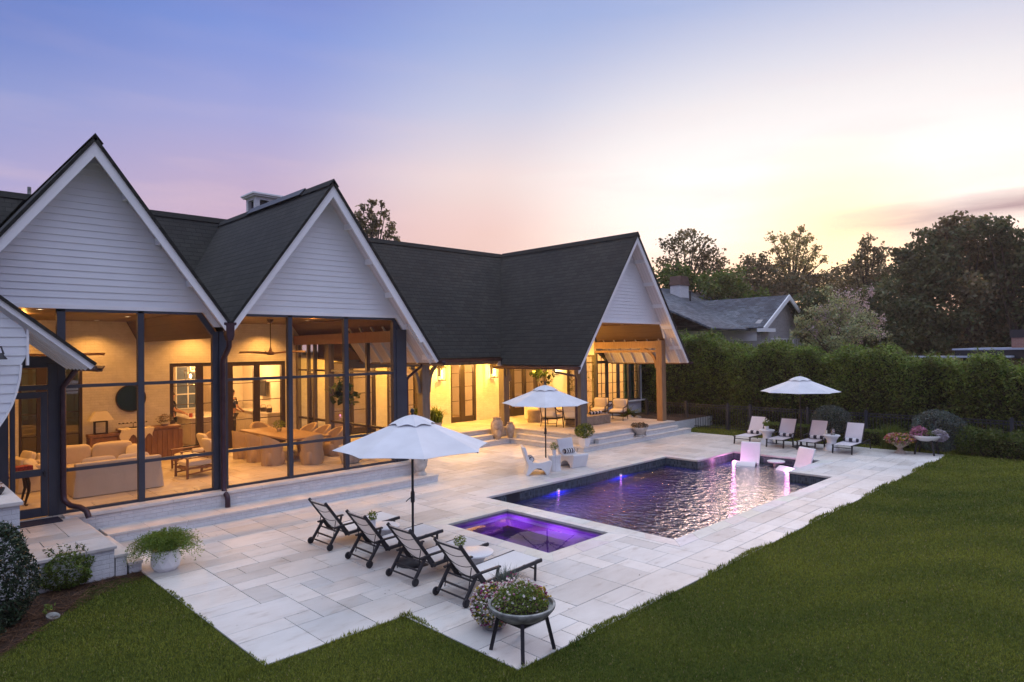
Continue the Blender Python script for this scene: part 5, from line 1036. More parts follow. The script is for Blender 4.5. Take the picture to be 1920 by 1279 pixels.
P = inball(320, (0, 0, .42), (.36, .36, .11), 64, .2); tuft('succulents', P, .09, leafm('reddish_succulent', (.13, .10, .07), tr=.1), bs, tints(len(P), .6, 1.3, 11, .2), asp=.5, seed=11)
sp = thing('spiky_planter', 'spiky green plant in a pot on the lit walkway', 'potted plant', (15.55, 19.9, .53)); b = MB(); b.lathe([(.18, 0), (.24, .34), (.21, .34), (.01, .3)], n=20); b.build('pot', M['limestone'], sp, True); spikes('leaves', 150, (0, 0, .3), .2, .75, .045, M['lf_fern'], sp, 65, 1.0, .08, .5, 1.1, .5)
dr_ = thing('dracaena', 'young broad-leaved plant behind the braced post on the walkway', 'potted plant', (15.0, 20.3, .53)); b = MB(); b.lathe([(.14, 0), (.18, .3), (.15, .3), (.01, .27)], n=20); b.build('pot', M['terra'], dr_, True); spikes('leaves', 46, (0, 0, .45), .1, .62, .08, M['lf_fid'], dr_, 66, 1.1, .05, .6, 1.3, .5); b = MB(); b.tube([(0, 0, .25), (.02, .01, .7)], .015, 6); b.build('stem', M['bark'], dr_, True)
def figtree(loc, label, pr_, ph, cr, cz, n, seed, pm='limestone'):
    t_ = thing('fig_tree', label, 'fig tree', loc); b_ = MB(); b_.lathe([(pr_*.62, 0), (pr_*.72, .03), (pr_, ph*.75), (pr_*.95, ph), (pr_*.85, ph), (.01, ph*.92)], n=28); b_.build('pot', M[pm], t_, True)
    g = np.random.default_rng(seed); b_ = MB(); PP = []
    for k in range(7):
        a = g.uniform(0, 6.28); e = np.array([cr[0]*g.uniform(.3, .9)*math.cos(a), cr[1]*g.uniform(.3, .9)*math.sin(a), cz+cr[2]*g.uniform(-.7, .9)]); b_.tube([(0, 0, ph*.9), (e[0]*.25, e[1]*.25, ph+(e[2]-ph)*.45), tuple(e)], .014, 6, .006)
        PP.append(e+g.normal(size=(n//7, 3))*np.array(cr)*.33)
    b_.build('trunk', M['bark'], t_, True); P = np.concatenate(PP); npmesh('foliage', leaves(P, .20, .72, .25, .4, seed=seed), 4, M['lf_fid'], t_, tints(len(P), .5, 1.3, seed)); return t_
figtree((9.62, 16.15, .53), 'fiddle leaf fig in a big pale pot inside the screened porch', .34, .48, (.40, .40, .48), 1.65, 130, 70)
figtree((22.2, 20.55, .53), 'fiddle leaf fig standing behind the pavilion sofa', .28, .4, (.55, .4, .45), 1.95, 110, 71)
bp = thing('cycad', 'small feathery palm beside the white wall under the bay window', 'palm', (24.75, 17.65, .0)); spikes('fronds', 170, (0, 0, .15), .2, .95, .06, M['lf_fern'], bp, 72, .95, .08, .35, .9, .5)
for x, y, r_, lb, m in ((24.45, 17.3, .20, 'pale boulder between the palm and the terrace edge', 'limestone'), (24.72, 17.05, .17, 'grey boulder nearest the timber post', 'concrete')):
    b = MB(); b.ell((0, 0, 0), r_, r_*.9, r_*.75, 12, 8); g = np.random.default_rng(int(x*100)); b.v = [tuple(np.array(p)*(1+.12*g.uniform(-1, 1))) for p in b.v]; o = b.build('boulder', M[m], None, True); o.location = (x, y, .45); tag(o, lb, 'boulder')
flat('pavilion_bed', [(24.21, 28, 15.2, 18.7)], .42, M['mulch']); b = MB(); b.box(24.2, 24.34, 15.2, 18.7, -.1, .415); b.box(24.34, 28, 15.2, 15.3, -.1, .415); tag(b.build('bed_wall', M['brick_out']), 'low white wall holding the planting bed beside the pavilion', 'wall')
# ---------------- pavilion furniture ----------------
FZ = .534
def pillow(name, c, sx, sy, sz, m, parent=None, rot=(0, 0, 0), p=.45):
    b_ = MB(); b_.ell((0, 0, 0), sx, sy, sz, 20, 10, p); 
    for i, (x, y, z_) in enumerate(b_.v): b_.v[i] = (x, y, z_*(1-.35*(abs(x)/sx)**3)*(1-.2*(abs(y)/sy)**3))
    o = b_.build(name, M[m], parent, True); o.location = c; o.rotation_euler = rot; return o
def make_armchair():
    t_ = thing('armchair', 'x', 'armchair'); ir = M['iron']
    for s in (-.33, .33):
        b_ = MB(); b_.bar((.66, s, .38), (.70, s, 0), .032, .032, w2=.025, h2=.025); b_.build('front_leg', ir, t_); b_ = MB(); b_.bar((.08, s, .34), (-.06, s, 0), .032, .032, w2=.025, h2=.025); b_.build('rear_leg', ir, t_)
        b_ = MB(); b_.tube([(-.14, s, .78), (.02, s*1.04, .66), (.25, s*1.08, .57), (.52, s*1.08, .56), (.66, s*1.02, .54), (.67, s, .38)], .019, 7); b_.build('arm', ir, t_, True)
        b_ = MB(); b_.bar((.06, s*.97, .34), (-.18, s*.97, .88), .026, .032); b_.build('back_post', ir, t_)
    b_ = MB(); b_.box(.02, .70, -.34, .34, .29, .33); b_.bar((-.18, -.33, .87), (-.18, .33, .87), .03, .03); b_.box(.0, .03, -.30, .30, .12, .14); b_.build('frame', ir, t_)
    b_ = MB(); b_.add([(.05, -.31, .36), (.05, .31, .36), (-.165, .31, .86), (-.165, -.31, .86)], [(0, 1, 2, 3)]); b_.build('back_panel', M['cushion'], t_, fix=False)
    pillow('seat_cushion', (.36, 0, .40), .34, .30, .085, 'cushion', t_, p=.35); pillow('back_cushion', (.03, 0, .64), .27, .28, .08, 'cushion', t_, (0, R(-66), 0), .4); return t_
AC = make_armchair(); AC.location = (19.35, 17.55, FZ); AC.rotation_euler = (0, 0, R(20)); AC['label'] = 'iron armchair seen from behind, left of the pair by the umbrella pole'; ga = 'iron armchairs with cream cushions'; AC['group'] = ga
dup(AC, (19.62, 16.60, FZ), R(20), 'iron armchair seen from behind, right of the pair beside the grey post', ga)
dup(AC, (23.35, 18.05, FZ), R(205), 'iron armchair facing the pool, farther of the pair by the bay window', ga); dup(AC, (23.32, 17.0, FZ), R(200), 'iron armchair facing the pool, nearer of the pair by the bay window', ga)
def sofa(name, label, loc, rz, w, d, hb, hs, m='linen', nb=2, skirt=True, seatc=True, arm=.16, bc=.20):
    t_ = thing(name, label, 'sofa', loc, rz); b_ = MB()    # back along local x at y=0, opens to +y
    b_.box(-w/2, w/2, 0, .18, .02, hb-.06); b_.box(-w/2, -w/2+arm, .18, d, .02, hb-.22); b_.box(w/2-arm, w/2, .18, d, .02, hb-.22); b_.box(-w/2+arm, w/2-arm, .18, d-.02, .02, hs-.12); b_.build('body', M[m], t_, bevel=.03, seg=3)
    iw = (w-2*arm)/nb
    for k in range(nb):
        cx = -w/2+arm+iw*(k+.5)
        if seatc: pillow('seat_cushion', (cx, .18+(d-.2)/2, hs-.06), iw/2*.99, (d-.18)/2, .08, m, t_, p=.25)
        pillow('back_cushion', (cx, .27, hs+bc), iw/2*.98, .27, .10, m, t_, (R(72), 0, 0), .35)
    if skirt:
        b_ = MB(); V = []; N_ = 90
        per = [(-w/2, d), (-w/2, 0), (w/2, 0), (w/2, d)]
        tot = d+w+d
        for k in range(N_+1):
            s = tot*k/N_
            if s < d: x, y, nx, ny = -w/2, d-s, -1, 0
            elif s < d+w: x, y, nx, ny = -w/2+(s-d), 0, 0, -1
            else: x, y, nx, ny = w/2, s-d-w, 1, 0
            ed = min(abs(s-d), abs(s-d-w)); q = .012+.012*math.sin(s*9)**2+.02*math.exp(-(ed/.08)**2); V += [(x+nx*.004, y+ny*.004, hb*.55), (x+nx*(.004+q), y+ny*(.004+q), .015)]
        b_.add(V, [(2*k, 2*k+1, 2*k+3, 2*k+2) for k in range(N_)]); b_.build('skirt', M[m], t_, True, fix=False)
    return t_
sofa('outdoor_sofa', 'cream cushioned sofa on the lit pavilion behind the armchairs', (21.75, 20.15, FZ), R(180), 2.3, .85, .78, .42, 'cushion', 3, False)
pc = thing('throw_pillow', 'spotted cream throw pillow at the right end of the pavilion sofa', 'pillow', (22.25, 19.78, 1.12)); o = pillow('cover', (0, 0, 0), .26, .24, .08, 'cushion', pc, (R(70), 0, 0)); g = np.random.default_rng(80)
b = MB()
for k in range(22): x, z_ = g.uniform(-.2, .2), g.uniform(-.17, .17); b.ell((x, -.085+abs(x)*.1, z_), .016, .006, .016, 6, 4)
b.build('spots', M['iron'], pc)
t_ = thing('stone_coffee_table', 'long rough stone coffee table on the pavilion floor', 'coffee table', (20.95, 16.85, FZ)); b = MB(); b.box(-1.0, 1.0, -.38, .38, 0, .36); b.build('block', M['stoneblock'], t_, bevel=.02)
t_ = thing('drum_stool', 'round stone drum stool beside the left end of the pavilion sofa', 'stool', (20.18, 19.15, FZ)); b = MB(); b.lathe([(.27, 0), (.28, .04), (.25, .26), (.28, .46), (.26, .50), (.01, .5)], n=26); b.build('drum', M['stoneblock'], t_, True)
for k in range(3):
    o = bolster((21.35+.17*k, 16.95-.03*k, FZ+.42), R(96), ('left', 'middle', 'right')[k]+' rolled striped towel on the stone coffee table', .06, .42, 'stripe', 'rolled towels on the coffee table', 'towel', 'rolled_towel')
t_ = thing('end_table', 'small stone end table between sofa and far armchairs', 'side table', (23.0, 18.9, FZ)); b = MB(); b.box(-.22, .22, -.22, .22, 0, .5); b.build('block', M['stoneblock'], t_, bevel=.015)
potted((23.0, 18.9, FZ+.5), 'little plant on the stone end table', .08, .10, 'limestone', 'lf_mid', 90, .16, .16, .06, 82)
# ---------------- living side of the screened porch ----------------
sofa('slipcovered_sofa', 'cream slipcovered sofa with its back to the left screens', (4.10, 16.62, FZ), 0, 1.70, .90, .80, .40, 'linen', 2, bc=.15)
sofa('long_sofa', 'cream sofa with tall loose back cushions facing the screens', (4.05, 19.30, FZ), R(180), 2.15, .95, .80, .42, 'linen', 2)
sofa('slipcovered_chair', 'cream slipcovered easy chair seen through the screen door', (2.42, 18.65, FZ), R(-80), .95, .85, .82, .42, 'linen', 1)
o = pillow('throw_pillow', (4.95, 18.72, FZ+.58), .21, .20, .08, 'cushion', None, (R(65), 0, R(-25))); tag(o, 'square cream pillow at the right arm of the long sofa', 'pillow')
o = pillow('throw_pillow', (2.75, 18.30, FZ+.55), .22, .21, .08, 'cushion', None, (R(60), 0, R(60))); tag(o, 'cream pillow on the easy chair seen through the screen door', 'pillow')
po = potted((4.2, 17.95, FZ+.42), 'small sprig in a dark bowl between the two cream sofas', .10, .06, 'iron', 'lf_dark', 60, .12, .12, .05, 83)
t_ = thing('coffee_table', 'low oak coffee table between the two cream sofas', 'coffee table', (4.15, 17.95, FZ)); b = MB(); b.box(-.5, .5, -.22, .22, .37, .42); b.build('table_top', M['tablewood'], t_)
for x in (-.44, .44):
    for y in (-.17, .17): b = MB(); b.box(x-.03, x+.03, y-.03, y+.03, 0, .37); b.build('leg', M['tablewood'], t_)
def make_wchair():
    t_ = thing('wooden_armchair', 'x', 'armchair'); w = .32; md = M['midwood']
    for s in (-w, w):
        b_ = MB(); b_.bar((.78, s, 0), (.78, s, .50), .045, .045); b_.build('front_leg', md, t_); b_ = MB(); b_.bar((.14, s, 0), (.04, s, .56), .045, .045); b_.build('rear_leg', md, t_); b_ = MB(); b_.bar((.02, s, .52), (.82, s, .50), .065, .03); b_.build('arm', md, t_, bevel=.006)
        b_ = MB(); b_.bar((.12, s, .16), (.78, s, .10), .03, .03); b_.build('stretcher', md, t_)
    b_ = MB(); b_.bar((.76, -w, .24), (.76, w, .24), .03, .06); b_.bar((.10, -w, .22), (.10, w, .22), .03, .06); b_.bar((.10, -w*.9, .23), (.76, -w*.9, .25), .03, .05); b_.bar((.10, w*.9, .23), (.76, w*.9, .25), .03, .05); b_.build('seat_frame', md, t_)
    pillow('seat_cushion', (.44, 0, .345), .34, .29, .085, 'cushion', t_, p=.3); pillow('back_cushion', (.05, 0, .62), .30, .28, .075, 'cushion', t_, (0, R(-68), 0), .35); return t_
WC = make_wchair(); WC.location = (6.42, 17.52, FZ); WC.rotation_euler = (0, 0, R(186)); WC['label'] = 'wooden armchair with cream cushions nearest the porch screens'; WC['group'] = 'wooden armchairs in the porch'
dup(WC, (6.72, 18.75, FZ), R(183), 'wooden armchair with cream cushions behind the one at the screens', 'wooden armchairs in the porch')
bolster((6.35, 18.35, FZ+.50), R(93), 'rolled cream throw on the farther wooden armchair', .07, .3, 'cushion', None, 'throw', 'rolled_throw')
t_ = thing('wicker_chair', 'light wicker tub chair behind the wooden armchairs', 'chair', (7.45, 20.1, FZ), R(200))
def tub(t_, m, r=.30, hb=.80, ha=.55, pw=1.0, th=.045, full=True):
    b_ = MB(); n = 30; V = []
    for k in range(n+1):
        a = R(-140+280*k/n)+math.pi; cs = abs(math.cos((a-math.pi)/2))  # 1 at the back
        h = ha+(hb-ha)*max(0, (cs-.35)/.65)**1.0
        sq_ = .86+.14*abs(math.cos(2*(a-math.pi)))
        for rr_, zz in ((r*sq_, .0 if full else .3), (r*1.06*sq_, h*.8), (r*1.10*sq_, h-.015), (r*1.07*sq_, h), ((r-th)*sq_, h-.02), ((r-th)*sq_, .36)): V.append((rr_*math.cos(a), rr_*math.sin(a)*pw, zz))
    b_.add(V, [(6*k+i, 6*(k+1)+i, 6*(k+1)+i+1, 6*k+i+1) for k in range(n) for i in range(5)]+[(0, 1, 2, 3, 4, 5), tuple(6*n+i for i in (5, 4, 3, 2, 1, 0))]); return b_.build('shell', m, t_, True)
tub(t_, M['wicker'], .31, .86, .56); b = MB(); b.lathe([(.27, 0), (.28, .34), (.25, .38), (.01, .39)], n=24); b.build('seat', M['wicker'], t_, True)
DC = thing('dining_chair', 'x', 'dining chair'); tub(DC, M['wicker'], .30, .82, .50); b = MB(); V = []; b.ell((.02, 0, .19), .27, .27, .20, 20, 8, .4); b.build('seat', M['wicker'], DC, True)
DC.location = (8.03, 17.55, FZ); DC.rotation_euler = (0, 0, 0); gd = 'woven barrel dining chairs round the oak table'; DC['group'] = gd; DC['label'] = 'barrel dining chair on the left side of the table, nearest the screens'
for x, y, a, lb in ((8.0, 18.45, 0, 'barrel dining chair in the middle of the left side of the table'), (7.98, 19.35, 0, 'barrel dining chair on the left side of the table, nearest the kitchen doors'), (8.85, 16.86, 95, 'barrel dining chair at the near end of the table with its back to the screens'), (9.2, 21.0, 268, 'barrel dining chair at the far end of the table by the kitchen doors'),
                    (10.02, 17.75, 180, 'barrel dining chair on the right side of the table, nearest the screens'), (10.05, 18.6, 180, 'barrel dining chair in the middle of the right side of the table'), (10.05, 19.45, 182, 'barrel dining chair on the right side of the table, nearest the kitchen doors')): dup(DC, (x, y, FZ), R(a), lb, gd)
t_ = thing('dining_table', 'long weathered oak dining table with a small plant on it', 'dining table', (9.02, 18.95, FZ)); b = MB(); b.box(-.62, .62, -1.72, 1.72, .62, .675); b.build('table_top', M['tablewood'], t_, bevel=.01)
for y in (-1.1, 1.1): b = MB(); b.box(-.35, .35, y-.06, y+.06, 0, .08); b.box(-.08, .08, y-.06, y+.06, .08, .62); b.box(-.4, .4, y-.05, y+.05, .55, .62); b.build('trestle', M['tablewood'], t_)
potted((9.0, 19.2, FZ+.68), 'small green plant in a glass pot on the dining table', .08, .12, 'clear', 'lf_light', 260, .20, .22, .05, 84)
t_ = thing('rolling_cooler', 'dark round floor pot at the left corner of the dining group', 'pot', (7.62, 19.9, FZ)); b = MB(); b.lathe([(.09, 0), (.13, .06), (.13, .16), (.10, .2), (.01, .2)], n=18); b.build('body', M['black'], t_, True)
# fans
def fan(loc, rz, label):
    t_ = thing('ceiling_fan', label, 'ceiling fan', loc, rz, 'three-blade ceiling fans'); b_ = MB(); b_.lathe([(.09, 0), (.09, -.02), (.06, -.07), (.02, -.09)], n=20); b_.build('canopy', M['iron'], t_, True); b_ = MB(); b_.tube([(0, 0, -.05), (0, 0, -.86)], .013, 8); b_.build('rod', M['iron'], t_, True)
    b_ = MB(); b_.lathe([(.02, -.80), (.035, -.86), (.05, -.92), (.12, -.955), (.13, -.99), (.09, -1.02), (.01, -1.03)], n=24); b_.build('motor', M['midwood'], t_, True)
    for k in range(3):
        b_ = MB(); V = []
        for i in range(9):
            u = i/8; x = .10+.92*u; w = .075*(1-.55*u)+.02*math.sin(math.pi*u); dz = -.985+.03*u+.02*math.sin(u*3); V += [(x, -w, dz-.022), (x, w, dz+.022), (x, w, dz+.034), (x, -w, dz-.010)]
        b_.add(V, [(4*i+j, 4*(i+1)+j, 4*(i+1)+(j+1) % 4, 4*i+(j+1) % 4) for i in range(8) for j in range(4)]+[(0, 1, 2, 3), (35, 34, 33, 32)]); b_.xf(Matrix.Rotation(R(120*k), 4, 'Z')); b_.build('blade', M['midwood'], t_, True)
fan((8.39, 18.4, 4.57), R(-47), 'ceiling fan over the dining table'); fan((3.30, 18.4, 4.57), R(-42), 'ceiling fan over the cream sofas')
# back wall furniture
mr = thing('round_mirror', 'large round dark mirror on the white brick wall', 'mirror', (5.60, 21.57, 2.33)); b = MB(); b.lathe([(.40, 0), (.40, .03), (.37, .035), (.365, .02), (.01, .02)], n=48); b.xf(Matrix.Rotation(R(90), 4, 'X')); b.build('frame', M['iron'], mr, True); b = MB(); b.lathe([(.365, .022), (.01, .0225)], n=48); b.xf(Matrix.Rotation(R(90), 4, 'X')); b.build('mirror_glass', M['mirror'], mr)
sb_ = thing('sideboard', 'long plank sideboard against the white brick wall', 'sideboard', (6.0, 21.3, FZ)); b = MB(); b.box(-.75, .75, -.25, .25, .0, .88)
for k in range(11): x = -.72+.144*k; b.box(x, x+.128, -.268, -.25, .05, .84)
b.build('carcass', M['midwood'], sb_, bevel=.004); b = MB(); b.box(-.80, .80, -.30, .26, .88, .95); b.build('top', M['midwood'], sb_, bevel=.01); b = MB()
for x in (.25, .40): b.lathe([(.03, 0), (.03, .02)], (x, 0, 0), 12)
b.xf(Matrix.Translation((0, -.285, .55)) @ Matrix.Rotation(R(90), 4, 'X')) if False else None
lt = thing('lamp_table', 'carved wooden side cabinet under the lamp', 'cabinet', (4.85, 21.3, FZ)); b = MB(); b.box(-.40, .40, -.22, .22, .78, .86)
for x in (-.34, .34):
    for y in (-.17, .17): b.box(x-.045, x+.045, y-.045, y+.045, 0, .78)
b.box(-.32, .32, -.19, .19, .45, .77); b.build('cabinet', M['midwood'], lt, bevel=.006)
lp = thing('table_lamp', 'table lamp with an open iron box base and tapered linen shade', 'lamp', (4.76, 21.25, FZ+.86)); b = MB()
for x in (-.15, .15):
    for y in (-.07, .07): b.bar((x, y, .0), (x, y, .36), .025, .025)
for z_ in (.013, .347): b.bar((-.15, -.07, z_), (.15, -.07, z_), .025, .025); b.bar((-.15, .07, z_), (.15, .07, z_), .025, .025); b.bar((-.15, -.07, z_), (-.15, .07, z_), .025, .025); b.bar((.15, -.07, z_), (.15, .07, z_), .025, .025)
b.tube([(0, 0, .35), (0, 0, .48)], .012, 6); b.build('base', M['iron'], lp); b = MB(); b.add([(-.30, -.16, .38), (.30, -.16, .38), (.30, .16, .38), (-.30, .16, .38), (-.14, -.08, .64), (.14, -.08, .64), (.14, .08, .64), (-.14, .08, .64)], [(0, 1, 5, 4), (1, 2, 6, 5), (2, 3, 7, 6), (3, 0, 4, 7)]); b.build('lamp_shade', M['cushion'], lp, fix=False)
o = thing('draped_cloth', 'cream cloth draped over the left end of the sideboard', 'cloth', (5.50, 21.15, FZ+.955)); b = MB(); V = []; n, m = 16, 10
for i in range(n+1):
    for j in range(m+1):
        x = -.32+.85*i/n; y = .2-.62*j/m; dn = max(0, -y-.15-.02*0); V.append((x+.03*math.sin(j*1.3), max(y, -.17), .01+.006*math.sin(i*1.7+j)-dn*(1.1+.45*math.sin(i*.8))))
b.add(V, [(i*(m+1)+j, i*(m+1)+j+1, (i+1)*(m+1)+j+1, (i+1)*(m+1)+j) for i in range(n) for j in range(m)]); b.build('cloth', M['cushion'], o, True, fix=False)
cb = thing('candelabra', 'long iron candelabra with a row of tea light cups', 'candle holder', (5.55, 21.15, FZ+.975)); b = MB(); b.box(-.10, .10, -.05, .05, 0, .02); b.tube([(0, 0, .02), (0, 0, .13)], .009, 6); b.bar((-.36, 0, .13), (.36, 0, .13), .008, .010)
for k in range(8): b.lathe([(.012, .135), (.03, .15), (.03, .158), (.01, .158)], (-.35+.1*k, 0, 0), 10)
b.build('stand', M['iron'], cb)
fa = thing('flower_arrangement', 'dried flower arrangement in a bowl at the right end of the sideboard', 'flowers', (6.42, 21.25, FZ+.95)); b = MB(); b.lathe([(.07, 0), (.13, .06), (.12, .10), (.01, .09)], n=20); b.build('bowl', M['limestone'], fa, True); P = inball(260, (0, 0, .2), (.24, .12, .15), 90, .2); tuft('flowers', P, .06, leafm('dried_flowers', (.30, .24, .18), tr=.1), fa, tints(len(P), .4, 1.3, 12, .15), seed=12)
lg = thing('console_table', 'dark carved table with a curved leg just inside the screen door', 'table', (2.05, 16.9, FZ)); b = MB(); b.box(-.35, .45, -.3, .3, .60, .64); b.build('table_top', M['midwood'], lg)
for x in (-.28, .36):
    for y in (-.22, .22): b = MB(); b.tube([(x, y, .60), (x+.03, y, .45), (x+.035, y, .30), (x-.01, y, .12), (x-.03, y, .03), (x+.01, y, 0)], [.038, .04, .03, .022, .022, .03], 8); b.build('leg', M['iron'], lg, True)
b = MB(); b.box(-.16, .16, -.12, .12, 0, .16); o = b.build('patterned_box', M['towelred'], None, bevel=.01); o.location = (2.35, 16.85, FZ+.64); o.rotation_euler = (0, 0, .3); tag(o, 'red patterned box on the table inside the screen door', 'box')
# ---------------- kitchen ----------------
isl = thing('kitchen_island', 'cream kitchen island with pale stone top behind the left doors', 'kitchen island', (8.55, 24.4, .53)); b = MB(); b.box(-.68, .68, -1.0, 1.0, 0, .86)
for k in range(3): b.box(-.62+.42*k, -.25+.42*k, -1.012, -1.0, .45, .80); b.box(-.692, -.68, -.9+.62*k, -.35+.62*k, .12, .80)
b.build('cabinet', M['cab'], isl, bevel=.004); b = MB(); b.box(-.74, .74, -1.06, 1.06, .86, .91); b.build('counter', M['counter'], isl, bevel=.008)
kc = thing('kitchen_cabinets', 'run of cream base cabinets seen through the right doors', 'cabinet', (11.05-.35, 24.7, .53)); b = MB(); b.box(-.28, .26, -1.6, 1.6, 0, .86)
for k in range(5): b.box(-.295, -.28, -1.55+.63*k, -1.0+.63*k, .10, .56); b.box(-.295, -.28, -1.55+.63*k, -1.0+.63*k, .60, .82)
b.build('cabinet', M['cab'], kc); b = MB(); b.box(-.32, .26, -1.65, 1.65, .86, .90); b.build('counter', M['counter'], kc)
b = MB(); b.box(-.30, .30, -.02, .02, -.30, .30); o = b.build('television', M['black'], None, bevel=.01); o.location = (10.8, 24.4, 2.28); o.rotation_euler = (0, 0, R(90)); tag(o, 'dark wall television in the kitchen', 'television')
kw = thing('kitchen_window', 'blue dusk window between curtains at the back of the kitchen', 'window', (8.85, 26.58, .53)); b = MB()
for x in (-.42, 0, .42): b.box(x-.02, x+.02, -.03, 0, 1.0, 2.6)
for z_ in (1.0, 1.55, 2.08, 2.6): b.box(-.42, .42, -.03, 0, z_-.02, z_+.02)
b.build('frame', M['white'], kw); b = MB(); b.add([(-.4, -.01, 1.0), (.4, -.01, 1.0), (.4, -.01, 2.6), (-.4, -.01, 2.6)], [(0, 1, 2, 3)]); b.build('pane', plain('dusk_blue_pane', (.10, .14, .24), .2), kw, fix=False)
for x0, x1, lb in ((8.02, 8.38, 'cream curtain left of the kitchen window'), (9.32, 9.68, 'cream curtain right of the kitchen window')): tag(drape('curtain', x0, x1, 26.48, .6, 3.3, M['curtain' if False else 'linen']), lb, 'curtain')
for x, y, m, lb, r_, h in ((7.98, 23.7, 'towelred', 'red tin on the kitchen island', .06, .14), (8.3, 23.55, 'ceramic', 'white jar on the kitchen island', .07, .18), (8.7, 23.6, 'clear', 'glass jar on the kitchen island', .05, .16), (9.0, 23.8, 'ceramic', 'small white bowl on the kitchen island', .10, .07)):
    b = MB(); b.lathe([(r_*.8, 0), (r_, h*.3), (r_*.9, h), (r_*.7, h), (.01, h*.9)], n=16); o = b.build('jar', M[m], None, True); o.location = (x, y, 1.44); tag(o, lb, 'jar')
for x, y, lb in ((10.6, 23.4, 'dark metal pot on the kitchen counter, nearer the doors'), (10.6, 23.9, 'dark metal pot on the kitchen counter, beyond the first')):
    b = MB(); b.lathe([(.10, 0), (.11, .14), (.10, .15), (.01, .16)], n=18); b.tube([(-.09, 0, .15), (-.06, 0, .26), (.06, 0, .26), (.09, 0, .15)], .008, 6); o = b.build('pot', M['iron'], None, True); o.location = (x, y, 1.43); tag(o, lb, 'pot')
# people: one skinned surface each
def skin(name, verts, edges, radii, m, parent, sub=2, root=0):
    me = bpy.data.meshes.new(name); me.from_pydata(verts, edges, []); o = link(name, me, m, parent); md = o.modifiers.new('skin', 'SKIN')
    for i, r_ in enumerate(radii): me.skin_vertices[0].data[i].radius = (r_, r_) if not isinstance(r_, tuple) else r_
    me.skin_vertices[0].data[root].use_root = True; md.use_smooth_shade = True; s = o.modifiers.new('sub', 'SUBSURF'); s.levels = s.render_levels = sub; return o
def person(loc, rz, label, hands, shirt='shirt', look=0):
    t_ = thing('person', label, 'person', loc, rz)
    # local: facing +x
    V = [(0, 0, .95), (0, 0, 1.12), (.01, 0, 1.30), (0, 0, 1.43), (.0, 0, 1.50), (.02, 0, 1.57), (.03, 0, 1.66), (.02, 0, 1.74)]; E_ = [(i, i+1) for i in range(7)]; Rr = [(.15, .12), (.14, .11), (.16, .12), (.12, .09), .055, .065, (.078, .095), .055]
    for s, (el, wr) in zip((1, -1), hands):
        b0 = len(V); V += [(0, s*.18, 1.42), tuple(el), tuple(wr)]; E_ += [(3, b0), (b0, b0+1), (b0+1, b0+2)]; Rr += [.062, .043, .030]
        w = Vector(wr); d = (w-Vector(el)).normalized(); sd = d.cross(Vector((0, 0, 1))).normalized(); p = len(V); V.append(tuple(w+d*.07)); E_.append((b0+2, p)); Rr.append((.036, .016))
        for k, (off, ln) in enumerate(((-.027, .070), (-.009, .078), (.009, .074), (.026, .058))):
            a = len(V); V += [tuple(w+d*.11+sd*off), tuple(w+d*(.11+ln*.55)+sd*off*1.1+Vector((0, 0, -.012))), tuple(w+d*(.11+ln*.85)+sd*off*1.1+Vector((0, 0, -.035)))]; E_ += [(p, a), (a, a+1), (a+1, a+2)]; Rr += [.0095, .009, .008]
        a = len(V); V += [tuple(w+d*.05-sd*.045*s), tuple(w+d*.09-sd*.055*s+Vector((0, 0, -.02)))]; E_ += [(p, a), (a, a+1)]; Rr += [.011, .009]
    for s in (1, -1): b0 = len(V); V += [(0, s*.095, .86), (.03, s*.10, .48), (-.01, s*.10, .09), (.13, s*.11, .03)]; E_ += [(0, b0), (b0, b0+1), (b0+1, b0+2), (b0+2, b0+3)]; Rr += [.088, .06, .043, .035]
    skin('body', V, E_, Rr, M['skin'], t_)
    b_ = MB(); b_.ell((.118, 0, 1.645), .020, .014, .024, 8, 6); b_.ell((.03, .088, 1.65), .018, .010, .028, 8, 6); b_.ell((.03, -.088, 1.65), .018, .010, .028, 8, 6); b_.build('nose_and_ears', M['skin'], t_, True)
    b_ = MB(); b_.ell((.105, .032, 1.672), .008, .012, .007, 8, 6); b_.ell((.105, -.032, 1.672), .008, .012, .007, 8, 6); b_.ell((.104, 0, 1.598), .007, .024, .006, 8, 6); b_.build('eyes_and_mouth', M['hair'], t_, True)
    b_ = MB(); b_.ell((.005, 0, 1.715), .105, .092, .075, 16, 10); b_.ell((-.03, 0, 1.67), .075, .088, .085, 16, 10); b_.build('hair', M['hair'], t_, True)
    V = [(0, 0, .90), (0, 0, 1.10), (.01, 0, 1.30), (0, 0, 1.435)]; E_ = [(0, 1), (1, 2), (2, 3)]; Rr = [(.165, .135), (.155, .125), (.175, .135), (.12, .09)]
    for s, (el, wr) in zip((1, -1), hands): b0 = len(V); q = Vector((0, s*.18, 1.42)); V += [tuple(q), tuple(q.lerp(Vector(el), .75))]; E_ += [(3, b0), (b0, b0+1)]; Rr += [.075, .06]
    skin('shirt', V, E_, Rr, M[shirt], t_)
    V = [(0, 0, .93)]; E_ = []; Rr = [(.16, .13)]
    for s in (1, -1): b0 = len(V); V += [(0, s*.095, .84), (.03, s*.10, .48), (-.01, s*.10, .08)]; E_ += [(0, b0), (b0, b0+1), (b0+1, b0+2)]; Rr += [.10, .075, .06]
    skin('trousers', V, E_, Rr, M['jeans'], t_); return t_
person((7.55, 24.25, .53), R(-25), 'person in a dark t-shirt working at the left side of the kitchen island', [((.10, .24, 1.16), (.34, .14, 1.06)), ((.12, -.22, 1.16), (.36, -.08, 1.05))])
person((9.48, 24.0, .53), R(12), 'person in a dark shirt seen from behind through the right kitchen doors', [((.08, .25, 1.15), (.30, .16, 1.03)), ((.08, -.25, 1.15), (.30, -.14, 1.03))])
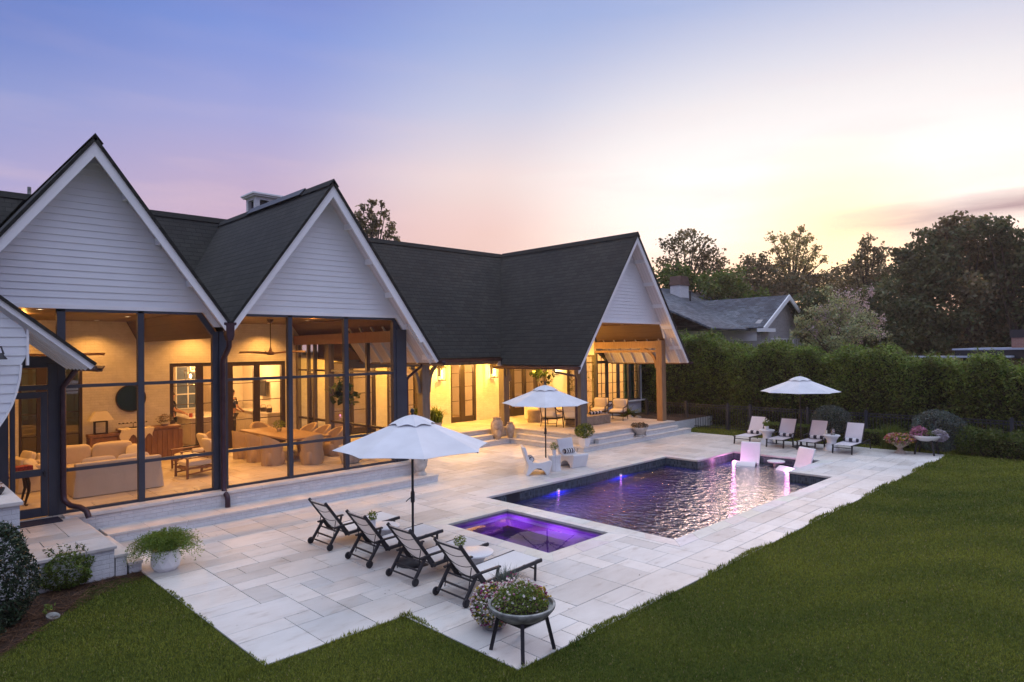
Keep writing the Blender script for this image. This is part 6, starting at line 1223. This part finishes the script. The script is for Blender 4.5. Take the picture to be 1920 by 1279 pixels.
# ---------------- planting, fence, neighbours, trees ----------------
def onp(x, y, ax, val):
    d_ = fw*FPX+r2*(x-960)+u2*(639.5-y); o_ = Vector((0, 0, CAMH)); return o_+d_*((val-o_[ax])/d_[ax])
gpt = lambda x, y, z_=-.04: onp(x, y, 2, z_)
# lawn grass: many small blades, denser close by
n = 1100000; g = np.random.default_rng(100)
rad = 6.2*np.exp(g.uniform(0, 1, n)*math.log(33/6.2)); th = yaw+R(1)+g.uniform(-1, 1, n)*R(41); X = rad*np.cos(th); Y = rad*np.sin(th)
wob = lambda s, k: .055*np.sin(s*1.7+k)+.03*np.sin(s*4.3+2*k)+.012*np.sin(s*15+k)
inr = lambda x0, x1, y0, y1: (X > x0) & (X < x1) & (Y > y0) & (Y < y1)
rag = g.uniform(0, .05, n)
dk = ((X > 5.25+wob(Y, 1)+rag) & (X < 25.0-rag) & (Y > 5.28+wob(X, 2)+rag)) | ((X > 3.30+wob(Y, 3)*.6+rag*.5) & (X < 6) & (Y > 7.47+wob(X, 4)+rag))
bedl = (Y > np.interp(X, [-.5, .5, 1.2, 1.9, 2.6, 3.3], [8.9, 9.3, 10.0, 10.9, 11.55, 11.85])+.06*g.normal(size=len(X))) & (X < 3.32) | (Y > 12.1) & (X < 24.9)
k = ~(dk | bedl | ((X > 3.2) & (Y > 12.0) & (X < 25)) | ((X > 27.3) | (X > 25.5) & (Y < 12.4) & (Y > 3.2) & (X > 25.9)))
X, Y, rad = X[k], Y[k], rad[k]; n = len(X)
pat = .5+.3*np.sin(X*.55+1.3*np.sin(Y*.5))+.22*np.sin(Y*1.4+X*.7+np.sin(X*2))+.2*np.sin(X*3.1+Y*2.3+2*np.sin(Y*1.9))+g.normal(size=n)*.3
edge = np.minimum(np.abs(Y-5.28), np.abs(Y-7.47)+(X > 5.6)*9); h = (.010+.0013*rad)*g.uniform(.5, 1.4, n)*(1+1.1*np.exp(-(edge/.08)**2)); w = .0014+.00062*rad
a = g.uniform(0, 6.28, n); l = g.uniform(.2, 1.1, n)
on_ = ((X > 5.25) & (X < 25) & (Y > 5.28)) | ((X > 3.3) & (Y > 7.47)); bs_ = np.stack([X, Y, np.where(on_, .0005, -.016)], 1); sd_ = np.stack([np.cos(a), np.sin(a), np.zeros(n)], 1)*w[:, None]; ln_ = np.stack([np.cos(a+1.3)*l*h, np.sin(a+1.3)*l*h, h], 1)
V = np.stack([bs_-sd_, bs_+sd_, bs_+ln_], 1).reshape(-1, 3)
dry = (g.uniform(size=n) < .02)[:, None]; br = g.uniform(.82, 1.18, n)[:, None]
T = (np.array([[.098, .134, .020]])*(1-pat[:, None]*.55)+np.array([[.235, .250, .036]])*pat[:, None]*.62)*br; T = np.where(dry, np.array([[.30, .25, .12]])*br, T)
tag(npmesh('grass', V, 3, M['blade'], None, T), 'mown green lawn grass round the pale deck', 'grass', kind='stuff')
# mulch bed at the left
b = MB(); edgep = [(-4, 12.3), (3.29, 12.3), (3.29, 11.95)]+[tuple(gpt(*q_)[:2]) for q_ in ((225, 1088), (166, 1104), (132, 1142), (112, 1162), (74, 1181), (15, 1223), (-40, 1250), (-200, 1300))]+[(-4, 8.0)]; b.add([(x, y, -.008) for x, y in edgep], [tuple(range(len(edgep)))]); tag(b.build('mulch_bed', M['mulch'], fix=False), kind='structure')
n = 11000; X = g.uniform(-.5, 3.3, n); Y = g.uniform(8.9, 12.2, n); k = (Y > np.interp(X, [-.5, .5, 1.2, 1.9, 2.6, 3.3], [8.9, 9.3, 10.0, 10.9, 11.55, 11.85])+g.normal(size=n)*.08) & (Y < 12.2); X, Y = X[k], Y[k]; n = len(X)
P = np.stack([X, Y, np.full(n, -.002)+g.uniform(0, .02, n)], 1); V = leaves(P, .16, .05, 3, jit=.5, seed=101); T = np.array([[.15, .082, .048]])*g.uniform(.3, 1.5, (n, 1)); tag(npmesh('pine_straw', V, 4, M['blade'], None, T), 'brown pine straw under the shrubs at the left', 'pine straw', kind='stuff')
def shrub(name, label, c, rx, ry, rz, n, ls, m, seed, lo=.5, hi=1.3, asp=.42, core=True, shell=.55, top=None, cat='shrub', up=.4, group=None):
    t_ = thing(name, label, cat, (c[0], c[1], -.04), 0, group); b_ = MB(); b_.tube([(0, 0, 0), (0, 0, max(.1, c[2]))], .03, 6); b_.build('stem', M['bark'], t_, True)
    gg = np.random.default_rng(seed); P = inball(n, (0, 0, c[2]+.04), (rx, ry, rz), seed, shell); ph = np.arctan2(P[:, 1], P[:, 0]); zz = (P[:, 2]-c[2])/rz
    q = 1+.10*np.sin(ph*3+seed+zz*3)+.08*np.sin(ph*5+zz*5+seed); P[:, :2] *= q[:, None]; P = P[P[:, 2] > .02]
    o_ = npmesh('foliage', leaves(P, ls, asp, up, seed=seed), 4, M[m], t_, tints(len(P), lo, hi, seed))
    return t_
p = gpt(12, 1178); shrub('camellia', 'tall dark glossy shrub at the left edge of the photo', (p.x-.12, p.y+.1, .62), .46, .48, .78, 9500, .055, 'lf_gloss', 110, .3, 1.3)
p = gpt(-40, 1215); shrub('low_shrub', 'low dark shrub at the very left edge below the tall one', (p.x-.1, p.y-.1, .25), .34, .36, .30, 1800, .05, 'lf_gloss', 111, .3, 1.2)
p = gpt(125, 1108); t_ = shrub('azalea', 'small bright green bush against the white entry terrace wall', (p.x, p.y+.05, .26), .38, .30, .28, 4200, .05, 'lf_light', 112, .3, 1.2)
P = np.concatenate([np.array([[dx+.02*math.sin(i), dy, .35+.028*i] for i in range(12)])+g.normal(size=(12, 3))*.02 for dx, dy in ((-.15, .12), (-.05, .15), (.16, .10), (.24, .05), (.05, .12), (-.22, .08)) for _ in range(5)]); npmesh('sprigs', leaves(P, .06, .3, .6, seed=5), 4, M['lf_mid'], t_, tints(len(P), .3, .9, 6))
p = gpt(97, 1163); gbw = thing('stone_bowl', 'small weathered half-buried bowl in the pine straw', 'bowl', (p.x, p.y, -.04)); b = MB(); b.lathe([(.05, 0), (.08, .04), (.085, .07), (.072, .07), (.01, .035)], n=20); b.build('bowl', M['concrete'], gbw, True).rotation_euler = (.3, .2, 0); P = inball(50, (-.02, .05, .16), (.08, .08, .08), 7); tuft('weed', P, .05, M['lf_light'], gbw, seed=13)
pp = thing('pier_planter', 'small dark planter of reddish leaves on the brick pier', 'planter', (1.45, 12.9, 1.46)); b = MB(); b.lathe([(.09, 0), (.13, .06), (.14, .10), (.11, .10), (.01, .08)], n=18); b.build('pot', M['black'], pp, True); P = inball(110, (0, 0, .16), (.14, .14, .08), 8); tuft('leaves', P, .06, leafm('red_leaves', (.16, .07, .04), tr=.1), pp, seed=14)
# fence
fn = thing('picket_fence', 'black metal picket fence in front of the tall hedge', 'fence', (26.4, 0, -.04)); py_ = [17.7, 15.6, 13.6, 12.6, 10.25, 8.13, 5.95, 3.8, 1.65, -.5]
for yy in py_: b = MB(); b.box(-.05, .05, yy-.05, yy+.05, 0, 1.17); b.box(-.055, .055, yy-.055, yy+.055, 1.17, 1.19); b.ell((0, yy, 1.20), .04, .04, .03, 8, 5); b.build('post', M['fence'], fn)
for ya_, yb_ in zip(py_, py_[1:]):
    b = MB()
    for zz in (.14, 1.0, 1.10): b.box(-.012, .012, yb_+.045, ya_-.045, zz-.014, zz+.014)
    m_ = round((ya_-yb_)/.115)
    for i in range(1, m_): yy = yb_+(ya_-yb_)*i/m_; b.box(-.008, .008, yy-.008, yy+.008, .06, 1.10)
    b.build('panel', M['fence'], fn)
# tall hedge
def htop(y): return np.interp(y, [-4, 1, 3.5, 7, 10, 12, 15, 18, 24], [2.55, 2.6, 2.75, 3.15, 3.35, 3.45, 3.8, 4.25, 4.3])+.17*np.sin(y*1.7)+.14*np.sin(y*4.1+1)+.08*np.sin(y*9)
hg = thing('tall_hedge', 'tall leafy green hedge standing behind the black fence', 'hedge', (28.6, 10, -.04)); n = 110000; gg = np.random.default_rng(120)
Y = gg.uniform(-4, 24, n); u = gg.uniform(0, 1, n)**.8; fr_ = gg.uniform(0, 1, n) < .62
bulge = .28*np.sin(Y*1.3)+.18*np.sin(Y*3.1+1); ht = htop(Y)
Xf = 27.75+bulge*1.0+gg.exponential(.16, n); Zf = u*ht; Xf += .12*np.maximum(0, (Zf/ht-.85)*6.6)**2
Xt = gg.uniform(27.8, 29.6, n); Zt = ht-np.abs(gg.normal(size=n))*.16+.10*np.sin(Xt*7)*np.sin(Y*6)
P = np.stack([np.where(fr_, Xf, Xt)-28.6, Y-10, np.where(fr_, Zf+.08*np.sin(Y*7)*np.sin(Zf*6), Zt)+.04], 1)
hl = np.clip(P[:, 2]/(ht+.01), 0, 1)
Tn = tints(n, .55, 1.3, 120, .10); npmesh('foliage', leaves(P, .105, .5, .35, seed=120), 4, M['lf_mid'], hg, Tn*np.where(gg.uniform(size=n) < .15+.5*np.clip(hl*2-1, 0, 1), 1.45, .55)[:, None])  # upper leaves tinted brighter more often, painting in the hedge's lit top
nt_ = 2600; Yt = gg.uniform(-4, 24, nt_); ut = gg.uniform(0, 1, nt_)**.55; Zt_ = ut*htop(Yt); Xt_ = 27.75+.28*np.sin(Yt*1.3)+.18*np.sin(Yt*3.1+1)-gg.uniform(0, .22, nt_); P = (np.stack([Xt_-28.6, Yt-10, Zt_+.04], 1)[:, None, :]+gg.normal(size=(nt_, 11, 3))*np.array([.07, .10, .10])).reshape(-1, 3); npmesh('lit_top_tufts', leaves(P, .10, .5, .7, seed=122), 4, M['lf_light'], hg, tints(len(P), .45, 1.35, 122)*np.repeat(.45+.75*ut, 11)[:, None]); ns = 1800; Ys = gg.uniform(-4, 24, ns); Xs = gg.uniform(27.7, 29.0, ns); L_ = gg.uniform(.10, .55, ns)**1.3; P = np.concatenate([np.stack([Xs-28.6+gg.normal(size=ns)*.03, Ys-10+gg.normal(size=ns)*.03, htop(Ys)-.12+L_*q], 1) for q in (0, .15, .3, .45, .6, .75, .9, 1)]); npmesh('shoots', leaves(P, .10, .45, .8, seed=121), 4, M['lf_light'], hg, tints(len(P), .6, 1.4, 121))  # tufts brighten with height, light on the hedge put into their colour
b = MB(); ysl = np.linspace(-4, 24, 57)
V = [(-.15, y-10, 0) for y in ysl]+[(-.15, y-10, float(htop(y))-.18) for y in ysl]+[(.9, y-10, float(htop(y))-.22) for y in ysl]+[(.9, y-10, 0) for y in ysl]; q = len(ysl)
b.add(V, [(j*q+i, j*q+i+1, (j+1)*q+i+1, (j+1)*q+i) for j in range(3) for i in range(q-1)]); b.build('branches', plain('hedge_dark_core', (.018, .018, .010), .95), hg, fix=False)  # solid dark core added inside the leaves to block light
def lowhedge(y0_, y1_, label, x=25.95, h=.52, w=.3):
    t_ = thing('low_hedge', label, 'hedge', (x, (y0_+y1_)/2, -.04), 0, 'clipped low hedges'); n_ = int(3400*(abs(y1_-y0_))); gq = np.random.default_rng(int(y0_*10)+200); hl_ = abs(y1_-y0_)/2
    P_ = gq.uniform(-1, 1, (n_, 3)); f = gq.integers(0, 3, n_); s = np.sign(gq.uniform(-1, 1, n_)); P_[f == 0, 0] = s[f == 0]; P_[f == 1, 1] = s[f == 1]; P_[f == 2, 2] = 1
    P_ = P_*np.array([w, hl_, h/2])+np.array([0, 0, h/2+.02])+gq.normal(size=(n_, 3))*.018; npmesh('foliage', leaves(P_, .045, .6, .3, seed=7), 4, M['lf_mid'], t_, tints(n_, .5, 1.3, 9)); b_ = MB(); b_.box(-w*.93, w*.93, -hl_*.98, hl_*.98, 0, h*.95); b_.build('twigs', bpy.data.materials['hedge_dark_core'], t_)  # same solid dark core inside the clipped leaves
lowhedge(12.3, 9.95, 'clipped low hedge behind the two left loungers'); lowhedge(8.1, 6.55, 'clipped low hedge between the round shrubs'); lowhedge(4.5, 3.0, 'clipped low hedge at the right edge of the photo', 25.6, .6)
for px_, cz, r_, lb, sd in ((1557, .80, .66, 'round silvery shrub behind the two right loungers', 130), (1757, .66, .84, 'larger round silvery shrub behind the white flower bowl', 131)):
    p = onp(px_, 780, 0, 25.75); shrub('round_shrub', lb, (p.x, p.y, cz), r_, r_, r_*.86, 6500, .07, 'lf_grey', sd, .3, 1.25, shell=.7, group='round silvery shrubs')
for px_, r_, h_, lb, sd in ((1822, .5, .55, 'dark leafy shrub to the right of the larger round shrub', 132), (1862, .42, .5, 'dark leafy shrub second from the right edge', 133), (1915, .6, .5, 'dark leafy shrub low at the right edge', 134)):
    p = onp(px_, 825, 0, 25.5); shrub('dark_shrub', lb, (p.x, p.y, .42), r_, r_, h_, 2200, .085, 'lf_mid', sd, .3, 1.1, shell=.3, up=.7)
# neighbour's house
NB = thing('neighbour_house', 'long low grey roofed brick house beyond the hedge', 'house'); C_ = at(1425, 606, 37.5); Yg, Xc, Zc = C_.y, C_.x, C_.z; Pk = onp(1467, 554, 1, Yg); Xp, Zp = Pk.x, Pk.z; Xr = 2*Xp-Xc; gr = M['shingle2']
plate('roof', [(Xp, Yg-.4, Zp), (Xc-.4, Yg-.4, Zc-.25), (Xc-.4, Yg+17, Zc-.25), (Xp, Yg+17, Zp)], 'y', gr, .1, NB); plate('roof', [(Xp, Yg-.4, Zp), (Xr+.4, Yg-.4, Zc-.25), (Xr+.4, Yg+17, Zc-.25), (Xp, Yg+17, Zp)], 'y', gr, .1, NB)
M['nbrick'] = brickm('whitewashed_grey_brick', (.36, .35, .36), (.28, .27, .28), (.42, .41, .40), st=.3)
b = MB(); b.prism([(Xc, -.1), (Xr, -.1), (Xr, Zc), (Xp, Zp-.15), (Xc, Zc)], 'y', Yg, Yg+.3); b.box(Xc, Xc+.3, Yg+.3, Yg+17, -.1, Zc); b.build('wall', M['nbrick'], NB)
b = MB()
for s, xe in ((1, Xc), (-1, Xr)): sl_ = (Zp-Zc)/(Xp-Xc); xo_ = xe-.4*s; b.prism([(Xp, Zp+.02), (xo_, Zc-.25+.02), (xo_, Zc-.52), (Xp, Zp-.28)], 'y', Yg-.45, Yg-.38)
b.box(Xc-.45, Xc+1.1, Yg-.42, Yg-.02, Zc-.50, Zc-.30); b.box(Xc-.02, Xc+0, Yg+.2, Yg+17, Zc-1.0, Zc-.3); b.box(Xr-1.1, Xr+.45, Yg-.42, Yg-.02, Zc-.50, Zc-.30); b.build('white_trim', M['white'], NB)
def nwin(x0, x1, y0_, y1_, z0, z1, ax):
    b_ = MB(); t_ = .05
    if ax == 'y':
        for x in lin(x0, x1, 4): b_.box(x-t_/2, x+t_/2, Yg-.06, Yg-.0, z0, z1)
        for z_ in lin(z0, z1, 4): b_.box(x0, x1, Yg-.06, Yg, z_-t_/2, z_+t_/2)
    else:
        for y in lin(y0_, y1_, 4): b_.box(Xc-.06, Xc, y-t_/2, y+t_/2, z0, z1)
        for z_ in lin(z0, z1, 4): b_.box(Xc-.06, Xc, y0_, y1_, z_-t_/2, z_+t_/2)
    o_ = b_.build('window', M['white'], NB); q = MB()
    if ax == 'y': q.box(x0, x1, Yg-.02, Yg-.005, z0, z1)
    else: q.box(Xc-.02, Xc-.005, y0_, y1_, z0, z1)
    q.build('pane', M['black'], o_)
nwin(Xc+1.3, Xc+2.4, 0, 0, Zc-2.6, Zc-.9, 'y'); nwin(Xc+2.6, Xc+4.4, 0, 0, Zc-2.6, Zc-.9, 'y'); nwin(Xc+4.6, Xc+5.6, 0, 0, Zc-2.6, Zc-.9, 'y'); nwin(0, 0, Yg+1.6, Yg+3.6, Zc-2.4, Zc-1.1, 'x')
R1 = at(1238, 540, 44); plate('roof', [(R1.x-6, R1.y, R1.z), (R1.x+13, R1.y, R1.z), (R1.x+17, R1.y-7, R1.z-3.0), (R1.x-6, R1.y-7, R1.z-3.0)], 'x', gr, .1, NB); b = MB(); b.box(R1.x-6, R1.x+16, R1.y-.1, R1.y+.3, -.1, R1.z-.2); b.build('wall', M['nbrick'], NB)
c_ = at(1274, 546, 43); ck = thing('neighbour_chimney', 'white brick chimney with a rusty metal cap on the grey roof', 'chimney', c_); b = MB(); b.box(-.55, .55, -.35, .35, -1.2, .35); b.build('stack', M['brick_out'], ck); b = MB(); b.box(-.62, .62, -.42, .42, .35, .42); b.prism([(-.6, .42), (.6, .42), (.45, .95), (-.45, .95)], 'y', -.4, .4); b.build('cap', plain('rusty_cap', (.10, .055, .045), .7, var=.3), ck)
c_ = at(1294, 552, 42); vv = thing('flue_pipe', 'thin dark flue pipe beside the rusty chimney', 'vent pipe', c_); b = MB(); b.lathe([(.06, -.6), (.06, .1), (.10, .12), (.10, .2), (.05, .25)], n=12); b.build('pipe', M['black'], vv, True)
FH = thing('far_house', 'distant brown gabled roof among the trees below the sunset', 'house'); q = at(1472, 529, 62); Yq = q.y; hw = 2.6; zb = q.z-1.55
plate('roof', [(q.x, Yq, q.z), (q.x-hw, Yq, zb), (q.x-hw, Yq+9, zb), (q.x, Yq+9, q.z)], 'y', gr, .1, FH); plate('roof', [(q.x, Yq, q.z), (q.x+hw, Yq, zb), (q.x+hw, Yq+9, zb), (q.x, Yq+9, q.z)], 'y', gr, .1, FH); b = MB(); b.prism([(q.x-hw+.2, -.1), (q.x+hw-.2, -.1), (q.x+hw-.2, zb), (q.x, q.z-.1), (q.x-hw+.2, zb)], 'y', Yq+.3, Yq+9); b.build('wall', plain('brown_shingle_wall', (.16, .11, .08), .8), FH)
CP = thing('carport', 'low flat pale roof on dark posts beyond the hedge at the right edge', 'carport'); q = at(1785, 660, 33); b = MB(); b.box(q.x, q.x+7, q.y-9, q.y, 3.26, 3.34); b.build('roof', plain('pale_metal_roof', (.36, .40, .50), .4), CP); b = MB(); b.box(q.x+.1, q.x+6.9, q.y-8.9, q.y-.1, 2.85, 3.26); b.build('fascia', M['black'], CP)
for dx in (.4, 6.4):
    for dy in (-.5, -4.5, -8.5): b = MB(); b.box(q.x+dx-.1, q.x+dx+.1, q.y+dy-.1, q.y+dy+.1, -.1, 2.85); b.build('post', M['black'], CP)
b = MB(); b.box(q.x-1.2, q.x+.2, q.y-2.5, q.y+4, 2.90, 2.98); b.build('lower_roof', bpy.data.materials['pale_metal_roof'], CP)
c_ = at(1918, 655, 33); BC = thing('brick_chimney', 'red brick chimney with dark cap rising behind the flat pale roof', 'chimney', (c_.x, c_.y, 0)); b = MB(); b.box(-.4, .4, -.4, .4, 0, 3.85); b.build('stack', brickm('red_brick', (.30, .14, .10), (.22, .10, .08), (.35, .30, .28), st=.3), BC); b = MB(); b.box(-.45, .45, -.45, .45, 3.85, 4.25); b.build('cap', M['black'], BC)
# trees
def ptree(name, label, D, tpx, blobs, dens, leaf, m, seed, lo=.5, hi=1.4, tr=.22, dr=.7, cat='tree', group=None, twig=5, shell=.1, flowers=None):
    gg = np.random.default_rng(seed); base_ = at(tpx, 700, D); t_ = thing(name, label, cat, (base_.x, base_.y, -.04), 0, group); O = np.array(t_.location)
    cs = [np.array(at(x, y, D+gg.uniform(-1, 1)*dr*rp/FPX*D*2))-O for x, y, rp in blobs]; rs = [rp/FPX*D for _, _, rp in blobs]; b_ = MB()
    top = np.mean(cs, 0); fork = np.array([top[0]*.3, top[1]*.3, max(1.5, min(c[2] for c in cs)*.75)]); b_.tube([(0, 0, 0), tuple(fork*np.array([.5, .5, .5])), tuple(fork)], tr*D/45, 8, tr*D/45*.7)
    P_ = []
    for c, r_ in zip(cs, rs):
        mid = fork+(c-fork)*.5+np.array([0, 0, .15*abs(c[2]-fork[2])])*gg.uniform(0, 1); b_.tube([tuple(fork), tuple(mid), tuple(c)], tr*D/45*.42, 5, .02*D/45)
        for _ in range(twig):
            e = c+gg.normal(size=3)*r_*.62; b_.tube([tuple(c-(c-mid)*.2), tuple((c+e)/2+gg.normal(size=3)*r_*.1), tuple(e)], .022*D/45, 4, .008*D/45); k_ = max(6, int(dens*1.7*r_*r_/twig)); P_.append(e+gg.normal(size=(k_, 3))*r_*np.array([.36, .36, .28]))
        P_.append(inball(max(8, int(dens*r_*r_*.9)), c, (r_*1.1, r_*1.1, r_*.9), seed+len(P_), shell))
    b_.build('trunk', M['bark'], t_, True); P_ = np.concatenate(P_); npmesh('crown', leaves(P_, leaf, .6, .3, seed=seed), 4, M[m], t_, tints(len(P_), lo, hi, seed))
    if flowers:
        cc = np.concatenate([inball(11, np.array(at(x, y, D-.3))-O, (r_/FPX*D*1.5,)*3, seed+i, .5) for i, (x, y, r_) in enumerate(flowers)]); Q = (cc[:, None, :]+gg.normal(size=(len(cc), 14, 3))*np.array([.07, .07, .13])).reshape(-1, 3); npmesh('blossom', leaves(Q, .07, .8, .3, seed=3), 4, M['pinkp'], t_, tints(len(Q), .6, 1.3, 4, .04))
    return t_
ptree('tree', 'thin dark tree rising behind the ridge between the middle and right gables', 46, 700, [(680, 388, 6), (697, 382, 7), (716, 384, 5), (672, 402, 8), (694, 402, 9), (722, 402, 8), (684, 420, 11), (708, 418, 10), (735, 422, 7), (700, 438, 13), (728, 440, 10), (744, 450, 7), (676, 440, 11)], 420, .24, 'lf_tree', 140, twig=5)
ptree('tree', 'airy tree with bare top branches left of the sunset', 48, 1287, [(1258, 452, 15), (1280, 442, 14), (1302, 446, 15), (1322, 452, 10), (1268, 470, 16), (1295, 468, 16), (1325, 474, 16), (1345, 490, 16), (1308, 490, 20), (1332, 508, 20), (1242, 492, 14), (1262, 505, 20), (1352, 508, 12)], 190, .24, 'lf_tree', 141)
ptree('bushy_tree', 'round green tree just behind the rusty chimney', 46, 1350, [(1330, 530, 26), (1360, 528, 26), (1385, 545, 24), (1345, 555, 24), (1300, 530, 22), (1275, 520, 20), (1400, 562, 20), (1250, 525, 22)], 420, .26, 'lf_mid', 142, .5, 1.2)
ptree('tree', 'tall airy backlit tree in front of the bright sky', 54, 1484, [(1502, 430, 8), (1490, 442, 11), (1470, 450, 9), (1448, 448, 9), (1515, 450, 10), (1532, 466, 10), (1500, 462, 14), (1478, 472, 14), (1455, 470, 10), (1520, 480, 12), (1492, 492, 18), (1465, 495, 14), (1545, 488, 7), (1510, 508, 14)], 210, .24, 'lf_sun', 143, twig=6)
ptree('tree', 'lower dark tree between the two airy trees', 52, 1425, [(1405, 500, 14), (1428, 492, 16), (1392, 518, 16), (1418, 518, 20), (1448, 512, 18), (1440, 536, 22), (1400, 542, 22), (1470, 530, 20), (1495, 535, 20), (1380, 540, 16)], 300, .26, 'lf_tree', 144)
ptree('tree', 'low dark tree straight under the sun glow', 56, 1545, [(1520, 525, 16), (1545, 520, 15), (1568, 518, 14), (1535, 545, 22), (1565, 545, 22), (1505, 550, 20), (1590, 540, 20)], 300, .28, 'lf_tree', 145)
ptree('pine_tree', 'pointed dark tree right of the sun glow', 50, 1628, [(1628, 448, 7), (1622, 462, 11), (1640, 470, 10), (1612, 482, 15), (1635, 490, 16), (1655, 485, 10), (1600, 505, 17), (1625, 512, 20), (1650, 510, 18), (1585, 528, 20), (1615, 540, 24), (1650, 540, 22)], 260, .26, 'lf_tree', 146)
oA = [(1690, 480, 16), (1712, 468, 18), (1738, 455, 18), (1765, 440, 18), (1700, 505, 26), (1738, 490, 28), (1772, 478, 28), (1685, 540, 30), (1725, 535, 34), (1765, 530, 34), (1680, 585, 30), (1725, 590, 34), (1765, 590, 34), (1700, 630, 30), (1750, 635, 32)]
oB = [(1770, 424, 14), (1795, 420, 17), (1822, 424, 18), (1800, 455, 30), (1838, 450, 28), (1812, 500, 36), (1850, 495, 34), (1810, 555, 38), (1855, 550, 38), (1815, 610, 38), (1860, 610, 38), (1790, 640, 30)]
oC = [(1850, 428, 16), (1872, 424, 17), (1898, 448, 20), (1880, 470, 30), (1915, 475, 28), (1950, 480, 34), (1895, 525, 40), (1945, 530, 44), (1900, 590, 44), (1950, 600, 46), (1905, 640, 34)]
ptree('oak_tree', 'big dark tree at the left of the dense group on the right', 42, 1730, oA, 420, .27, 'lf_dark', 147, .5, 1.5, .3, shell=.4); ptree('oak_tree', 'big dark tree in the middle of the dense group on the right', 41, 1815, oB, 420, .27, 'lf_tree', 148, .5, 1.4, .3, shell=.4); ptree('oak_tree', 'big dark tree at the right edge of the photo', 40, 1905, oC, 420, .27, 'lf_dark', 149, .5, 1.5, .3, shell=.4)
ptree('understory_tree', 'dark bushes filling the gap behind the flowering tree', 40, 1600, [(1530, 560, 22), (1560, 575, 24), (1595, 565, 24), (1630, 560, 24), (1655, 575, 24), (1515, 585, 20), (1545, 610, 26), (1590, 610, 28), (1640, 610, 28), (1665, 640, 26), (1620, 640, 26), (1560, 640, 26), (1500, 580, 16)], 420, .24, 'lf_dark', 150, .5, 1.6, shell=.4)
ptree('crape_myrtle', 'pale pink flowering tree behind the hedge', 31, 1570, [(1578, 575, 20), (1548, 590, 18), (1608, 585, 18), (1632, 605, 15), (1570, 605, 22), (1525, 612, 16), (1600, 622, 22), (1545, 628, 20), (1502, 605, 12), (1640, 628, 13), (1575, 645, 22), (1520, 645, 16), (1490, 625, 10)], 1000, .12, 'lf_crape', 151, .5, 1.4, .2, flowers=[(1578, 562, 12), (1600, 556, 10), (1555, 575, 11), (1618, 572, 9), (1540, 590, 10), (1590, 590, 12), (1645, 598, 8), (1570, 610, 12), (1620, 615, 10), (1530, 612, 9), (1648, 625, 7), (1600, 635, 9), (1632, 548, 3)])
b = MB(); q = len(b.v)
hillp = [tuple(at(x, 690, 95)) for x in range(900, 2400, 60)]
fw_t = thing('far_treeline', 'low dark line of woods along the horizon', 'woods', (0, 0, -.04)); fw_t['kind'] = 'stuff'
P = np.concatenate([inball(420, tuple(at(x, 618+random.uniform(-14, 14), 78+random.uniform(-6, 6))), (3.4, 3.4, 2.6), x, .2) for x in range(1180, 2060, 26)]); P = np.concatenate([P, np.concatenate([inball(200, tuple(at(x, 650, 76)), (3, 3, 3), x, .2) for x in range(1180, 2060, 30)])]); P[:, 2] += .04
npmesh('foliage', leaves(P, .6, .6, .3, seed=160), 4, M['lf_tree'], fw_t, tints(len(P), .5, 1.3, 160))
# stray leaves and grit blown on the paving
n = 260; g = np.random.default_rng(170); X = g.uniform(3.4, 24, n); Y = g.uniform(5.4, 14.2, n); k = np.array([indeck(x, y) and not (10.3 < x < 21.6 and 6.3 < y < 12.3) and not (8.2 < x < 10.7 and 7.4 < y < 11) for x, y in zip(X, Y)]); X, Y = X[k], Y[k]; n = len(X)
tag(npmesh('leaf_litter', leaves(np.stack([X, Y, np.full(n, .008)], 1), .030, .45, 6, jit=.6, seed=3), 4, M['blade'], None, np.array([[.10, .07, .045]])*g.uniform(.4, 1.5, (n, 1))), 'stray dry leaves and twigs scattered on the paving', 'leaf litter', kind='stuff')
hz = MB(); hz.box(-12, 110, -30, 110, -1.5, 22)
mh = bpy.data.materials.new('pale_air'); mh.use_nodes = True; q_ = mh.node_tree; q_.nodes.clear(); pv = q_.nodes.new('ShaderNodeVolumePrincipled'); pv.inputs['Color'].default_value = (1, .93, .86, 1); pv.inputs['Density'].default_value = .0006; pv.inputs['Anisotropy'].default_value = .6; oo = q_.nodes.new('ShaderNodeOutputMaterial'); q_.links.new(pv.outputs[0], oo.inputs['Volume'])
tag(hz.build('haze', mh), kind='stuff', label='thin warm dusk haze in the air', cat='haze')
